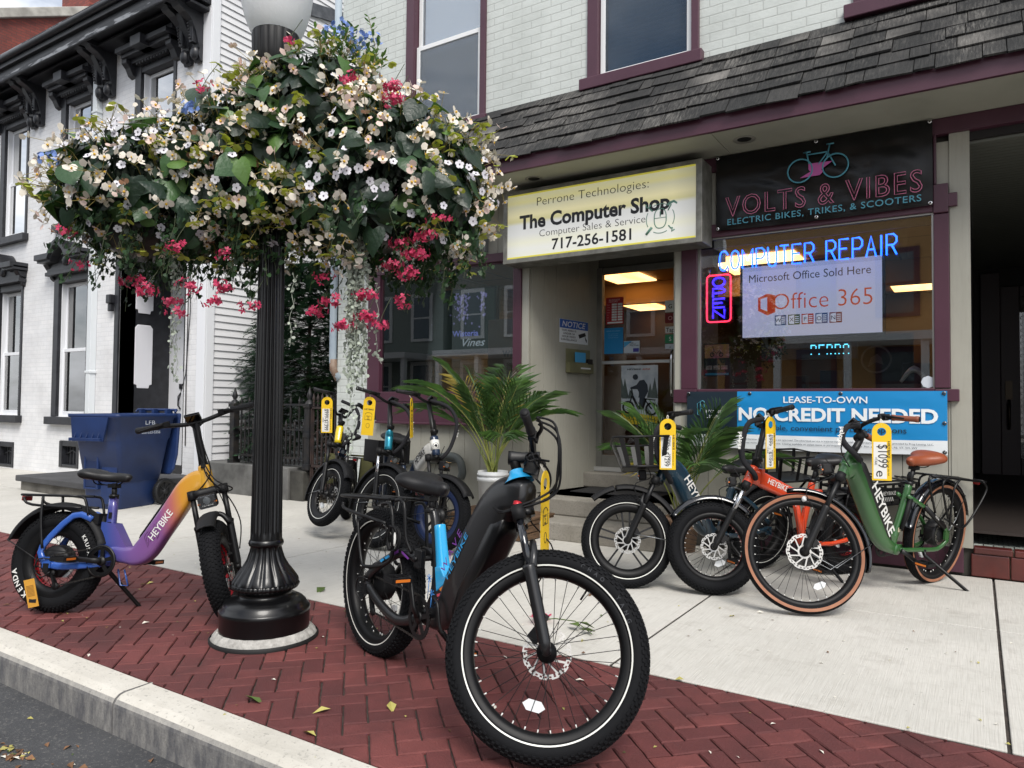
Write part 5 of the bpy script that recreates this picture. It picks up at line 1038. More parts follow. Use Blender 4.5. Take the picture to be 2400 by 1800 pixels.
    for i in range(vines):
        p, n, d = shell(r.uniform(.7, .98), -1, -.3); L = r.uniform(.06, .30); 
        dr = (n*.5+V((0, 0, -1))).normalized(); pts = [p, p+dr*L*.5+V((r.gauss(0, .02), r.gauss(0, .02), 0)), p+dr*L+V((r.gauss(0, .03), r.gauss(0, .03), 0))]; qs.tube(pts, .0016, 3, cap=False)
        for j in range(int(8+L*35)):
            u = r.random(); c = pts[0]*(1-u)+pts[2]*u+V((r.gauss(0, .015), r.gauss(0, .015), 0)); s_ = r.uniform(.012, .024); x, y, z = frame(V((r.gauss(0, .5), -1, r.gauss(0, .5)+.3))); roll = r.uniform(-.8, .8); x, y = x*cos(roll)+y*sin(roll), y*cos(roll)-x*sin(roll)
            q.add([c+y*s_*.5, c-x*s_*.75+y*s_*.25, c-x*s_*.45-y*s_*.1, c-x*s_*.5-y*s_*.55, c-y*s_, c+x*s_*.5-y*s_*.55, c+x*s_*.45-y*s_*.1, c+x*s_*.75+y*s_*.25], [tuple(range(8))])
    tag(obj('trailing_leaves', q.xf(iv), mat('ivy_leaf', '2f4a2b', .5, rand=.5, trans=.25), t), kind='stuff'); tag(obj('trailing_stem', qs.xf(iv), mat('green_stem', '3f4a2b', .6), t), kind='stuff'); return t, iv, RX, FX, r
# lobes: lateral, depth, z, rx, ry, rz, weight
tL = basket('flower_basket', 'hanging basket of pale begonias and many small petunias beside the white house', -.62, .05, 2.30, [(-.56, .03, 2.29, .58, .46, .38, 1.0), (-.14, .0, 2.42, .42, .42, .46, .6)], 5, 560, 300, 190,
            [(-.25, -.44, 2.56), (-.95, -.36, 2.34)], [(-.62, -.2, 1.80, 30), (-.50, -.3, 1.74, 30), (-.42, -.2, 1.70, 20), (-.3, -.3, 1.76, 26), (-.22, -.2, 1.70, 20), (-.14, -.3, 1.76, 24), (-.9, -.3, 2.02, 16), (-.33, -.4, 1.93, 20), (-.36, -.25, 1.64, 10), (-.12, -.3, 1.92, 10), (-.85, -.25, 1.87, 8), (-.2, -.42, 2.68, 10), (-.04, -.2, 1.68, 14)], [(.1, 1, 170, 0), (-.9, .1, 60, 0), (-.9, .2, 34, 1)])
tR = basket('flower_basket', 'hanging basket of pale begonias with pink geraniums and silver vines before the shop', .45, .0, 2.34, [(.56, .0, 2.34, .60, .48, .46, 1.0), (.22, .02, 2.72, .37, .38, .32, .5)], 6, 640, 330, 150,
            [(.30, -.1, 3.10), (.36, -.1, 3.14), (.46, -.1, 3.09), (.52, -.1, 3.06), (.49, -.15, 2.98), (.41, -.2, 3.04)],
            [(.80, -.35, 1.92, 46), (.72, -.3, 1.98, 30), (.84, -.38, 2.0, 30), (.76, -.3, 1.83, 34), (.66, -.25, 1.88, 24), (.55, -.3, 1.72, 30), (.56, -.3, 1.62, 34), (.45, -.3, 1.58, 32), (.38, -.25, 1.70, 26), (.3, -.2, 1.66, 22), (.72, -.25, 1.70, 14), (.62, -.3, 1.58, 16), (.70, -.48, 2.66, 26), (.72, -.49, 2.60, 24), (.50, -.45, 2.72, 16), (.2, -.42, 2.90, 8), (.92, -.36, 2.08, 12), (.35, -.25, 1.82, 12)], [(-.9, .1, 70, 0), (.2, 1, 26, 1), (-.3, .6, 26, 0)])
# airy shoots on top of the right basket, silver trailing vines below
t, iv, RX, FX, r = tR; q = B(); qs = B()
for i in range(46):
    lt = r.uniform(.22, .58); p = V((LX, LY, 0))+RX*lt+FX*r.uniform(-.2, .15)+V((0, 0, r.uniform(2.90, 3.06))); d = V((r.gauss(0, .3), r.gauss(0, .3), 1)).normalized(); L = r.uniform(.06, .16); qs.tube([p, p+d*L], .002, 3, cap=False)
    for j in range(12):
        c = p+d*L*(j/11); a = V((r.gauss(0, 1), r.gauss(0, 1), .5)).normalized(); petal(q, c, a, V((0, 0, 1)), r.uniform(.022, .045), .016, .2)
tag(obj('plumbago_shoots', q.xf(iv), mat('fresh_leaf', '5d7f3c', .5, rand=.3, trans=.3), t), kind='stuff'); tag(obj('shoot_stem', qs.xf(iv), STEM, t), kind='stuff')
def silver(t, iv, RX, FX, r, specs):
    q = B(); qs = B()
    for lt, dp_, z0, z1, sp_, n_ in specs:
        for i in range(n_):
            p = V((LX, LY, 0))+RX*(lt+r.gauss(0, sp_))+FX*(dp_+r.gauss(0, sp_)); ze = z1+(z0-z1)*r.random()**1.6 if n_ > 2 else z1; m_ = 9; w_ = [p+V((r.gauss(0, .008), r.gauss(0, .008), z0+(ze-z0)*k_/m_)) for k_ in range(m_+1)]; qs.tube(w_, .0016, 3, cap=False)
            L = z0-ze
            for j in range(int(L*70)+4):
                u = r.random()*m_; i0 = min(int(u), m_-1); c = w_[i0]+(w_[i0+1]-w_[i0])*(u-i0)+V((r.gauss(0, .01), r.gauss(0, .01), 0)); x, y, z = frame(V((r.gauss(0, .7), -1, r.gauss(0, .6)+.3))); s_ = r.uniform(.006, .011); q.add([c+x*s_*cos(a)+y*s_*sin(a) for a in (0, 1.05, 2.1, 3.14, 4.2, 5.2)], [tuple(range(6))])
    tag(obj('silver_vine', q.xf(iv), SILV, t), kind='stuff'); tag(obj('silver_stem', qs.xf(iv), SILV, t), kind='stuff')
silver(*tR, [(.50, -.25, 2.1, 1.27, .019, 34), (.485, -.25, 1.7, 1.02, .012, 3), (.50, -.25, 1.3, .95, .01, 1), (.17, -.2, 1.85, 1.48, .004, 1), (.6, -.2, 1.8, 1.4, .004, 1)])
silver(*tL, [(-.42, -.2, 1.9, 1.46, .012, 5), (-.40, -.2, 1.6, 1.3, .01, 2)])
# ================================================================ wheeled bin
bn = thing('wheeled_bin', 'dark blue wheeled refuse bin with its lid hanging open', 'bin', (-8.35, 4.68, 0), RAD(14))
BB = mat('bin_blue', '1b3363', .5, c2='172b55', ns=5, bump=.12, bs=120)
def loft_rect(b, secs, rad=.05, n=5):
    rings = []
    for x0, y0, x1, y1, z in secs:
        P = []
        for cx, cy, a0 in ((x1-rad, y1-rad, 0), (x0+rad, y1-rad, pi/2), (x0+rad, y0+rad, pi), (x1-rad, y0+rad, 1.5*pi)):
            for i in range(n): a = a0+pi/2*i/(n-1); P.append((cx+rad*cos(a), cy+rad*sin(a), z))
        rings.append(P)
    L = len(rings[0]); b.add([p for r in rings for p in r], [(i*L+j, i*L+(j+1) % L, (i+1)*L+(j+1) % L, (i+1)*L+j) for i in range(len(rings)-1) for j in range(L)], True); return b
b = loft_rect(B(), [(-.24, -.26, .24, .25, .0), (-.25, -.275, .25, .27, .02), (-.285, -.30, .285, .33, .55), (-.29, -.30, .29, .335, .72), (-.325, -.37, .325, .40, .78), (-.345, -.41, .345, .44, 1.02), (-.375, -.43, .375, .46, 1.03), (-.378, -.43, .378, .46, 1.065), (-.345, -.40, .345, .43, 1.065), (-.33, -.385, .33, .42, .95), (-.28, -.28, .28, .3, .3), (-.1, -.1, .1, .1, .29)])
obj('body', b, BB, bn)
b = B().prism([(-.30, 1.03), (.24, 1.03), (.17, .76), (-.27, .76)], 0, .025, (0, -.41, 0)); b.prism([(-.29, .765), (.165, .765), (.165, .80), (-.29, .80)], .0, .055, (0, -.41, 0))
for i in range(5): b.prism([(0, 0), (.05, 0), (0, .12)], 0, .008, (-.22+i*.085, -.41, .80), (0, -1, 0), (0, 0, 1), (1, 0, 0))
obj('front_lip', b, BB, bn, bevel=.006)
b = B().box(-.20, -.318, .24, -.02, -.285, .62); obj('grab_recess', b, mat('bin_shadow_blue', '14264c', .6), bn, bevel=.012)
b = B().box(-.215, -.326, .22, -.19, -.28, .64).box(-.03, -.326, .22, -.005, -.28, .64).box(-.19, -.326, .615, -.03, -.28, .64).box(-.19, -.326, .22, -.03, -.28, .24); obj('recess_rim', b, BB, bn, bevel=.006)
obj('grab_bar', B().tube([(-.20, -.322, .37), (-.02, -.322, .37)], .014, 10), mat('bar_grey', '8d949c', .4, .3), bn)
b = B().prism([(.02, .06), (.23, .06), (.26, .66), (.21, .70), (.14, .72), (.07, .70), (.035, .66)], 0, .012, (0, -.296, 0)); obj('front_panel', b, BB, bn, bevel=.01)
ang = RAD(10)
b = B().prism([(-.35, 0), (.35, 0), (.36, -.5), (.33, -.68), (.28, -.74), (-.28, -.74), (-.33, -.68), (-.36, -.5)], 0, .035, (0, 0, 0), (1, 0, 0), (0, 0, 1)); b.xf(M.Translation((0, .53, 1.07)) @ M.Rotation(-.10, 4, 'X')); obj('lid', b, BB, bn, bevel=.02)
b = B().tube([(-.30, .47, 1.08), (-.30, .50, 1.11), (.30, .50, 1.11), (.30, .47, 1.08)], .016, 8)
for x in (-.2, 0, .2): b.box(x-.02, .43, 1.06, x+.02, .52, 1.12)
obj('handle', b, BB, bn, bevel=.004)
for s_ in (-1, 1):
    wv = B().lathe([(.14, -.03), (.150, -.02), (.150, .02), (.14, .03), (.115, .03), (.108, .012), (.035, .012), (.03, .035), (0, .035)], (s_*.325, .30, .15), 36, 'x').lathe([(.14, -.03), (.1, -.03), (0, -.02)], (s_*.325, .30, .15), 36, 'x')
    wh = obj('wheel', wv, mat('bin_wheel', '141518', .6), bn); q = B()
    for i in range(8): a = pi*i/4; q.bar((s_*.325+.016, .30+.03*cos(a), .15+.03*sin(a)), (s_*.325+.016, .30+.11*cos(a), .15+.11*sin(a)), .012, .014, (1, 0, 0))
    for i in range(30): a = 2*pi*i/30; q.obox((s_*.325, .30+.151*cos(a), .15+.151*sin(a)), .05, .010, .006, M.Rotation(a-pi/2, 3, 'X'))
    obj('spoke', q, mat('bin_wheel', '141518', .6), wh)
obj('axle', B().tube([(-.33, .30, .15), (.33, .30, .15)], .012, 8), mat('steel', '8b8e91', .35, 1), bn)
q = B().txt('LFB', (.349, .05, .945), (0, 1, 0), h=.045, w=.14).txt('Disposal', (.349, .05, .89), (0, 1, 0), h=.03, w=.24).txt('1-800-533-5356', (.347, .05, .84), (0, 1, 0), h=.032, w=.30); obj('lettering', q, mat('bin_print', 'c8d0dc', .5), bn)
# ================================================================ palms
PAL = mat('palm_green', '4b6b2f', .45, c2='35532a', ns=6, rand=.35, trans=.25); PALY = mat('palm_yellow', '9a8a3c', .5, rand=.3, trans=.25); PAST = mat('palm_stem', '6b7d3a', .5, c2='8a8a48', ns=9)
def palm(name, label, pot, loc, n, L, seed, zs, spread=1, avoid=None, dirs=None):
    r = random.Random(seed); t = thing(name, label, 'potted palm', loc); pot(t); b, by_, st_ = B(), B(), B()
    for i in range(n):
        a = (dirs[i % len(dirs)]+r.gauss(0, .12)) if dirs else 2*pi*i/n+r.gauss(0, .25); ln = L*r.uniform(.7, 1.08); tilt = r.uniform(.15, 1.0)*spread; d = V((cos(a), sin(a), 0)); p0 = V((r.gauss(0, .03), r.gauss(0, .03), zs)); m_ = 16; pts = []
        for k_ in range(m_+1):
            u = k_/m_; th = tilt*(.35+1.25*u**1.5); 
            pts.append(p0 if k_ == 0 else pts[-1]+(d*sin(th)+V((0, 0, cos(th))))*ln/m_)
        if avoid: pts = [V((p.x, min(p.y, avoid), p.z)) for p in pts]
        st_.tube(pts, [.008-.0065*k_/m_ for k_ in range(m_+1)], 5)
        tgt = by_ if r.random() < .1 else b
        for k_ in range(12, m_*3):
            u = k_/(m_*3); f_ = u*m_; i0 = min(int(f_), m_-1); c = pts[i0]+(pts[i0+1]-pts[i0])*(f_-i0); tg = (pts[i0+1]-pts[i0]).normalized(); sd = tg.cross(V((0, 0, 1)))
            if u < .38 or k_ % 2: continue
            sd = sd.normalized() if sd.length > .01 else V((1, 0, 0)); upv = sd.cross(tg)
            for s_ in (-1, 1):
                ll = ln*.46*(sin(pi*min(1, (u-.2)/.85))**.6)*r.uniform(.85, 1.1)+.03; dd = (sd*s_*.62+tg*.85+upv*.15).normalized(); w_ = .0075; e1 = c+dd*ll*.5+V((0, 0, -.02*ll)); e2 = c+dd*ll+V((0, 0, -.30*ll)); nv = dd.cross(upv).normalized()*w_
                if avoid: e1.y = min(e1.y, avoid+.02); e2.y = min(e2.y, avoid+.02)
                tgt.add([c, e1-nv*.9, e2, e1+nv*.9, c+dd*ll*.25+upv*.004], [(0, 1, 4), (1, 2, 4), (2, 3, 4), (3, 0, 4)])
    obj('frond', b, PAL, t); 
    if by_.v: obj('yellowed_frond', by_, PALY, t)
    obj('stem', st_, PAST, t); return t
def bucket(t):
    BK = mat('bucket_white', 'd5d7d8', .4); obj('bucket', B().lathe([(0, .005), (.118, .005), (.122, .02), (.138, .30), (.149, .302), (.149, .335), (.141, .337), (.141, .35), (.149, .352), (.149, .37), (.141, .372), (.142, .392), (.136, .392), (.125, .15), (0, .14)], n=48), BK, t); obj('soil', B().lathe([(0, .33), (.136, .33)], n=24), mat('soil', '3a352e', .95), t)
def tpot(t):
    obj('pot', modlathe([(.0, .005, 0), (.10, .005, 0), (.13, .24, 1), (.15, .245, 0), (.152, .285, 0), (.14, .285, 0), (.13, .2, 0)], 120, 40, .004), mat('pot_beige', '9a7d68', .7, c2='8a6e5a', ns=8), t); obj('soil', B().lathe([(0, .25), (.14, .25)], n=24), mat('soil', '3a352e', .95), t)
palm('potted_palm', 'tall green palm growing in a white bucket', bucket, (-3.80, 5.62, .20), 20, 1.12, 31, .33, 1.15, avoid=.50, dirs=[2.6, 3.2, .3, -.2, 1.2, 2.0, -.9, 3.9, -1.6, .8, 2.9, -2.3])
def sx(t):
    tpot(t)
tp = palm('potted_palm', 'spreading green palm in a beige ribbed pot', sx, (-2.08, 5.92, .0), 17, 1.0, 33, .25, 1.15, avoid=.22, dirs=[3.3, 2.8, -.3, .2, -1.6, -2.4, -.9, 3.9, -2.0, 1.0])
# ================================================================ litter
r = random.Random(17); LF = [mat('litter_yellow', 'a8a05a', .7, rand=.3), mat('litter_green', '4c5f2c', .6, rand=.3), mat('litter_white', 'd6d2c6', .7), mat('litter_brown', '6e4f36', .8, rand=.4)]
def leafshape(b, c, s_, r):
    a = r.uniform(0, 6.3); x, y = V((cos(a), sin(a), r.uniform(-.15, .35))), V((-sin(a), cos(a), r.uniform(-.1, .4))); b.add([c-x*s_, c-x*s_*.2+y*s_*.55+V((0, 0, s_*.35)), c+x*s_, c-x*s_*.1-y*s_*.5+V((0, 0, s_*.3)), c+V((0, 0, .0015))], [(0, 1, 4), (1, 2, 4), (2, 3, 4), (3, 0, 4)])
for px_, py_, s_, m_, lab in ((-2.46, 1.94, .05, 1, 'curled green leaf lying on the brick paving below the lamp'), (-3.55, 3.30, .05, 1, 'green leaf lying on the concrete just past the lamp foot'), (-2.16, 2.02, .035, 0, 'yellow leaf with a dark spot on the brick strip'), (-1.96, 2.2, .038, 0, 'pale yellow leaf between the lamp and the black bicycle'), (-2.05, 1.86, .035, 0, 'small yellow leaf near the kerb edge on the bricks')):
    b = B(); leafshape(b, V((0, 0, 0)), s_, r); o_ = obj('fallen_leaf', b, LF[m_]); o_.location = (px_, py_, .004); tag(o_, lab, 'leaf')
bs = [B() for _ in LF]
for i in range(260):
    x, y = r.uniform(-6, .6), r.uniform(1.7, 4.6); k_ = r.choices(range(4), [3, .4, 5, 2])[0]; leafshape(bs[k_], V((x, y, .0035)), r.uniform(.004, .013) if r.random() < .93 else .022, r)
for cx, cy, sx_, sy_, n_ in ((-2.55, 1.22, .13, .085, 330), (-3.35, 1.28, .06, .035, 90), (-3.12, 1.35, .05, .02, 40), (-2.5, 1.4, .5, .1, 60)):
    for i in range(n_):
        x, y = r.gauss(cx, sx_), r.gauss(cy, sy_); k_ = r.choices(range(4), [2.2, .7, 1.2, 6])[0]
        if y < 1.63: leafshape(bs[k_], V((x, y, -.148+r.random()*.02*(n_ > 80))), r.uniform(.006, .024), r)
for q, m_, nm in zip(bs, LF, ('yellow', 'green', 'white', 'brown')): tag(obj('leaf_litter', q, m_), 'scattered '+nm+' petals and leaf bits on the bricks and along the kerb', 'litter', kind='stuff')
t = thing('fallen_geranium', 'fallen sprig of pink geranium lying on the concrete behind the near front wheel', 'flower sprig', (-1.86, 3.52, .005)); b = B(); q = B()
b.tube([(-.22, -.02, .005), (-.1, .0, .03), (0, .05, .02), (.16, -.07, .01)], .003, 4)
for c in ((.03, -.02, .02), (.08, .02, .02), (.12, -.05, .015)): leafshape(b, V(c), .05, r)
for c in ((-.22, 0, .02), (-.17, .04, .02), (-.2, -.05, .03)):
    for j in range(5): a = j*1.25; petal(q, V(c), V((cos(a), sin(a), .2)), V((0, 0, 1)), .03, .018)
obj('stem', b, mat('litter_green', '4c5f2c', .6), t); obj('blossom', q, HOT, t)
tag(obj('spoke_reflector_debris', B().prism([(-.04, 0), (-.02, .022), (.02, .022), (.04, 0), (.02, -.022), (-.02, -.022)], 0, .004, (-1.33, 2.42, .004), (1, 0, 0), (0, 1, 0)), mat('sign_white', 'd9dde0', .4)), 'x', 'x') if 0 else None
# conduit pipe along the boards
tag(obj('conduit_pipe', B().tube([(-5.6, 6.2, .53), (-4.62, 6.2, .62), (-4.60, 6.2, .62)], .028, 10).tube([(-5.0, 6.19, .60), (-4.74, 6.18, .66), (-4.60, 6.17, .62), (-4.55, 6.16, .50), (-4.57, 6.16, .44)], .042, 10, cr=4), mat('hose_grey', '4f5453', .6)), 'grey padded pipe running along the boards behind the white bicycle', 'pipe')

wc_ = thing('wooden_crate', 'low weathered wooden crate under the white bucket by the wall', 'crate', (-3.80, 5.72, 0)); b = B()
for i in range(3): b.box(-.45, -.26+i*.0, .01+i*.065, .45, -.24, .065+i*.065).box(-.45, .24, .01+i*.065, .45, .26, .065+i*.065).box(-.45, -.238, .01+i*.065, -.43, .238, .065+i*.065).box(.43, -.238, .01+i*.065, .45, .238, .065+i*.065)
obj('side', b, mat('old_wood', '6b523c', .8, c2='4a3828', ns=9, stretch=(1, 1, 8)), wc_); b = B()
for i in range(5): b.box(-.46, -.265+i*.107, .203-.004, .46, -.265+i*.107+.10, .203-.003+.0)
obj('lid', B().box(-.46, -.265, .18, .46, .265, .199), mat('old_wood', '6b523c', .8), wc_, bevel=.004)
# ================================================================ bicycles
RUB = mat('tyre_rubber', '0e0f12', .82, bump=.15, bs=160, spec=.22); RIMB = mat('rim_black', '08080a', .5, spec=.3); ALB = mat('satin_black', '0a0a0c', .45, spec=.4); ALM = mat('matte_black', '101012', .62, spec=.3); STL = mat('steel', '8b8e91', .35, 1); SLV = mat('disc_steel', 'b9b6b0', .3, .9)
CHN = mat('chain_steel', '4f4d4b', .42, .8); REF = mat('reflective_white', 'd9d9d2', .4); REFL = mat('reflector', 'd2d5d6', .2); ORR = mat('reflector_orange', 'd9772a', .3); REDP = mat('anodised_red', 'b21f2c', .35, .4); GRIP = mat('grip_rubber', '1b1b1e', .7, bump=.4, bs=220); SADB = mat('saddle_black', '151517', .5, bump=.08, bs=180); CLR = glass('lens', (.9, .92, .93, 1), 1.6); CHR = mat('chrome', 'd5d6d8', .12, 1); NIP = mat('nipple_silver', 'd8d8d4', .3, .3)
def superell(p): return p
def tyre(r, tw, rows, nk, kh, hf=.92):
    h = tw*hf; rc = r-h/2-kh*.3; b = B(); n = 72; L = 16; prof = []
    for i in range(L+1):
        a = (i/L-.5)*4.9; u = sin(a)*tw/2; v = cos(a)*h/2; prof.append((rc+v*1.0, u))
    b.lathe(prof, n=n, axis='y')
    # knobs
    for k_ in range(nk):
        for ri, (ang, kl, kw) in enumerate(rows):
            for s_ in ((-1, 1) if ang else (1,)):
                th = 2*pi*(k_+(.5 if (ri % 2) else 0)+(.25 if s_ > 0 and ang else 0))/nk; a = ang*s_; u = sin(a)*tw/2; v = rc+cos(a)*h/2
                e = V((cos(th), 0, sin(th))); tg = V((-sin(th), 0, cos(th))); nr = (e*cos(a)+V((0, 1, 0))*sin(a)).normalized(); sd = tg.cross(nr); c = e*v+V((0, u, 0)); q = []
                for hh, sc in ((-kh*.6, 1), (kh, .82)):
                    for i, j in ((-1, -1), (1, -1), (1, 1), (-1, 1)): q.append(c+tg*i*kl/2*sc+sd*j*kw/2*sc+nr*hh)
                b.add(q, [(4, 5, 6, 7), (0, 1, 5, 4), (1, 2, 6, 5), (2, 3, 7, 6), (3, 0, 4, 7)])
    return b
KFAT = [(0, .015, .013), (.30, .014, .011), (.60, .016, .011), (.92, .012, .012), (1.2, .015, .008)]
KURB = [(0, .030, .010), (.3, .030, .010), (.62, .032, .009), (.95, .03, .008)]
def make_wheel(root, c, r, tw, Smat, kind='fat', spokes=36, mag=False, stripe=None, wall=None, rimdots=None, rimcol=None, disc=.09, discside=1, hubr=.028, motor=False, nip=False, hf=.92, rd=.046, stw=.465, reflect=True, phase=0):
    T = Smat @ M.Translation(c); rr = r-tw*hf+.004
    def P(n, b, m_, par): return obj(n, b.xf(T), m_, par)
    hw = tw*.36
    rim = P('wheel', B().lathe([(rr+.012, -hw), (rr+.014, -hw+.006), (rr-.004, -hw*.78), (rr-rd*.5, -hw*.5), (rr-rd*.6, 0), (rr-rd*.5, hw*.5), (rr-.004, hw*.78), (rr+.014, hw-.006), (rr+.012, hw), (rr-rd*.35, hw), (rr-rd*.95, hw*.6), (rr-rd, 0), (rr-rd*.95, -hw*.6), (rr-rd*.35, -hw), (rr+.012, -hw)], n=72, axis='y'), rimcol or RIMB, root)
    P('tyre', tyre(r, tw, KFAT if kind == 'fat' else KURB, int(2*pi*r/(.027 if kind == 'fat' else .032)), .0042 if kind == 'fat' else .002, hf), RUB, rim)
    if stripe: 
        b = B()
        for s_ in (-1, 1): b.lathe([(rr+.012, s_*(tw*stw)), (rr+.0170, s_*(tw*(stw+.012)))], n=96, axis='y')
        P('reflective_stripe', b, stripe, rim)
    if wall:
        b = B()
        for s_ in (-1, 1): b.lathe([(rr+.010, s_*(tw*.40+.001)), (rr+.018, s_*(tw*.49+.001)), (rr+.034, s_*(tw*.515+.0015))], n=96, axis='y')
        P('tan_sidewall', b, wall, rim)
    if rimdots:
        b = B(); nd = 36
        for i in range(nd):
            a = 2*pi*i/nd; e = V((cos(a), 0, sin(a))); tg = V((-sin(a), 0, cos(a))); 
            for y_ in ((-hw*.28, hw*.28) if tw > .09 else (0,)): b.add([e*(rr-rd-.0015)+tg*(.013*cos(q))+V((0, y_+.009*sin(q), 0)) for q in [j*pi/5 for j in range(10)]], [tuple(range(10))])
        P('rim_tape', b, rimdots, rim)
    hub = B().lathe([(0, -.052), (hubr*.5, -.052), (hubr*.55, -.038), (hubr*1.25, -.034), (hubr*1.25, -.028), (hubr*.8, -.022), (hubr*.8, .022), (hubr*1.25, .028), (hubr*1.25, .034), (hubr*.55, .038), (hubr*.5, .052), (0, .052)], n=24, axis='y') if not motor else B().lathe([(0, -.055), (.03, -.055), (.05, -.045), (.085, -.036), (.092, -.028), (.092, .028), (.085, .036), (.05, .045), (.03, .055), (0, .055)], n=36, axis='y')
    P('hub', hub, mat('motor_black', '1d1d1f', .5, .3) if motor else ALB, rim)
    b = B(); nb = B(); hr = (.088 if motor else hubr*1.2)
    if mag:
        for i in range(5):
            a = 2*pi*i/5+.3+phase
            for da in (-.085, .085):
                a1 = a+da; o_ = V((-sin(a), 0, cos(a)))*(.018 if da > 0 else -.018); b.bar(V((cos(a), 0, sin(a)))*.05+o_, V((cos(a1*.0+a), 0, sin(a)))*(rr-rd+.003)+o_*1.5, .012, .02, (0, 1, 0))
        b.lathe([(.03, -.03), (.062, -.016), (.062, .016), (.03, .03)], n=30, axis='y')
    else:
        for i in range(spokes):
            a = 2*pi*i/spokes+phase; s_ = 1 if i % 2 else -1; cross = (1 if (i//2) % 2 else -1)*(.55 if not motor else .35); ah = a+cross; ph = V((hr*cos(ah), s_*.03, hr*sin(ah))); pr = V(((rr-rd+.002)*cos(a), s_*hw*.16, (rr-rd+.002)*sin(a))); b.tube([ph, pr], .00125, 4, cap=False); dd = (ph-pr).normalized()
            nb.tube([pr-dd*.002, pr+dd*.012], .0028, 5)
    P('spoke', b, ALB, rim)
    if not mag: P('spoke_nipple', nb, NIP if nip else ALB, rim)
    # brake disc
    y_ = .042*discside; b = B(); n = 60; ri, ro = disc*.80, disc
    for k_ in range(n):
        a0, a1 = 2*pi*k_/n, 2*pi*(k_+1)/n; am = (a0+a1)/2
        rin = ri+(.006 if k_ % 5 in (0,) else 0); rou = ro-(.0035 if k_ % 5 in (2, 3) else 0)
        mid0, mid1 = (ri+ro)/2-.003, (ri+ro)/2+.003
        q = lambda r_, a: (r_*cos(a), y_, r_*sin(a))
        if k_ % 2: b.add([q(rin, a0), q(rin, a1), q(rou, a1), q(rou, a0)], [(0, 1, 2, 3)])
        else: b.add([q(rin, a0), q(rin, a1), q(mid0, a1), q(mid0, a0)], [(0, 1, 2, 3)]); b.add([q(mid1, a0), q(mid1, a1), q(rou, a1), q(rou, a0)], [(0, 1, 2, 3)])
    for k_ in range(10):
        a = 2*pi*k_/10; 
        for s_, da in ((1, .42),): b.bar((disc*.33*cos(a), y_, disc*.33*sin(a)), (ri*1.02*cos(a+da), y_, ri*1.02*sin(a+da)), .002, .0075, (sin(a), 0, -cos(a)))
    b.lathe([(disc*.28, y_), (disc*.38, y_)], n=30, axis='y'); P('brake_disc', b, SLV, rim)
    if reflect and not mag:
        a = -1.9+phase*3; e = V((cos(a), 0, sin(a))); tg = V((-sin(a), 0, cos(a))); cc = e*(rr-.10); b = B().prism([(-.04, 0), (-.022, .018), (.022, .018), (.04, 0), (.022, -.018), (-.022, -.018)], -.006, .006, cc, tg, e); P('spoke_reflector', b, REFL, rim)
    a = 1.2; P('valve', B().tube([V(((rr-rd)*cos(a), 0, (rr-rd)*sin(a))), V(((rr-rd-.04)*cos(a), 0, (rr-rd-.04)*sin(a)))], .004, 6), ALB, rim)
    return rim
def saddle_mesh(L=.27, W=.20, H=.06):
    S_ = [(-.5, .30, .0, .62), (-.47, .78, .06, .9), (-.38, .98, .10, 1), (-.25, .97, .08, 1), (-.12, .80, .02, .95), (.02, .52, -.02, .9), (.18, .32, -.03, .85), (.34, .25, -.03, .8), (.46, .22, -.05, .7), (.5, .10, -.09, .4)]
    return B().sweep([(x*L, 0, z*H*2, w_*W/2, h_*H/2) for x, w_, z, h_ in S_], n=24, pw=2.3, cr=4)
def fender(c, r, w_, a0, a1, n=26, th=.004):
    b = B(); vs = []; fs = []; pr = [(-.5, -.22), (-.47, -.04), (-.3, .06), (0, .1), (.3, .06), (.47, -.04), (.5, -.22)]
    for i in range(n+1):
        a = a0+(a1-a0)*i/n
        for off in (0, th):
            for u, v in pr: rr = r+v*w_*.9+off; vs.append((c[0]+rr*cos(a), u*w_, c[2]+rr*sin(a)))
    K = len(pr)
    for i in range(n):
        o0, o1 = i*2*K, (i+1)*2*K
        for j in range(K-1): fs += [(o0+j, o0+j+1, o1+j+1, o1+j), (o0+K+j, o1+K+j, o1+K+j+1, o0+K+j+1)]
        fs += [(o0, o1, o1+K, o0+K), (o0+K-1, o0+2*K-1, o1+2*K-1, o1+K-1)]
    fs += [tuple(list(range(K))+list(range(2*K-1, K-1, -1))), tuple(n*2*K+j for j in list(range(K))+list(range(2*K-1, K-1, -1)))]
    return b.add(vs, fs, True)
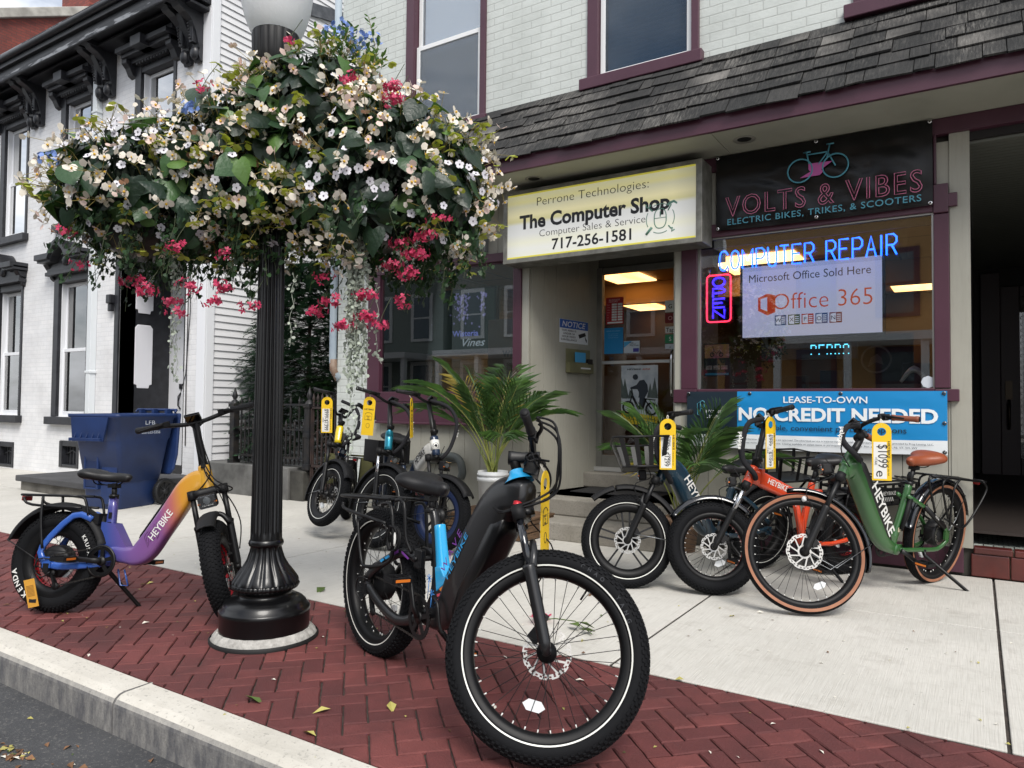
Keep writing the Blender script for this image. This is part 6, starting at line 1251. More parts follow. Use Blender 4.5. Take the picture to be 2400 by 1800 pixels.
class Bike:
    def __init__(s, label, A, hd, lean, r, tw, wb, Ht, Hb, steer, group, pitch=0, rake=.045, zoff=0, kx=1):
        s.root = thing('electric_bicycle', label, 'bicycle', (A[0], A[1], zoff), 0, group)
        s.root.matrix_world = M.Translation((A[0], A[1], zoff)) @ M.Rotation(RAD(hd), 4, 'Z') @ M.Rotation(RAD(-lean), 4, 'X') @ M.Rotation(RAD(-pitch), 4, 'Y')
        s.r, s.tw, s.wb, s.Ht, s.Hb = r, tw, wb, V((Ht[0], 0, Ht[1])), V((Hb[0], 0, Hb[1]))
        ax = (s.Ht-s.Hb).normalized(); s.ax = ax; s.fw = V((ax.z, 0, -ax.x)); s.S = M.Translation(s.Hb) @ M.Rotation(RAD(steer), 4, ax) @ M.Translation(-s.Hb)
        s.c0 = V((0, 0, r)); s.cf = V((wb, 0, r)); s.K = M.Diagonal((kx, 1, 1, 1)); h_ = s.K @ s.Hb; s.St = M.Translation(h_) @ M.Rotation(RAD(steer), 4, (s.K @ s.Ht-h_).normalized()) @ M.Translation(-h_); s.S = s.K.inverted() @ s.St @ s.K
    def p(s, n, b, m_, par=None, bevel=0, steer=False):
        return obj(n, b.xf(s.K @ s.S if steer else s.K), m_, par or s.root, bevel=bevel)
    def wheels(s, front={}, rear={}):
        s.fwh = make_wheel(s.root, s.K @ s.cf, s.r, s.tw, s.St, **front); s.rwh = make_wheel(s.root, s.c0, s.r, s.tw, M.Identity(4), **{**dict(motor=True, discside=1, disc=.08, phase=.4), **rear})
    def fork(s, crown=None, stan=STL, low=ALB, w_=None, arch=True, rl=.021, cap=None):
        w_ = w_ or s.tw/2+.028; ax, Hb = s.ax, s.Hb; d = (s.cf-Hb); along = d.dot(ax); off = d-ax*along            # offset of the axle from the steering axis
        top = Hb-ax*.015+off*.75; crz = top
        ca = s.p('fork', B().sweep([(crz.x+ax.x*z, -w_-.012, crz.z+ax.z*z, .024, .020) for z in (0,)]+[(crz.x, -.04, crz.z, .026, .024), (crz.x-off.x*.4, 0, crz.z-off.z*.4+.0, .03, .030), (crz.x, .04, crz.z, .026, .024), (crz.x, w_+.012, crz.z, .024, .020)], n=14, side=(s.fw.x, 0, s.fw.z)), low, steer=True)
        ln = (s.cf-crz).length; mid = crz+(s.cf-crz)*(.42)
        b = B(); b2 = B(); b3 = B()
        for y_ in (-w_, w_):
            Y = V((0, y_, 0)); b.mk(); b2.mk(); b3.mk(); b.tube([crz+Y, mid+Y+(s.cf-crz)*.08], .0150, 12); b2.tube([mid+Y-(s.cf-crz)*.02, mid+Y, mid+Y+(s.cf-crz)*.03, s.cf+Y-(s.cf-crz)*.06, s.cf+Y+(s.cf-crz)*.03], [rl*1.05, rl*1.15, rl, rl*.95, rl*.6], 14); b3.tube([crz+Y-(s.cf-crz)*.05, crz+Y+(s.cf-crz)*.06], .026, 14)
            b2.lathe([(0, -.012), (.018, -.012), (.018, .012), (0, .012)], s.cf+Y*.98, 14, 'y')
        s.p('stanchion', b, stan, ca, steer=True); s.p('lower_leg', b2, low, ca, steer=True); s.p('crown_cap', b3, ALM, ca, steer=True)
        if cap: s.p('adjuster_knob', B().lathe([(.017, 0), (.017, .014), (.012, .016), (0, .016)], crz+V((0, -w_, 0))-(s.cf-crz)*.05, 16), cap, ca, steer=True)
        if arch:
            a0 = mid; R_w = s.r+.022; u = (crz-s.cf).normalized(); top_ = s.cf+u*R_w
            s.p('fork_arch', B().tube([a0+V((0, -w_, 0))+s.fw*.012, s.cf+u*(R_w-.05)+V((0, -w_*.98, 0))+s.fw*.025, top_+V((0, -w_*.55, 0))+s.fw*.03, top_+V((0, w_*.55, 0))+s.fw*.03, s.cf+u*(R_w-.05)+V((0, w_*.98, 0))+s.fw*.025, a0+V((0, w_, 0))+s.fw*.012], [.018, .016, .014, .014, .016, .018], 10, cr=5), low, ca, steer=True)
        # caliper on the left leg
        s.p('brake_caliper', B().obox(s.cf+V((-.055, w_*.72, .055)), .045, .035, .06, M.Rotation(.5, 3, 'Y')).obox(s.cf+V((-.04, w_*.8, .10)), .02, .02, .06, M.Rotation(.3, 3, 'Y')).tube([s.cf+V((-.06, w_*.75, .08)), s.cf+V((-.10, w_*.9, .2)), s.cf+V((-.06, w_*.95, .36)), crz+V((.03, w_*.6, .02)), crz+V((.06, .03, .12))], .003, 5, cr=5), ALM, ca, steer=True)
        s.crz = crz
        s.p('headset', B().tube([s.Hb-ax*.02, s.Hb+ax*.008], .030, 18).tube([s.Ht-ax*.006, s.Ht+ax*.015], .028, 18), ALB)
    def bars(s, stem, half, rb=.0125, grip=.13, gm=GRIP, lever=True, display=True, bm=ALB, stemr=.021, ends=None, sh=(.02, .025)):
        """stem: points (x,z) from the head top up to the clamp; half: (x,y,z) right half of the bar"""
        st = s.p('stem', B().tube([(x, 0, z) for x, z in stem], stemr if isinstance(stemr, list) else [stemr]*len(stem), 16), bm, steer=True)
        cl = V((stem[-1][0], 0, stem[-1][1])); R_ = [V(p) for p in half]; Lf = [V((p.x, -p.y, p.z)) for p in R_]
        hb = s.p('handlebar', B().tube(Lf[::-1]+R_ if (R_[0]-Lf[0]).length > .001 else Lf[::-1]+R_[1:], rb, 12, cr=5), bm, steer=True)
        s.gpos = []
        for P_ in (R_, Lf):
            e = P_[-1]; d = (P_[-1]-P_[-2]).normalized(); g0 = e-d*grip
            s.p('grip', B().tube([g0, g0+d*.012, g0+d*.02, e-d*.02, e-d*.01, e+d*.004], [.019, .019, .0165, .0168, .019, .018], 16), gm, hb, steer=True)
            s.p('bar_end', B().tube([e+d*.0035, e+d*.008], [.0165, .014], 16), ALM, hb, steer=True)
            s.gpos.append(s.S @ (g0-d*.03))
            if lever:
                fwd = s.fw; q = B().obox(g0-d*.03, .03, .04, .03).tube([g0-d*.035+fwd*.02, g0+fwd*.045+d*.01+V((0, 0, -.01)), g0+d*.06+fwd*.055+V((0, 0, -.018)), g0+d*.105+fwd*.05+V((0, 0, -.02))], [.009, .008, .006, .005], 8, cr=4); q.obox(g0-d*.055+V((0, 0, .004)), .035, .03, .028)
                s.p('brake_lever', q, ALM, hb, steer=True, bevel=0)
        if display:
            c = cl+s.fw*.03+V((0, 0, .035)); q = B().obox(c, .018, .085, .055, M.Rotation(.75, 3, 'Y')); s.p('display', q, mat('display_black', '0a0a0c', .12), hb, bevel=.004, steer=True)
        s.hb = hb; s.cl = cl; return hb
    def cables(s, pts_list, r=.0032, m_=ALM, name='cable'):
        b = B()
        for pts in pts_list: b.tube([s.S @ V(p[:3]) if len(p) > 3 else V(p) for p in pts], r, 6, cr=6)
        return s.p(name, b, m_)
    def crank(s, bb, ring=.085, cog=.035, ang=0, chain=True, ringm=ALB, side=-1, arml=.17, guard=False, chz=0):
        y_ = side*.062; x, z = bb; b = B()
        n = 44; vs = []
        for k_ in range(n*2):
            a = pi*k_/n; R0 = ring+(.003 if k_ % 2 else -.001)
            for yy in (y_-.002, y_+.002): vs += [(x+R0*cos(a), yy, z+R0*sin(a)), (x+ring*.78*cos(a), yy, z+ring*.78*sin(a))]
        m2 = n*2; fs = []
        for k_ in range(m2): a, c = k_*4, ((k_+1) % m2)*4; fs += [(a, c, c+1, a+1), (a+2, a+3, c+3, c+2), (a, a+2, c+2, c), (a+1, c+1, c+3, a+3)]
        b.add(vs, fs)
        for k_ in range(5): a = 2*pi*k_/5+.3; b.bar((x+.015*cos(a), y_, z+.015*sin(a)), (x+ring*.84*cos(a), y_, z+ring*.84*sin(a)), .022, .005, (0, 1, 0))
        b.lathe([(0, -.006), (.026, -.006), (.026, .006), (0, .006)], (x, y_, z), 20, 'y')
        cr_ = s.p('chainring', b, ringm)
        if guard: s.p('chain_guard', B().lathe([(ring*1.02, -.004), (ring*1.12, -.003), (ring*1.12, .003), (ring*1.02, .004)], (x, y_-.004, z), 60, 'y').lathe([(ring*.90, -.0005), (ring*.93, -.0005)], (x, y_-.006, z), 60, 'y'), ALB, cr_); 
        for k_, s_ in ((0, -1), (1, 1)):
            a = RAD(ang)+pi*k_; yy = s_*.085; e = V((x+arml*cos(a), yy, z+arml*sin(a))); c = s.p('crank_arm', B().sweep([(x, s_*.07, z, .009, .017), (x+.05*cos(a), yy, z+.05*sin(a), .008, .014), (e.x, e.y, e.z, .008, .014), (e.x+.012*cos(a), e.y, e.z+.012*sin(a), .006, .008)], n=12), ALB)
            pc = e+V((0, s_*.06, 0)); q = B()
            for dx in (-.042, .042): q.box(pc.x+dx-.006, pc.y-.045, pc.z-.012, pc.x+dx+.006, pc.y+.045, pc.z+.012)
            for dy in (-.045, 0, .042): q.box(pc.x-.042, pc.y+dy-.004, pc.z-.010, pc.x+.042, pc.y+dy+.004, pc.z+.010)
            q.tube([e, pc], .008, 8); pd_ = s.p('pedal', q, ALM, c); s.p('pedal_reflector', B().box(pc.x-.0485, pc.y-.035, pc.z-.006, pc.x-.047, pc.y+.035, pc.z+.006).box(pc.x+.047, pc.y-.035, pc.z-.006, pc.x+.0485, pc.y+.035, pc.z+.006), ORR, pd_)
        if chain:
            c0 = s.c0; pts = []; 
            top = [V((c0.x, y_, c0.z+cog)), V((x, y_, z+ring))]; bot = [V((x, y_, z-ring)), V((c0.x+.05, y_, c0.z-.13-chz)), ]; q = B()
            def links(a, c):
                n_ = int((c-a).length/.0127)
                for i in range(n_): p0 = a+(c-a)*(i/n_); p1 = a+(c-a)*((i+.8)/n_); q.bar(p0, p1, .007 if i % 2 else .0045, .0085 if i % 2 else .006, (0, 0, 1))
            links(*top); links(*bot); s.p('chain', q, CHN)
            q = B()
            for k_ in range(5): q.lathe([(.02, y_+.004+k_*.004), (.028+.004*k_*.9, y_+.004+k_*.004), (.028+.004*k_*.9, y_+.006+k_*.004), (.02, y_+.006+k_*.004)], c0, 28, 'y')
            s.p('cassette', q, CHN)
            j1, j2 = c0+V((.02, y_, -.06)), c0+V((.05, y_, -.13-chz)); q = B().bar(j1, j2, .012, .022, (0, 1, 0)).lathe([(0, -.006), (.02, -.005), (.02, .005), (0, .006)], j1, 16, 'y').lathe([(0, -.006), (.02, -.005), (.02, .005), (0, .006)], j2, 16, 'y').obox(c0+V((.0, y_-.018, -.03)), .035, .03, .05).tube([c0+V((.01, y_-.02, -.03)), c0+V((-.06, y_-.03, -.02)), c0+V((-.05, y_-.02, .06)), c0+V((.1, y_, .06))], .003, 5, cr=5); s.p('derailleur', q, ALM)
            q = B().tube([c0+V((.03, y_-.03, .02)), c0+V((-.03, y_-.05, .02)), c0+V((-.05, y_-.05, -.04)), c0+V((-.01, y_-.04, -.08)), c0+V((.03, y_-.03, -.05))], .004, 6, cr=3); s.p('derailleur_guard', q, ALB)
    def seat(s, post, c, m_=SADB, clamp=None, L=.27, W=.20, pr=.0145, pm=ALB, tilt=0, H=.065):
        s.p('seatpost', B().tube([(x, 0, z) for x, z in post], pr, 14), pm)
        if clamp: s.p('seat_clamp', B().tube([(clamp[0]-.0, 0, clamp[1]-.012), (clamp[0], 0, clamp[1]+.012)], pr*1.75, 16).bar((clamp[0]-.01, -.03, clamp[1]), (clamp[0]+.04, -.032, clamp[1]), .01, .008), ALB)
        b = saddle_mesh(L, W, H).xf(M.Translation((c[0], 0, c[1])) @ M.Rotation(RAD(-tilt), 4, 'Y')); sd_ = s.p('saddle', b, m_)
        q = B()
        for y_ in (-.022, .022): q.tube([(c[0]-.08, y_, c[1]-.02), (c[0]-.05, y_, c[1]-.045), (c[0]+.05, y_, c[1]-.045), (c[0]+.10, y_*.6, c[1]-.02)], .0035, 6, cr=3)
        for y_ in (-.05, .05): q.tube([(c[0]-.09+i*.0, y_+.017*cos(i*.8), c[1]-.05+i*.0018) for i in range(24)], .003, 4) if 0 else None
        q.obox((post[-1][0], 0, c[1]-.052), .05, .05, .022); s.p('saddle_rails', q, ALB, sd_)
    def stand(s, x, z, foot, fz, y0=.05, m_=ALB):
        s.p('kickstand', B().tube([(x, y0, z), (x+.01, y0+.015, z-.03), (foot[0], foot[1], fz+.02), (foot[0]+.012, foot[1]+.012, fz+.004), (foot[0]+.05, foot[1]+.02, fz)], [.016, .013, .011, .013, .012], 10), m_)
    def headlight(s, c, w_=.075, h_=.06, d_=.06, glow=False, steer=True, text=None):
        l = s.p('headlight', B().obox(c, d_, w_, h_), ALM, bevel=.012, steer=steer); fx = s.fw if 0 else V((1, 0, 0)); f0 = V(c)+fx*(d_/2)
        s.p('lens', B().lathe([(.0, .004), (.016, .004), (.02, 0)], f0+V((.001, 0, .008)), 20, 'x'), REFL, l, steer=steer); s.p('light_cover', B().obox(f0+V((.004, 0, 0)), .006, w_*.94, h_*.94), CLR, l, bevel=.002, steer=steer)
        s.p('side_marker', B().box(f0.x-.004, -w_/2-.001, f0.z-.010, f0.x+.0035, -w_/2+.014, f0.z-.002).box(f0.x-.004, w_/2-.014, f0.z-.010, f0.x+.0035, w_/2+.001, f0.z-.002), ORR, l, steer=steer)
        return l
    def decal(s, t, O, X, Yv, h, m_, side, w=None, **k):
        """lettering on the side of a tube: side -1 = right, +1 = left"""
        X, Yv = V((X[0], 0, X[1])).normalized(), V((Yv[0], 0, Yv[1])).normalized(); s.p('lettering', B().txt(t, V((O[0], side*O[2], O[1])), X, Yv, h=h, w=w, **k), m_)
def hangtag(label, loc, rz_, lines, tilt=0, printed=True):
    t = thing('price_tag', label, 'price tag', loc, 0, 'yellow price tags hanging from the handlebars'); t.matrix_world = M.Translation(loc) @ rz(rz_) @ M.Rotation(tilt, 4, 'Y'); W, H = .052, .285; P = []; n = 16
    outer = [(-W, -H), (W, -H), (W, 0)]+[(W*cos(a), W*sin(a)) for a in [pi*i/n for i in range(1, n)]]+[(-W, 0)]
    b = B(); hr = .024; ang = [2*pi*i/32 for i in range(32)]; vs = []
    def ray(a):
        c, s_ = cos(a), sin(a)
        if s_ >= 0: return (W*c, W*s_)
        k_ = min(W/abs(c) if abs(c) > 1e-6 else 9, (H)/abs(s_)); return (c*k_, s_*k_)
    crn = [math.atan2(-H, W) % (2*pi), math.atan2(-H, -W) % (2*pi)]; ang = sorted(ang+crn)
    for y_ in (-.0012, .0012):
        for a in ang: x, z = ray(a); vs += [(x, y_, z), (hr*cos(a), y_, hr*sin(a))]
    m_ = len(ang); fs = []
    for i in range(m_):
        j = (i+1) % m_; a, c = 2*i, 2*j; o_ = 2*m_; fs += [(a, c, c+1, a+1), (o_+a, o_+a+1, o_+c+1, o_+c), (a, o_+a, o_+c, c), (a+1, c+1, o_+c+1, o_+a+1)]
    obj('card', b.add(vs, fs), mat('tag_yellow', 'e6bd18', .5), t); obj('tie', B().tube([(0, 0, .035), (.004, .01, .06), (0, .02, .075), (-.006, .012, .06), (0, 0, .04)], .0025, 5, cr=3), mat('tie_white', 'cfc9bb', .6), t)
    D = V((0, 0, -1))
    if printed:
        obj('label_area', B().box(-.044, -.0022, -.275, .026, -.0013, -.06), mat('paper_white', 'dcdcd8', .6), t)
        q = B(); 
        for tx, x, z, h, w_, of in lines: q.txt(tx, (x, -.0032, z), D, (1, 0, 0), h=h, w=w_, off=of, al='L')
        obj('handwriting', q, INK, t); q = B().txt('HEYBIKE', (.032, -.0018, -.055), D, (1, 0, 0), h=.012, w=.10, off=.02, al='L').txt('| let your joy out', (.032, -.0018, -.162), D, (1, 0, 0), h=.010, w=.095, al='L', shear=.3); obj('lettering', q, INK, t)
    else:
        q = B().txt('HEYBIKE', (0, -.0018, -.065), h=.013, w=.08, off=.02); q.tube([(.03*cos(a), -.0018, -.105+.018*sin(a)) for a in [j*pi/10 for j in range(11)]], .0015, 4); q.tube([(-.03, -.0018, -.11), (-.03, -.0018, -.15), (.03, -.0018, -.15), (.03, -.0018, -.11)], .0015, 4)
        for i, tx in enumerate(('READY', 'TO', 'RIDE')): q.txt(tx, (0, -.0018, -.122-i*.013), h=.008, off=.02)
        q.tube([(.015*cos(a), -.0018, -.20+.02*sin(a)) for a in [j*pi/8 for j in range(17)]], .0012, 4); obj('printed_drawing', q, INK, t)
    return t
# ================================================================ the nine bicycles
k = N('sunset_paint'); co = k.n('TexCoord'); sx_ = k.n('SeparateXYZ'); k.l(co.outputs['Object'], sx_.inputs[0]); ad = k.n('Math', operation='MULTIPLY_ADD'); ad.inputs[1].default_value = .25; k.l(sx_.outputs['Z'], ad.inputs[0]); k.l(sx_.outputs['X'], ad.inputs[2]); mr = k.n('MapRange'); mr.inputs[1].default_value = 0; mr.inputs[2].default_value = 1.1; k.l(ad.outputs[0], mr.inputs[0])
k.col(k.ramp(mr.outputs[0], (.15, hexc('264585')), (.38, hexc('33488f')), (.52, hexc('6d4d88')), (.70, hexc('7d4d84')), (.78, hexc('b0645f')), (.84, hexc('c98d30')), (1, hexc('d2a034'))))
k.p.inputs['Roughness'].default_value = .3; k.p.inputs['Coat Weight'].default_value = .7; k.p.inputs['Coat Roughness'].default_value = .06; SUNP = k.m
def paint(n, c, metal=.0, rough=.3): return mat(n, c, rough, metal, coat=.6)
BLUP = paint('frame_blue', '2f57a6'); SKY = paint('frame_sky_blue', '2aa5dd'); GRN = paint('frame_green', '2c5a2c', rough=.4); DTEAL = paint('frame_dark_teal', '16303f'); ORG = paint('frame_orange', 'd2431c'); YEL = paint('frame_yellow', 'd8bd16'); TEALM = paint('frame_teal_metallic', '127b93', .5); NAVY = paint('frame_navy', '182a44'); WHTP = paint('frame_white', 'dcdcd8'); BROWN_L = mat('brown_leather', '8a4528', .45, bump=.12, bs=140); BRGRIP = mat('brown_grip', '7c4129', .55, bump=.4, bs=160); FRB = mat('frame_black', '131315', .38, coat=.25)
LWH = mat('decal_white', 'dededa', .45); GUM = mat('gum_wall', '99684e', .7, c2='8a5b43', ns=14); RIMBLUE = mat('rim_blue', '1a2748', .5, spec=.3)
def stays(bk, m_, cs, ss, y0=.035, y1=.075, r=(.012, .016)):
    b = B()
    for s_ in (-1, 1):
        n = len(cs); b.mk().sweep([(x, s_*(y0+(y1-y0)*i/(n-1)), z, r[0], r[1]) for i, (x, z) in enumerate(cs)], n=12, cr=3)
    bk.p('chainstay', b, m_); b = B()
    for s_ in (-1, 1):
        n = len(ss); b.mk().sweep([(x, s_*(y0+(y1-y0)*i/(n-1)), z, r[0], r[1]*.9) for i, (x, z) in enumerate(ss)], n=12, cr=3)
        b.obox((0, s_*y1, bk.r), .05, .014, .06)
    bk.p('seatstay', b, m_)
def rack(bk, x0, x1, z, w_=.075, legs=(), z0=None, slats=5, light=True, rt=.0075):
    b = B(); z0 = z if z0 is None else z0
    b.tube([(x1, -w_*.7, z0), (x0+.04, -w_, z), (x0, -w_*.6, z), (x0, w_*.6, z), (x0+.04, w_, z), (x1, w_*.7, z0)], rt, 8, cr=3)
    for i in range(slats): t = (i+.5)/slats; x = x0+.02+(x1-x0-.06)*t; b.bar((x, -w_*.92, z+(z0-z)*t), (x, w_*.92, z+(z0-z)*t), .018, .005)
    for s_ in (-1, 1):
        for L in legs: b.tube([(x, s_*yy, zz) for x, yy, zz in L], rt, 8, cr=4)
    r_ = bk.p('rear_rack', b, ALB)
    if light: bk.p('tail_light', B().box(x0-.03, -.03, z-.035, x0-.008, .03, z-.008), mat('tail_red', '7a1216', .25), r_, bevel=.004)
    return r_
# ---------------- sunset coloured fat tyre bike on the left
bk = Bike('low step electric bike with paint fading from blue through purple to yellow', (-4.45, 2.11), 24, 8, .282, .105, 1.05, (.845, .84), (.885, .715), -72, 'electric bicycles outside the shop')
bk.wheels(dict(rimdots=REDP, disc=.085, hubr=.03), dict(rimdots=REDP))
bk.fork(stan=ALB, w_=.085, rl=.02)
bk.p('frame', B().sweep([(.845, 0, .848, .030, .032), (.858, 0, .80, .034, .036), (.872, 0, .755, .034, .036), (.888, 0, .705, .030, .032)], n=20, cr=4).sweep([(.872, 0, .765, .030, .052), (.82, 0, .762, .040, .060), (.765, 0, .715, .046, .064), (.70, 0, .605, .05, .064), (.62, 0, .48, .05, .064), (.55, 0, .375, .05, .066), (.50, 0, .337, .05, .058), (.44, 0, .335, .048, .048), (.37, 0, .34, .045, .046), (.315, 0, .335, .04, .045)], n=24, pw=3.4, cr=5)
     .sweep([(.312, 0, .27, .024, .028), (.308, 0, .40, .024, .028), (.304, 0, .655, .022, .024)], n=18, cr=3).prism([(.268, .515), (.352, .507), (.44, .375), (.40, .30), (.30, .29), (.272, .31)], -.033, .033, Z=(0, 1, 0)), SUNP)
bk.p('battery_rail', B().sweep([(.702, 0, .735, .022, .008), (.69, 0, .715, .026, .01), (.515, 0, .446, .026, .01), (.505, 0, .43, .02, .006)], n=12), ALB)
stays(bk, BLUP, [(.31, .285), (.10, .262), (.0, .272), (-.03, .297)], [(.225, .527), (.114, .545), (-.05, .37), (-.03, .297)], .055, .085, (.012, .02))
bk.p('rear_shock', B().tube([(.245, 0, .545), (.27, 0, .42)], .022, 14).tube([(.26, 0, .47), (.285, 0, .33)], .014, 12).box(.20, -.05, .50, .26, .05, .56), ALM)
bk.decal('HEYBIKE', (.665, .50, .052), (.56, .83), (-.83, .56), .04, LWH, -1, w=.19, off=.012)
q = B()
for i in range(6): q.tube([(.572+.012*i+.014*cos(t*1.7+i), -.0515, .385+.01*i+t*.03) for t in range(4)], .0012, 4, cr=3)
bk.p('contour_print', q, mat('print_purple_dark', '4f2a58', .4))
bk.p('warning_label', B().box(.30, -.0272, .47, .325, -.0268, .515).box(.302, -.0272, .535, .322, -.0268, .57), ALM)
bk.bars([(.842, .85), (.83, .90), (.795, 1.0), (.765, 1.085)], [(.765, 0, 1.095), (.765, -.06, 1.097), (.75, -.17, 1.115), (.73, -.24, 1.12), (.70, -.325, 1.12)], stemr=[.026, .022, .021, .022])
bk.cables([[(.755, .05, 1.10, 1), (.84, .03, 1.07, 1), (.86, .03, .95, 1), (.90, -.02, .82), (.87, -.04, .73), (.80, -.05, .66)], [(.755, .09, 1.10, 1), (.83, .02, 1.06, 1), (.87, .02, .92, 1), (.93, .02, .80, 1), (.93, .10, .66, 1), (.92, .13, .50, 1), (.98, .1, .36, 1)], [(.755, -.05, 1.10, 1), (.835, -.0, 1.06, 1), (.865, .0, .93, 1), (.97, .06, .78, 1), (.96, .14, .70, 1), (.90, .07, .68, 1)]], .0038)
bk.p('cable_sleeve', B().tube([bk.S @ V((.80, .015, 1.09)), bk.S @ V((.845, .015, 1.02)), bk.S @ V((.868, .015, .90)), bk.S @ V((.885, .0, .84))], .012, 8, cr=5), ALM)
bk.crank((.318, .30), ring=.080, ang=176, guard=True)
bk.seat([(.304, .64), (.297, .735)], (.25, .772), clamp=(.304, .66), L=.29, W=.21)
rack(bk, -.24, .14, .655, .07, [[(.13, .07, .655), (.175, .07, .64), (.205, .065, .55)], [(-.09, .075, .65), (-.075, .085, .52), (-.04, .09, .36)], [(-.22, .07, .64), (-.16, .07, .60), (.16, .07, .59)]], slats=4)
bk.p('rear_fender', fender(bk.c0, .322, .12, RAD(20), RAD(160)), ALM); bk.p('front_fender', fender(bk.cf, .318, .095, RAD(62), RAD(112)), ALM, steer=True)
bk.p('fender_stay', B().tube([(-.30, -.06, .40), (-.04, -.095, .285)], .003, 5).tube([(-.30, .06, .40), (-.04, .095, .285)], .003, 5), ALB)
bk.headlight((.965, 0, .665), .10, .075, .055); 
bk.p('headlight_bracket', B().tube([bk.S @ V((.92, .04, .70)), bk.S @ V((.95, .04, .66)), bk.S @ V((.95, -.04, .66)), bk.S @ V((.92, -.04, .70))], .008, 6), ALB)
bk.p('lettering', B().txt('HEYBIKE', bk.S @ V((1.0, 0, .644)), (bk.S.to_3x3() @ V((0, 1, 0))), (0, 0, 1), h=.012, w=.06), LWH)
bk.stand(.27, .26, (.40, .21), .0); bk.p('loop_guard', B().tube([(.36, .03, .25), (.37, .05, .16), (.42, .05, .16), (.40, .03, .25)], .005, 6), BLUP)
q = B()
for i, ch in enumerate('KENDA'):
    a = RAD(195+(4-i)*9.0); e = V((cos(a), 0, sin(a))); tg = V((sin(a), 0, -cos(a))); q.txt(ch, bk.c0+e*.222+V((0, -.0535, 0)), tg*1.0, e, h=.030, off=.025, one=True)
for i, ch in enumerate('KRUSADE'):
    a = RAD(38-i*6); e = V((cos(a), 0, sin(a))); tg = V((sin(a), 0, -cos(a))); q.txt(ch, bk.c0+e*.225+V((0, -.0535, 0)), tg, e, h=.022, off=.015, one=True)
bk.p('lettering', q, LWH, bk.rwh)
t = thing('hang_tag', 'small orange paper tag hanging from the rear derailleur of the colourful bike', 'paper tag', (0, 0, 0)); bk_m = bk.root.matrix_world @ V((-.06, -.12, .16)); t.matrix_world = M.Translation(bk_m) @ rz(RAD(20)) @ M.Rotation(RAD(-14), 4, 'Y')
obj('card', B().box(-.036, -.001, -.125, .036, .001, .03), mat('tag_orange', 'd29a3a', .6), t); q = B()
for i in range(9): q.box(-.026, -.0018, -.008-i*.007, .024, -.0012, -.005-i*.007)
obj('small_print', q, mat('tag_print', '8a5f25', .6), t); obj('picture', B().prism([(-.025, -.095), (-.005, -.10), (.02, -.105), (.028, -.085), (.0, -.082), (-.02, -.076)], 0, .0005, (0, -.0015, 0)), INK, t); obj('tie', B().tube([(0, 0, .02), (.01, .01, .05), (.0, .02, .075)], .002, 5), ALM, t)
# ---------------- black and sky blue bike in the foreground
bk = Bike('black electric bike with sky blue seat tube standing nearest the kerb', (-2.471, 2.657), -19.8, 4, .352, .105, 1.345, (1.085, .945), (1.15, .82), 50, 'electric bicycles outside the shop', kx=.945, zoff=-.015)
wv_ = dict(stripe=REF, nip=True, hf=.76, rd=.022); bk.wheels(dict(disc=.088, phase=.1, **wv_), wv_)
bk.fork(stan=mat('stanchion_black', '15171c', .1, coat=1), low=FRB, w_=.082, rl=.024, cap=REDP)
bk.p('frame', B().sweep([(1.15, 0, .875, .040, .05), (1.11, 0, .875, .054, .066), (1.04, 0, .862, .058, .080), (.965, 0, .80, .058, .094), (.885, 0, .695, .056, .098), (.80, 0, .57, .055, .096), (.735, 0, .46, .054, .09), (.675, 0, .37, .05, .078), (.60, 0, .31, .045, .055), (.49, 0, .295, .042, .042)], n=26, pw=3.6, cr=5)
     .sweep([(.455, 0, .742, .019, .020), (.485, 0, .68, .020, .021), (.535, 0, .47, .022, .03), (.53, 0, .33, .03, .04)], n=18, cr=4).prism([(.55, .43), (.66, .475), (.70, .42), (.66, .33), (.56, .29), (.49, .33)], -.03, .03, Z=(0, 1, 0)), FRB)
bk.p('battery', B().sweep([(1.045, 0, .79, .044, .02), (1.01, 0, .735, .0595, .044), (.905, 0, .58, .0595, .046), (.81, 0, .44, .058, .044), (.76, 0, .355, .05, .03), (.745, 0, .33, .04, .015)], n=20, pw=4), mat('battery_black', '08080a', .3, spec=.4))
bk.p('blue_seat_tube', B().sweep([(.518, 0, .690, .0225, .024), (.545, 0, .60, .0245, .025), (.572, 0, .515, .028, .030), (.59, 0, .462, .033, .036)], n=20, pw=3, cr=3).prism([(.535, .50), (.575, .50), (.66, .50), (.70, .535), (.685, .545), (.64, .515), (.61, .53), (.56, .42)][:0] or [(.555, .515), (.60, .525), (.635, .49), (.685, .50), (.64, .455), (.58, .415)], -.034, .034, Z=(0, 1, 0)), SKY, bevel=.004)
bk.p('blue_collar', B().lathe([(.030, .035), (.034, .02), (.05, 0), (.062, -.012)], n=28).xf(M.Translation((1.085, 0, .935)) @ M.Rotation(RAD(-26), 4, 'Y')), SKY)
q = B().prism([(.60, .43), (.66, .475), (.70, .45), (.66, .41)], .0305, .0315, Z=(0, -1, 0)); bk.p('sunset_print', q, mat('sunset_print', 'd9822f', .45))
q = B().prism([(.585, .405), (.665, .435), (.67, .425), (.59, .395)], .0305, .0315, Z=(0, -1, 0)).prism([(.59, .385), (.675, .415), (.68, .405), (.595, .375)], .0305, .0315, Z=(0, -1, 0)); bk.p('sunset_stripe', q, mat('coral_print', 'c94f5e', .45))
q = B()
for j in range(2): q.tube([(.575+i*.018, -.0325, .365-j*.025+.008*sin(i*2)+i*.003) for i in range(7)], .0022, 4, cr=3)
for px, pz in ((.515, .46), (.545, .40)):
    q.tube([(px-.005, -.0315, pz-.09), (px, -.0325, pz)], .002, 4)
    for i in range(7): a = i*.9; q.tube([(px, -.0325, pz), (px+.022*cos(a), -.0325, pz+.018*sin(a))], .002, 4)
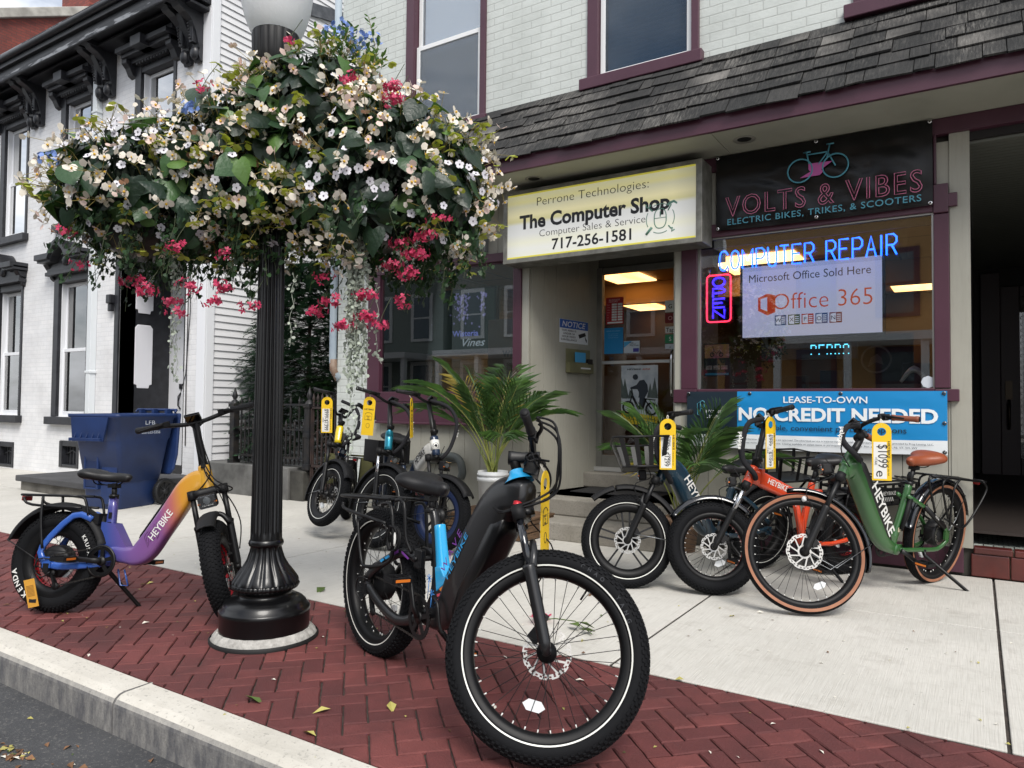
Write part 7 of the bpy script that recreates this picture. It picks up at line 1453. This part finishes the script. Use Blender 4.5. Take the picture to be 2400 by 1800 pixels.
bk.p('wave_print', q, mat('wave_blue', '3d7fc4', .45))
bk.decal('WAVE', (.735, .60, .0585), (.56, .83), (-.83, .56), .032, mat('decal_violet', '7a3a9a', .45), -1, w=.22, sp=1.5); bk.decal('HEYBIKE', (.775, .59, .0585), (.56, .83), (-.83, .56), .022, mat('decal_cyan', '2f9ad6', .45), -1, w=.24, off=.01)
stays(bk, FRB, [(.47, .285), (.30, .235), (.12, .28), (.0, .345)], [(.43, .525), (.30, .54), (.10, .45), (.0, .375)], .045, .08, (.014, .024))
q = B(); 
for x0, x1, c in ((.18, .235, 0), (.24, .30, 0), (.305, .345, 1), (.35, .40, 2)): pass
bk.p('stripe_print', B().prism([(.13, .478), (.16, .492), (.175, .486), (.145, .47)], 0, .001, (0, -.085, 0), Z=(0, -1, 0)).prism([(.17, .497), (.21, .516), (.225, .508), (.185, .49)], 0, .001, (0, -.0825, 0), Z=(0, -1, 0)), mat('decal_cyan', '2f9ad6', .45))
bk.p('stripe_print', B().prism([(.22, .52), (.29, .55), (.30, .54), (.235, .512)], 0, .001, (0, -.078, 0), Z=(0, -1, 0)).prism([(.31, .547), (.325, .547), (.39, .527), (.38, .52), (.32, .537)], 0, .001, (0, -.071, 0), Z=(0, -1, 0)), mat('decal_violet', '7a3a9a', .45))
bk.p('suspension_link', B().box(.41, -.06, .49, .47, -.03, .575).box(.41, .03, .49, .47, .06, .575).tube([(.43, -.07, .53), (.43, .07, .53)], .012, 10), ALB, bevel=.006)
bk.bars([(1.08, .955), (1.05, 1.005), (1.048, 1.015)], [(1.125, 0, 1.035), (1.125, -.07, 1.04), (1.12, -.14, 1.056), (1.11, -.21, 1.072), (1.09, -.31, 1.088)], stemr=[.021, .021, .023], grip=.125, display=False)
bk.p('stem_clamp', B().sweep([(1.025, 0, 1.01, .028, .026), (1.08, 0, 1.02, .024, .022), (1.12, 0, 1.03, .026, .022), (1.15, 0, 1.036, .03, .022)], n=16, pw=3, cr=3).box(1.10, -.03, .96, 1.16, .03, 1.01), ALB, steer=True)
bk.cables([[(1.12, -.16, 1.14, 1), (1.20, -.20, 1.11, 1), (1.24, -.18, 1.0, 1), (1.24, -.10, .90, 1), (1.19, -.085, .84), (1.10, -.085, .815), (1.03, -.07, .825)], [(1.12, -.15, 1.13, 1), (1.21, -.19, 1.09, 1), (1.25, -.17, .99, 1), (1.25, -.10, .88, 1), (1.18, -.09, .83), (1.09, -.083, .81), (1.03, -.07, .82)], [(1.13, -.14, 1.12, 1), (1.22, -.18, 1.06, 1), (1.245, -.15, .96, 1), (1.235, -.09, .87, 1), (1.16, -.088, .825), (1.04, -.07, .815)], [(1.13, -.05, 1.04, 1), (1.2, .06, 1.0, 1), (1.2, .1, .95, 1), (1.12, .1, 1.0, 1), (1.1, .0, 1.02, 1), (1.2, -.1, 1.0, 1)]], .0045)
bk.p('cable_coil', B().tube([bk.S @ V((1.13+.03*cos(t*.9), -.02+.09*sin(t*.9), 1.0+.02*sin(t*2.1))) for t in range(22)], .0045, 6, cr=4), ALM)
bk.crank((.50, .292), ring=.092, ang=112)
bk.seat([(.44, .735), (.425, .81)], (.40, .85), clamp=(.44, .745), L=.30, W=.24, H=.085)
rack(bk, -.36, .30, .735, .085, [[(.25, .085, .77), (.33, .085, .765), (.36, .08, .62), (.39, .06, .55)], [(.12, .09, .74), (.22, .09, .735), (.26, .09, .55), (.22, .09, .48), (.02, .09, .43), (-.06, .09, .45), (-.14, .09, .64)], [(-.34, .085, .70), (-.28, .09, .67), (.17, .09, .655)]], slats=3, rt=.0085, z0=.775, light=False)
bk.p('coiled_cable', B().tube([(.27+.05*cos(t*1.1)+.02*sin(t*.4), -.10-.01*sin(t*.7), .60+.055*sin(t*1.1)) for t in range(26)], .004, 6, cr=4).tube([(.17+.035*cos(t*1.1), -.10, .615+.04*sin(t*1.1)) for t in range(9)], .004, 6, cr=4), ALM)
bk.p('white_clip', B().sphere((.30, -.105, .60), .02, 8, 6, (.6, .3, 1.6)), LWH)
bk.p('rear_reflector', B().box(.31, -.02, .80, .325, .02, .825), mat('tail_red', '7a1216', .25))
bk.stand(.47, .25, (.62, .20), .0); bk.p('footrest_guard', B().tube([(.60, -.06, .40), (.66, -.07, .385), (.69, -.07, .30), (.70, -.06, .27)], .007, 6, cr=4), ALB)
q = B()
for i, ch in enumerate('CHAO  YANG'):
    a = RAD(78-i*5.2); e = V((cos(a), 0, sin(a))); tg = V((sin(a), 0, -cos(a))); q.txt(ch, bk.cf+e*.308+V((0, -.0515, 0)), tg, e-V((0, .25, 0)), h=.014, off=.02, one=True) if ch != ' ' else None
bk.p('lettering', q.xf(M.Identity(4)), mat('rubber_print', '36383c', .7), bk.fwh, steer=True)
hangtag('yellow card tag swinging edge on from the black and sky blue bike', bk.root.matrix_world @ bk.K @ bk.S @ V((1.20, -.03, .93)), RAD(103), (), RAD(0), printed=False)
# ---------------- green bike with brown tyres on the right
bk = Bike('green electric bike with tan walled tyres and brown saddle by the tiled passage', (-.285, 5.88), -115.4, 6, .350, .066, 1.43, (1.055, .925), (1.14, .785), -45, 'electric bicycles outside the shop')
fr = dict(kind='urban', wall=GUM, stripe=REF, nip=True, hf=.76, rd=.024); bk.wheels(dict(disc=.105, **fr), fr); bk.fork(stan=ALB, low=ALB, w_=.062, rl=.022, arch=False)
bk.p('frame', B().sweep([(1.115, 0, .825, .033, .055), (1.05, 0, .845, .040, .066), (.985, 0, .795, .044, .072), (.92, 0, .71, .046, .075), (.795, 0, .545, .046, .075), (.695, 0, .415, .046, .068), (.62, 0, .335, .046, .05), (.55, 0, .30, .044, .038)], n=26, pw=2.8, cr=5).sweep([(1.052, 0, .935, .029, .030), (1.09, 0, .87, .032, .034), (1.135, 0, .79, .030, .031)], n=18, cr=3)
     .sweep([(.535, 0, .29, .03, .032), (.51, 0, .36, .024, .026), (.445, 0, .53, .021, .024), (.385, 0, .71, .021, .023)], n=18, cr=4).prism([(.56, .30), (.64, .40), (.585, .42), (.52, .36)], -.026, .026, Z=(0, 1, 0)).lathe([(0, -.045), (.034, -.045), (.036, -.03), (.036, .03), (.034, .045), (0, .045)], (.525, 0, .29), 24, 'y'), GRN)
bk.p('battery_cover', B().sweep([(1.02, 0, .885, .034, .03), (.975, 0, .845, .044, .042), (.90, 0, .745, .0475, .044), (.76, 0, .555, .0475, .044), (.64, 0, .395, .047, .04), (.60, 0, .345, .042, .02)], n=18, pw=3), mat('cover_black', '151515', .5))
bk.decal('HEYBIKE', (.765, .555, .050), (-.59, -.805), (-.805, .59), .066, LWH, 1, w=.42, off=.018)
stays(bk, GRN, [(.51, .285), (.25, .265), (.07, .258), (-.02, .315)], [(.45, .64), (.26, .555), (.10, .455), (-.01, .37)], .035, .075, (.010, .015))
bk.p('stay_sleeve', B().sweep([(.27, .056, .562, .013, .017), (.03, .072, .405, .013, .017)], n=12), ALB); bk.p('lettering', B().txt('cityrun', V((.15, .0805, .478)), (-.84, .0, -.55), (-.55, 0, .84), h=.014, off=.01), LWH)
bk.p('bottle_label', B().box(.478, .0225, .40, .505, .0245, .43), mat('label_cream', 'c9c2a4', .5)); bk.p('lock', B().sweep([(.49, .035, .42, .012, .014), (.44, .035, .53, .014, .018), (.41, .035, .62, .014, .018)], n=10), ALM)
bk.bars([(1.05, .935), (1.02, .97), (.985, 1.02), (.98, 1.075)], [(.98, 0, 1.085), (.985, -.06, 1.09), (.94, -.14, 1.10), (.87, -.21, 1.09), (.75, -.285, 1.05)], stemr=[.024, .022, .02, .02], gm=BRGRIP, grip=.14)
bk.p('stem_clamp', B().lathe([(0, -.035), (.026, -.035), (.026, .035), (0, .035)], (.99, 0, 1.035), 18, 'y'), ALM, steer=True)
bk.cables([[(.95, .12, 1.09, 1), (1.05, .1, 1.10, 1), (1.11, .06, 1.0, 1), (1.08, .05, .93), (1.03, .05, .88)], [(.95, -.12, 1.09, 1), (1.06, .03, 1.09, 1), (1.13, .06, .95, 1), (1.14, .05, .86)]], .004)
bk.p('cable_sleeve', B().tube([bk.S @ V((1.0, .06, 1.09)), bk.S @ V((1.08, .08, 1.08)), bk.S @ V((1.12, .08, 1.0)), V((1.10, .06, .93)), V((1.04, .05, .90))], .018, 10, cr=5), mat('sleeve_cloth', '15151a', .9))
bk.p('lettering', B().txt('heybike', bk.S @ V((1.125, .10, 1.02)), (.25, .1, -.96), bk.S.to_3x3() @ V((1, 0, .1)), h=.026, off=.02), LWH)
bk.crank((.525, .29), ring=.075, ang=28, side=-1)
bk.seat([(.385, .70), (.345, .825)], (.27, .868), BROWN_L, clamp=(.385, .715), L=.29, W=.235, H=.085)
rack(bk, -.46, .22, .70, .075, [[(.20, .07, .755), (.28, .07, .75), (.18, .08, .52)], [(.04, .075, .745), (.12, .08, .70), (.02, .085, .47)], [(-.10, .08, .735), (-.02, .085, .66), (.0, .09, .42)], [(-.42, .08, .70), (-.47, .085, .64), (-.35, .085, .50), (-.22, .085, .40), (-.12, .085, .40), (.05, .08, .47)]], slats=5, z0=.765)
bk.p('rear_fender', fender(bk.c0, .375, .075, RAD(10), RAD(165)), mat('fender_gloss', '111318', .15, coat=.8)); bk.p('front_fender', fender(bk.cf, .375, .07, RAD(85), RAD(200)), mat('fender_gloss', '111318', .15, coat=.8), steer=True)
q = B()
for s_ in (-1, 1): q.mk().tube([bk.cf+V((0, s_*.062, .0)), bk.cf+V((-.16, s_*.06, -.10)), bk.cf+V((-.385, s_*.035, .03))], .0026, 5)
bk.p('fender_stay', q, STL, steer=True); bk.p('fender_stay', B().tube([(0, .07, .345), (-.16, .05, .44), (-.30, .03, .60)], .0026, 5), STL)
bk.headlight((1.22, 0, .84), .07, .065, .06); bk.stand(.22, .26, (.04, .27), .0, .05)
bk.p('bar_reflector', B().obox(bk.S @ V((1.20, 0, .66)), .02, .10, .03), REFL, bevel=.008) if 0 else bk.p('fork_reflector', B().sweep([(1.385, -.05, .66, .012, .015), (1.385, .05, .66, .012, .015)], n=12, side=(1, 0, 0)), REFL, steer=True)
gp = bk.root.matrix_world @ bk.gpos[1]
hangtag('yellow tag reading $1099 + TAX hanging from the green bike', gp+V((-.02, -.06, -.085)), RAD(16), (('$1099', -.02, -.075, .052, .135, .0), ('+TAX', -.038, -.15, .014, .045, .005), ('e', -.03, -.228, .05, .035, .0)))
# ---------------- orange folding bike
bk = Bike('orange folding electric bike with black rear crate between two taller bikes', (-.84, 5.81), -120, 5, .295, .10, 1.26, (.945, .80), (1.01, .69), -38, 'electric bicycles outside the shop')
bk.wheels(dict(rimdots=REDP, disc=.085, nip=True, hf=.9, rd=.024), dict(rimdots=REDP)); bk.fork(stan=CHR, low=ALB, w_=.08, rl=.02, arch=False)
bk.p('frame', B().sweep([(.94, 0, .81, .028, .03), (.975, 0, .75, .03, .032), (1.012, 0, .69, .028, .03)], n=18, cr=3).sweep([(.975, 0, .755, .028, .045), (.93, 0, .745, .034, .052), (.78, 0, .685, .036, .05), (.60, 0, .62, .036, .044), (.45, 0, .60, .032, .03), (.30, 0, .61, .028, .024)], n=22, pw=4, cr=3)
     .sweep([(.44, 0, .26, .03, .034), (.455, 0, .34, .022, .026), (.40, 0, .60, .021, .024), (.38, 0, .69, .02, .022)], n=16, cr=3).sweep([(.55, 0, .60, .02, .024), (.48, 0, .40, .02, .022), (.45, 0, .28, .02, .022)], n=14).lathe([(0, -.045), (.033, -.045), (.035, .03), (.033, .045), (0, .045)], (.44, 0, .27), 24, 'y').box(.885, -.037, .70, .915, .037, .80), ORG, bevel=0)
bk.decal('HEYBIKE', (.76, .672, .038), (-.94, -.34), (-.34, .94), .036, LWH, 1, w=.20, off=.016)
bk.p('lettering', B().txt('go', V((1.0, .025, .765)), (-1, .3, 0), (-.3, 0, .95), h=.035, off=.02), LWH)
stays(bk, ORG, [(.43, .27), (.22, .25), (.0, .285)], [(.40, .58), (.18, .46), (0, .32)], .04, .08, (.011, .016))
bk.bars([(.938, .815), (.915, .88), (.88, .98), (.845, 1.095)], [(.845, 0, 1.105), (.845, -.07, 1.108), (.83, -.17, 1.13), (.80, -.24, 1.135), (.745, -.32, 1.135)], stemr=[.028, .024, .019, .02])
bk.p('stem_latch', B().lathe([(.026, 0), (.034, .005), (.034, .035), (.026, .04)], (.918, 0, .84), 20).bar((.94, .03, .86), (.92, .035, .95), .012, .01), ALB, steer=True)
bk.p('cable_sleeve', B().tube([bk.S @ V((.87, .06, 1.12)), bk.S @ V((.97, .10, 1.09)), bk.S @ V((1.02, .10, .98)), bk.S @ V((1.03, .08, .85)), V((1.0, .05, .78)), V((.97, .04, .74))], .018, 10, cr=5), mat('sleeve_cloth', '15151a', .9))
bk.p('lettering', B().txt('heybike', bk.S @ V((1.035, .115, .97)), (.1, .1, -.98), bk.S.to_3x3() @ V((1, 0, 0)), h=.026, off=.02), LWH)
bk.crank((.44, .27), ring=.08, ang=75); bk.seat([(.38, .68), (.345, .80)], (.30, .83), clamp=(.38, .70), L=.28, W=.22, H=.075)
rack(bk, -.45, .20, .60, .08, [[(.10, .08, .60), (.12, .085, .45), (0, .09, .33)], [(-.30, .08, .60), (-.2, .085, .45), (-.02, .09, .33)]])
b = B(); x0, x1, w_, z0, z1 = -.55, .10, .17, .52, .68
for zz in (z0, z0+.05, z0+.1, z1-.012): b.box(x0, -w_, zz, x1, -w_+.012, zz+.014).box(x0, w_-.012, zz, x1, w_, zz+.014).box(x0, -w_, zz, x0+.012, w_, zz+.014).box(x1-.012, -w_, zz, x1, w_, zz+.014)
for i in range(8): x = x0+(x1-x0-.02)*i/7; b.box(x, -w_+.001, z0, x+.02, -w_+.010, z1).box(x, w_-.010, z0, x+.02, w_-.001, z1)
for i in range(5): y_ = -w_+(2*w_-.02)*i/4; b.box(x0+.001, y_, z0, x0+.010, y_+.02, z1).box(x1-.010, y_, z0, x1-.001, y_+.02, z1)
b.box(x0+.01, -w_+.01, z0, x1-.01, w_-.01, z0+.008).box(-.36, w_-.004, z0+.045, -.06, w_+.003, z1-.03)
cr8 = bk.p('rear_crate', b, ALM); q = B().txt('HEYBIKE', V((-.21, w_+.0045, .60)), (-1, 0, 0), (0, 0, 1), h=.026, w=.16, off=.01)
for i in range(7): q.prism([(-.27+i*.02, .555), (-.26+i*.02, .555), (-.245+i*.02, .585), (-.255+i*.02, .585)], 0, .001, (0, w_+.004, 0), Z=(0, 1, 0))
bk.p('lettering', q, LWH, cr8)
b = B()
for i in range(6): b.tube([(x0+.02+(x1-x0-.04)*i/5, -w_+.02, .695), (x0+.02+(x1-x0-.04)*i/5, w_-.02, .695)], .006, 6)
bk.p('crate_lid', b.tube([(x0, -w_, .70), (x1, -w_, .70), (x1, w_, .70), (x0, w_, .70)], .007, 6, closed=True), ALB, cr8)
bk.p('front_fender', fender(bk.cf, .325, .11, RAD(40), RAD(140)), mat('fender_gloss', '111318', .15, coat=.8), steer=True); bk.p('rear_fender', fender(bk.c0, .325, .11, RAD(10), RAD(150)), ALM)
bk.headlight((1.10, 0, .715), .075, .06, .05); bk.p('headlight_bracket', B().tube([bk.S @ V((1.02, 0, .66)), bk.S @ V((1.09, 0, .68)), bk.S @ V((1.10, 0, .70))], .007, 6), STL); bk.stand(.35, .24, (.25, .20), 0)
hangtag('yellow tag reading $999 - $1099 + TAX hanging from the orange bike', bk.root.matrix_world @ bk.gpos[1]+V((-.005, -.03, -.08)), RAD(68), (('750W     1000W', .008, -.065, .013, .17, .01), ('$999 - $1099', -.02, -.062, .026, .205, .004), ('+TAX', -.04, -.14, .013, .045, .004)))
# ---------------- dark teal bike with front basket
bk = Bike('dark teal electric bike with wire front basket and five spoke wheels', (-1.40, 5.615), -119, 5, .305, .105, 1.22, (.925, .825), (.985, .70), -38, 'electric bicycles outside the shop')
bk.wheels(dict(mag=True, stripe=REF, disc=.088, kind='fat', hf=.72), dict(mag=True, stripe=REF, hf=.72)); bk.fork(stan=ALB, low=ALB, w_=.082, rl=.022)
bk.p('frame', B().sweep([(.92, 0, .835, .029, .03), (.95, 0, .775, .033, .034), (.988, 0, .70, .029, .031)], n=18, cr=3).sweep([(.95, 0, .775, .03, .055), (.90, 0, .785, .04, .07), (.84, 0, .745, .046, .075), (.77, 0, .65, .048, .078), (.66, 0, .49, .048, .078), (.56, 0, .36, .048, .065), (.48, 0, .31, .044, .04), (.40, 0, .30, .04, .038)], n=24, pw=3, cr=5).sweep([(.40, 0, .29, .028, .03), (.36, 0, .45, .022, .024), (.30, 0, .66, .021, .023)], n=16, cr=3).lathe([(0, -.045), (.034, -.045), (.034, .045), (0, .045)], (.40, 0, .295), 24, 'y'), DTEAL)
bk.decal('HEYBIKE', (.715, .575, .050), (-.57, -.82), (-.82, .57), .055, LWH, 1, w=.34, off=.018)
stays(bk, DTEAL, [(.39, .29), (.2, .28), (0, .325)], [(.31, .60), (.15, .50), (0, .36)], .04, .085, (.012, .017))
bk.bars([(.92, .84), (.905, .88), (.90, .96), (.90, 1.06)], [(.90, 0, 1.07), (.905, -.06, 1.075), (.89, -.16, 1.11), (.86, -.23, 1.12), (.79, -.31, 1.115)], stemr=[.024, .022, .02, .02])
b = B(); X0, X1, wt, wb_, zb, zt = .93, 1.26, .215, .15, .785, .975
for z_, w2, xa, xb in ((zb, wb_, X0+.03, X1-.05), (zt, wt, X0, X1+.02)): b.tube([(xa, -w2, z_), (xb, -w2, z_), (xb+.02, -w2+.03, z_), (xb+.02, w2-.03, z_), (xb, w2, z_), (xa, w2, z_)], .0075, 8, closed=True)
b.box(X0+.03, -wb_, zb-.004, X1-.03, wb_, zb+.001)
for s_ in (-1, 1):
    for t_ in (.05, .35, .65, .95): b.bar((X0+.03+(X1-X0-.08)*t_, s_*wb_, zb), (X0+(X1-X0)*t_, s_*wt, zt), .03, .003, (0, 1, 0))
for y_ in (-.8, -.3, .3, .8): b.bar((X1-.03, y_*wb_, zb), (X1+.035, y_*wt, zt), .03, .003, (1, 0, 0))
b.tube([(X0+.05, 0, zb), (X0-.0, 0, .74)], .01, 6); bk.p('front_basket', b, ALB, steer=True)
bk.p('cable_sleeve', B().tube([bk.S @ V((.93, .06, 1.09)), bk.S @ V((1.0, .12, 1.02)), bk.S @ V((1.0, .12, .85)), V((.97, .07, .74)), V((.93, .05, .70))], .019, 10, cr=5), mat('sleeve_cloth', '15151a', .9)); bk.p('lettering', B().txt('heybike', bk.S @ V((1.01, .135, .93)), (.05, .1, -.98), bk.S.to_3x3() @ V((1, 0, 0)), h=.028, off=.02), LWH)
bk.crank((.40, .295), ring=.08, ang=80); bk.seat([(.30, .65), (.285, .72)], (.26, .765), clamp=(.30, .665), L=.29, W=.24, H=.08)
b = B(); X0, X1, w_, zb, zt = -.52, .02, .17, .68, .86
for z_, e in ((zb, .0), (zt, .03)): b.tube([(X0-e, -w_-e, z_), (X1+e, -w_-e, z_), (X1+e, w_+e, z_), (X0-e, w_+e, z_)], .008, 8, closed=True)
for s_ in (-1, 1):
    for t_ in (0, .33, .66, 1): b.bar((X0+(X1-X0)*t_, s_*w_, zb), (X0-.03+(X1-X0+.06)*t_, s_*(w_+.03), zt), .03, .003, (0, 1, 0))
for y_ in (-1, -.3, .3, 1): b.bar((X0, y_*w_, zb), (X0-.03, y_*(w_+.03), zt), .03, .003, (1, 0, 0)).bar((X1, y_*w_, zb), (X1+.03, y_*(w_+.03), zt), .03, .003, (1, 0, 0))
b.box(X0, -w_, zb-.004, X1, w_, zb); b.tube([(-.1, .08, zb), (0, .09, .36)], .009, 6).tube([(-.1, -.08, zb), (0, -.09, .36)], .009, 6).tube([(-.4, .08, zb), (0, .09, .36)], .009, 6).tube([(-.4, -.08, zb), (0, -.09, .36)], .009, 6); bk.p('rear_basket', b, ALB)
bk.p('rear_fender', fender(bk.c0, .365, .12, RAD(10), RAD(160)), ALM); bk.p('front_fender', fender(bk.cf, .362, .12, RAD(80), RAD(185)), ALM, steer=True); bk.p('front_fender_tip', fender(bk.cf, .362, .12, RAD(52), RAD(78)), ALM, steer=True)
bk.p('fender_stay', B().tube([bk.cf+V((0, .09, .05)), bk.cf+V((-.36, .05, -.02))], .003, 5), STL, steer=True)
bk.headlight((1.10, 0, .74), .075, .07, .055); bk.stand(.33, .25, (.22, .20), 0); bk.p('fork_reflector', B().sweep([(1.115, -.05, .575, .012, .013), (1.115, .05, .575, .012, .013)], n=12, side=(1, 0, 0)), REFL, steer=True)
hangtag('yellow tag reading $1099 - $1299 + TAX hanging from the basket bike', bk.root.matrix_world @ bk.gpos[1]+V((-.015, -.05, -.08)), RAD(22), (('750W       1000W', .006, -.065, .013, .19, .01), ('$1099-$1299', -.02, -.062, .028, .20, .004), ('+TAX', -.04, -.135, .014, .045, .004)))
# ---------------- three bikes by the left window
def small(label, A, hd, lean, r, tw, wb, steer, hc, dc, bandm, pitch=0, zoff=0, stripe=REF, rimcol=None, mag=False, hz=.90, bz=1.22, beam=None, seatz=.86, stan=STL, riser=False):
    bk = Bike(label, A, hd, lean, r, tw, wb, (wb-.215, hz+.02), (wb-.155, hz-.13), steer, 'electric bicycles outside the shop', pitch=pitch, zoff=zoff); hx = wb-.21
    bk.wheels(dict(stripe=stripe, disc=.085, rimcol=rimcol, nip=True, mag=mag), dict(stripe=stripe, rimcol=rimcol, mag=mag)); bk.fork(stan=stan, low=ALB, w_=tw/2+.03, rl=.02, arch=False)
    bk.p('head_tube', B().sweep([(hx-.008, 0, hz+.03, .033, .034), (hx+.018, 0, hz-.03, .036, .037), (hx+.055, 0, hz-.125, .033, .034)], n=20, cr=3), hc); 
    bk.p('frame', B().sweep(beam or [(hx+.03, 0, hz-.07, .032, .05), (hx-.06, 0, hz-.10, .04, .062), (hx-.16, 0, hz-.24, .044, .062), (hx-.30, 0, hz-.46, .044, .06), (hx-.40, 0, .32, .042, .045), (.36, 0, .29, .038, .038)], n=22, pw=3, cr=4).sweep([(.36, 0, .28, .026, .028), (.33, 0, .45, .022, .024), (.285, 0, .66, .021, .022)], n=16, cr=3), dc)
    stays(bk, dc, [(.36, .285), (.2, .26), (0, r-.01)], [(.30, .56), (.15, .46), (0, r+.03)], .04, .08)
    t_ = (bz-hz-.04); sx = hx-.012
    if riser: half = [(sx-.07, 0, bz-.12), (sx-.06, -.055, bz-.125), (sx-.065, -.095, bz-.05), (sx-.07, -.125, bz+.02), (sx-.09, -.20, bz+.03), (sx-.15, -.31, bz+.02)]; top = (sx-.07, bz-.13)
    else: half = [(sx-.12, 0, bz-.01), (sx-.12, -.07, bz-.008), (sx-.135, -.16, bz+.012), (sx-.16, -.235, bz+.018), (sx-.21, -.325, bz+.015)]; top = (sx-.12, bz-.02)
    bk.bars([(sx, hz+.045), (sx+(top[0]-sx)*.3, hz+.045+(top[1]-hz-.045)*.3), top], half, stemr=[.026, .021, .02])
    bk.p('stem_latch', B().lathe([(.027, 0), (.034, .006), (.034, .03), (.027, .036)], (sx-.005, 0, hz+.06), 18).bar((sx+.03, -.02, hz+.08), (sx+.0, -.03, hz+.17), .012, .01), ALB, steer=True)
    bk.p('cable_sleeve', B().tube([bk.S @ V((sx-.10, -.02, bz+.01)), bk.S @ V((sx+.06, .06, bz-.03)), bk.S @ V((sx+.15, .09, bz-.16)), bk.S @ V((sx+.14, .08, hz-.02)), bk.S @ V((hx+.10, .04, hz-.12)), V((hx+.02, .05, hz-.15))], .016, 10, cr=6), mat('sleeve_cloth', '15151a', .9))
    bk.p('lettering', B().txt('heybike', bk.S @ V((sx+.157, .09, hz+.12)), (0, 0, -1), bk.S.to_3x3() @ V((.25, .95, 0)), h=.026, off=.02), LWH)
    bk.crank((.36, .285), ring=.08, ang=60); bk.seat([(.285, .65), (.25, seatz-.04)], (.23, seatz), clamp=(.285, .66), L=.28, W=.22, H=.075)
    bk.p('front_fender', fender(bk.cf, r+.03, tw+.02, RAD(35), RAD(200)), ALM, steer=True); bk.p('rear_fender', fender(bk.c0, r+.03, tw+.02, RAD(10), RAD(160)), ALM)
    rack(bk, -.36, .18, .64, .075, [[(.1, .08, .64), (.12, .085, .48), (0, .09, r+.03)], [(-.25, .08, .64), (-.15, .085, .48), (-.02, .09, r+.03)]])
    bk.headlight((wb-.05, .0, hz-.20), .085, .08, .06); bk.p('fender_stay', B().tube([bk.cf+V((0, -.07, .03)), bk.cf+V((-r-.02, -.04, -.05))], .0028, 5), STL, steer=True); bk.stand(.30, .24, (.3, .20), -zoff)
    return bk
bk = small('yellow and black electric bike with green panniers nearest the alley', (-5.57, 5.50), -53, 3, .287, .085, 1.10, 42, YEL, FRB, YEL, pitch=5, hz=.88, bz=1.15, riser=True, seatz=.84, stan=ALB)
bk.p('black_head_cover', B().sweep([(.90, 0, .86, .038, .039), (.935, 0, .77, .0365, .037)], n=20), FRB)
t = thing('pannier_bag', 'olive green pannier bag slung over the yellow bike rear rack', 'pannier', (0, 0, 0)); t.matrix_world = bk.root.matrix_world; OL = mat('olive_canvas', '4a4a26', .85, c2='3b3b1f', ns=9, bump=.35, bs=220)
b = B()
for s_ in (-1, 1): b.sweep([(-.10, s_*.155, .655, .15, .055), (-.10, s_*.175, .56, .165, .075), (-.10, s_*.175, .44, .165, .075), (-.10, s_*.165, .36, .15, .06)], n=18, pw=4, side=(1, 0, 0), cr=3)
obj('bag', b, OL, t); obj('flap', B().box(-.24, -.22, .655, .04, .22, .672).box(-.25, -.262, .54, .05, -.252, .665).box(-.25, .252, .54, .05, .262, .665), OL, t, bevel=.006); obj('reflective_strip', B().box(-.23, -.258, .47, .03, -.2535, .49).box(-.23, .2535, .47, .03, .258, .49), REF, t)
hangtag('yellow tag reading $999 - $1399 + TAX hanging from the yellow bike', bk.root.matrix_world @ bk.gpos[0]+V((-.02, -.03, -.085)), RAD(34), (('Single Battery   Dual Battery', .008, -.065, .011, .20, .004), ('$999-$1399', -.02, -.062, .032, .20, .004), ('+TAX', -.04, -.14, .013, .045, .004)))
bk = small('metallic teal electric bike parked between a yellow and a navy one', (-4.93, 5.42), -50, 3, .335, .095, 1.10, 43, TEALM, NAVY, TEALM, hz=.93, bz=1.22, seatz=.88, stan=CHR)
bk.p('head_badge', B().sphere((.93, 0, .95), .03, 10, 8, (.5, .9, 1.2)), TEALM)
hangtag('plain printed yellow tag hanging from the metallic teal bike', bk.root.matrix_world @ bk.gpos[0]+V((-.03, -.03, -.08)), RAD(36), (), RAD(4), printed=False)
bk = small('navy electric bike with white lettered frame and blue rims by the bucket palm', (-4.68, 5.15), -25, 3, .298, .10, 1.09, 26, NAVY, NAVY, WHTP, rimcol=RIMBLUE, stripe=RIMBLUE, mag=True, hz=.90, bz=1.23, seatz=.87, stan=ALB, beam=[(.91, 0, .84, .032, .05), (.80, 0, .80, .04, .062), (.60, 0, .66, .044, .06), (.45, 0, .48, .042, .055), (.38, 0, .32, .04, .045), (.34, 0, .29, .036, .036)])
bk.p('white_band', B().sweep([(.905, 0, .842, .0375, .058), (.80, 0, .80, .0425, .067), (.70, 0, .735, .0465, .066), (.60, 0, .66, .0465, .065)], n=22, pw=3, cr=3), WHTP); bk.p('white_collar', B().sweep([(.885, 0, .90, .0375, .0385), (.915, 0, .82, .039, .04)], n=20), WHTP)
bk.decal('HEYBIKE', (.735, .735, .0485), (.82, .57), (-.57, .82), .06, INK, -1, w=.20, off=.02)
bk.p('round_badge', B().lathe([(.022, 0), (.025, 0)], (0, 0, 0), 24, 'x').lathe([(.0, .0), (.012, .0)], (0, 0, 0), 12, 'x').xf(M.Translation((.944, -.012, .862)) @ M.Rotation(RAD(-22), 4, 'Z')), INK)
bk.p('front_bag', B().box(.42, -.12, .50, .62, .12, .74), ALM, bevel=.03) if 0 else None
b = B()
for i in range(9): b.box(-.30, -.16, .66+i*.022, -.29, .16, .672+i*.022)
bk.p('rear_crate', b.box(-.30, -.16, .65, .06, .16, .66).box(-.30, -.16, .65, .06, -.15, .86).box(-.30, .15, .65, .06, .16, .86).box(.05, -.16, .65, .06, .16, .86), ALM)
hangtag('yellow tag seen edge on hanging from the navy and white bike', bk.root.matrix_world @ bk.gpos[0]+V((-.01, -.03, -.08)), RAD(118), (), RAD(-3), printed=False)
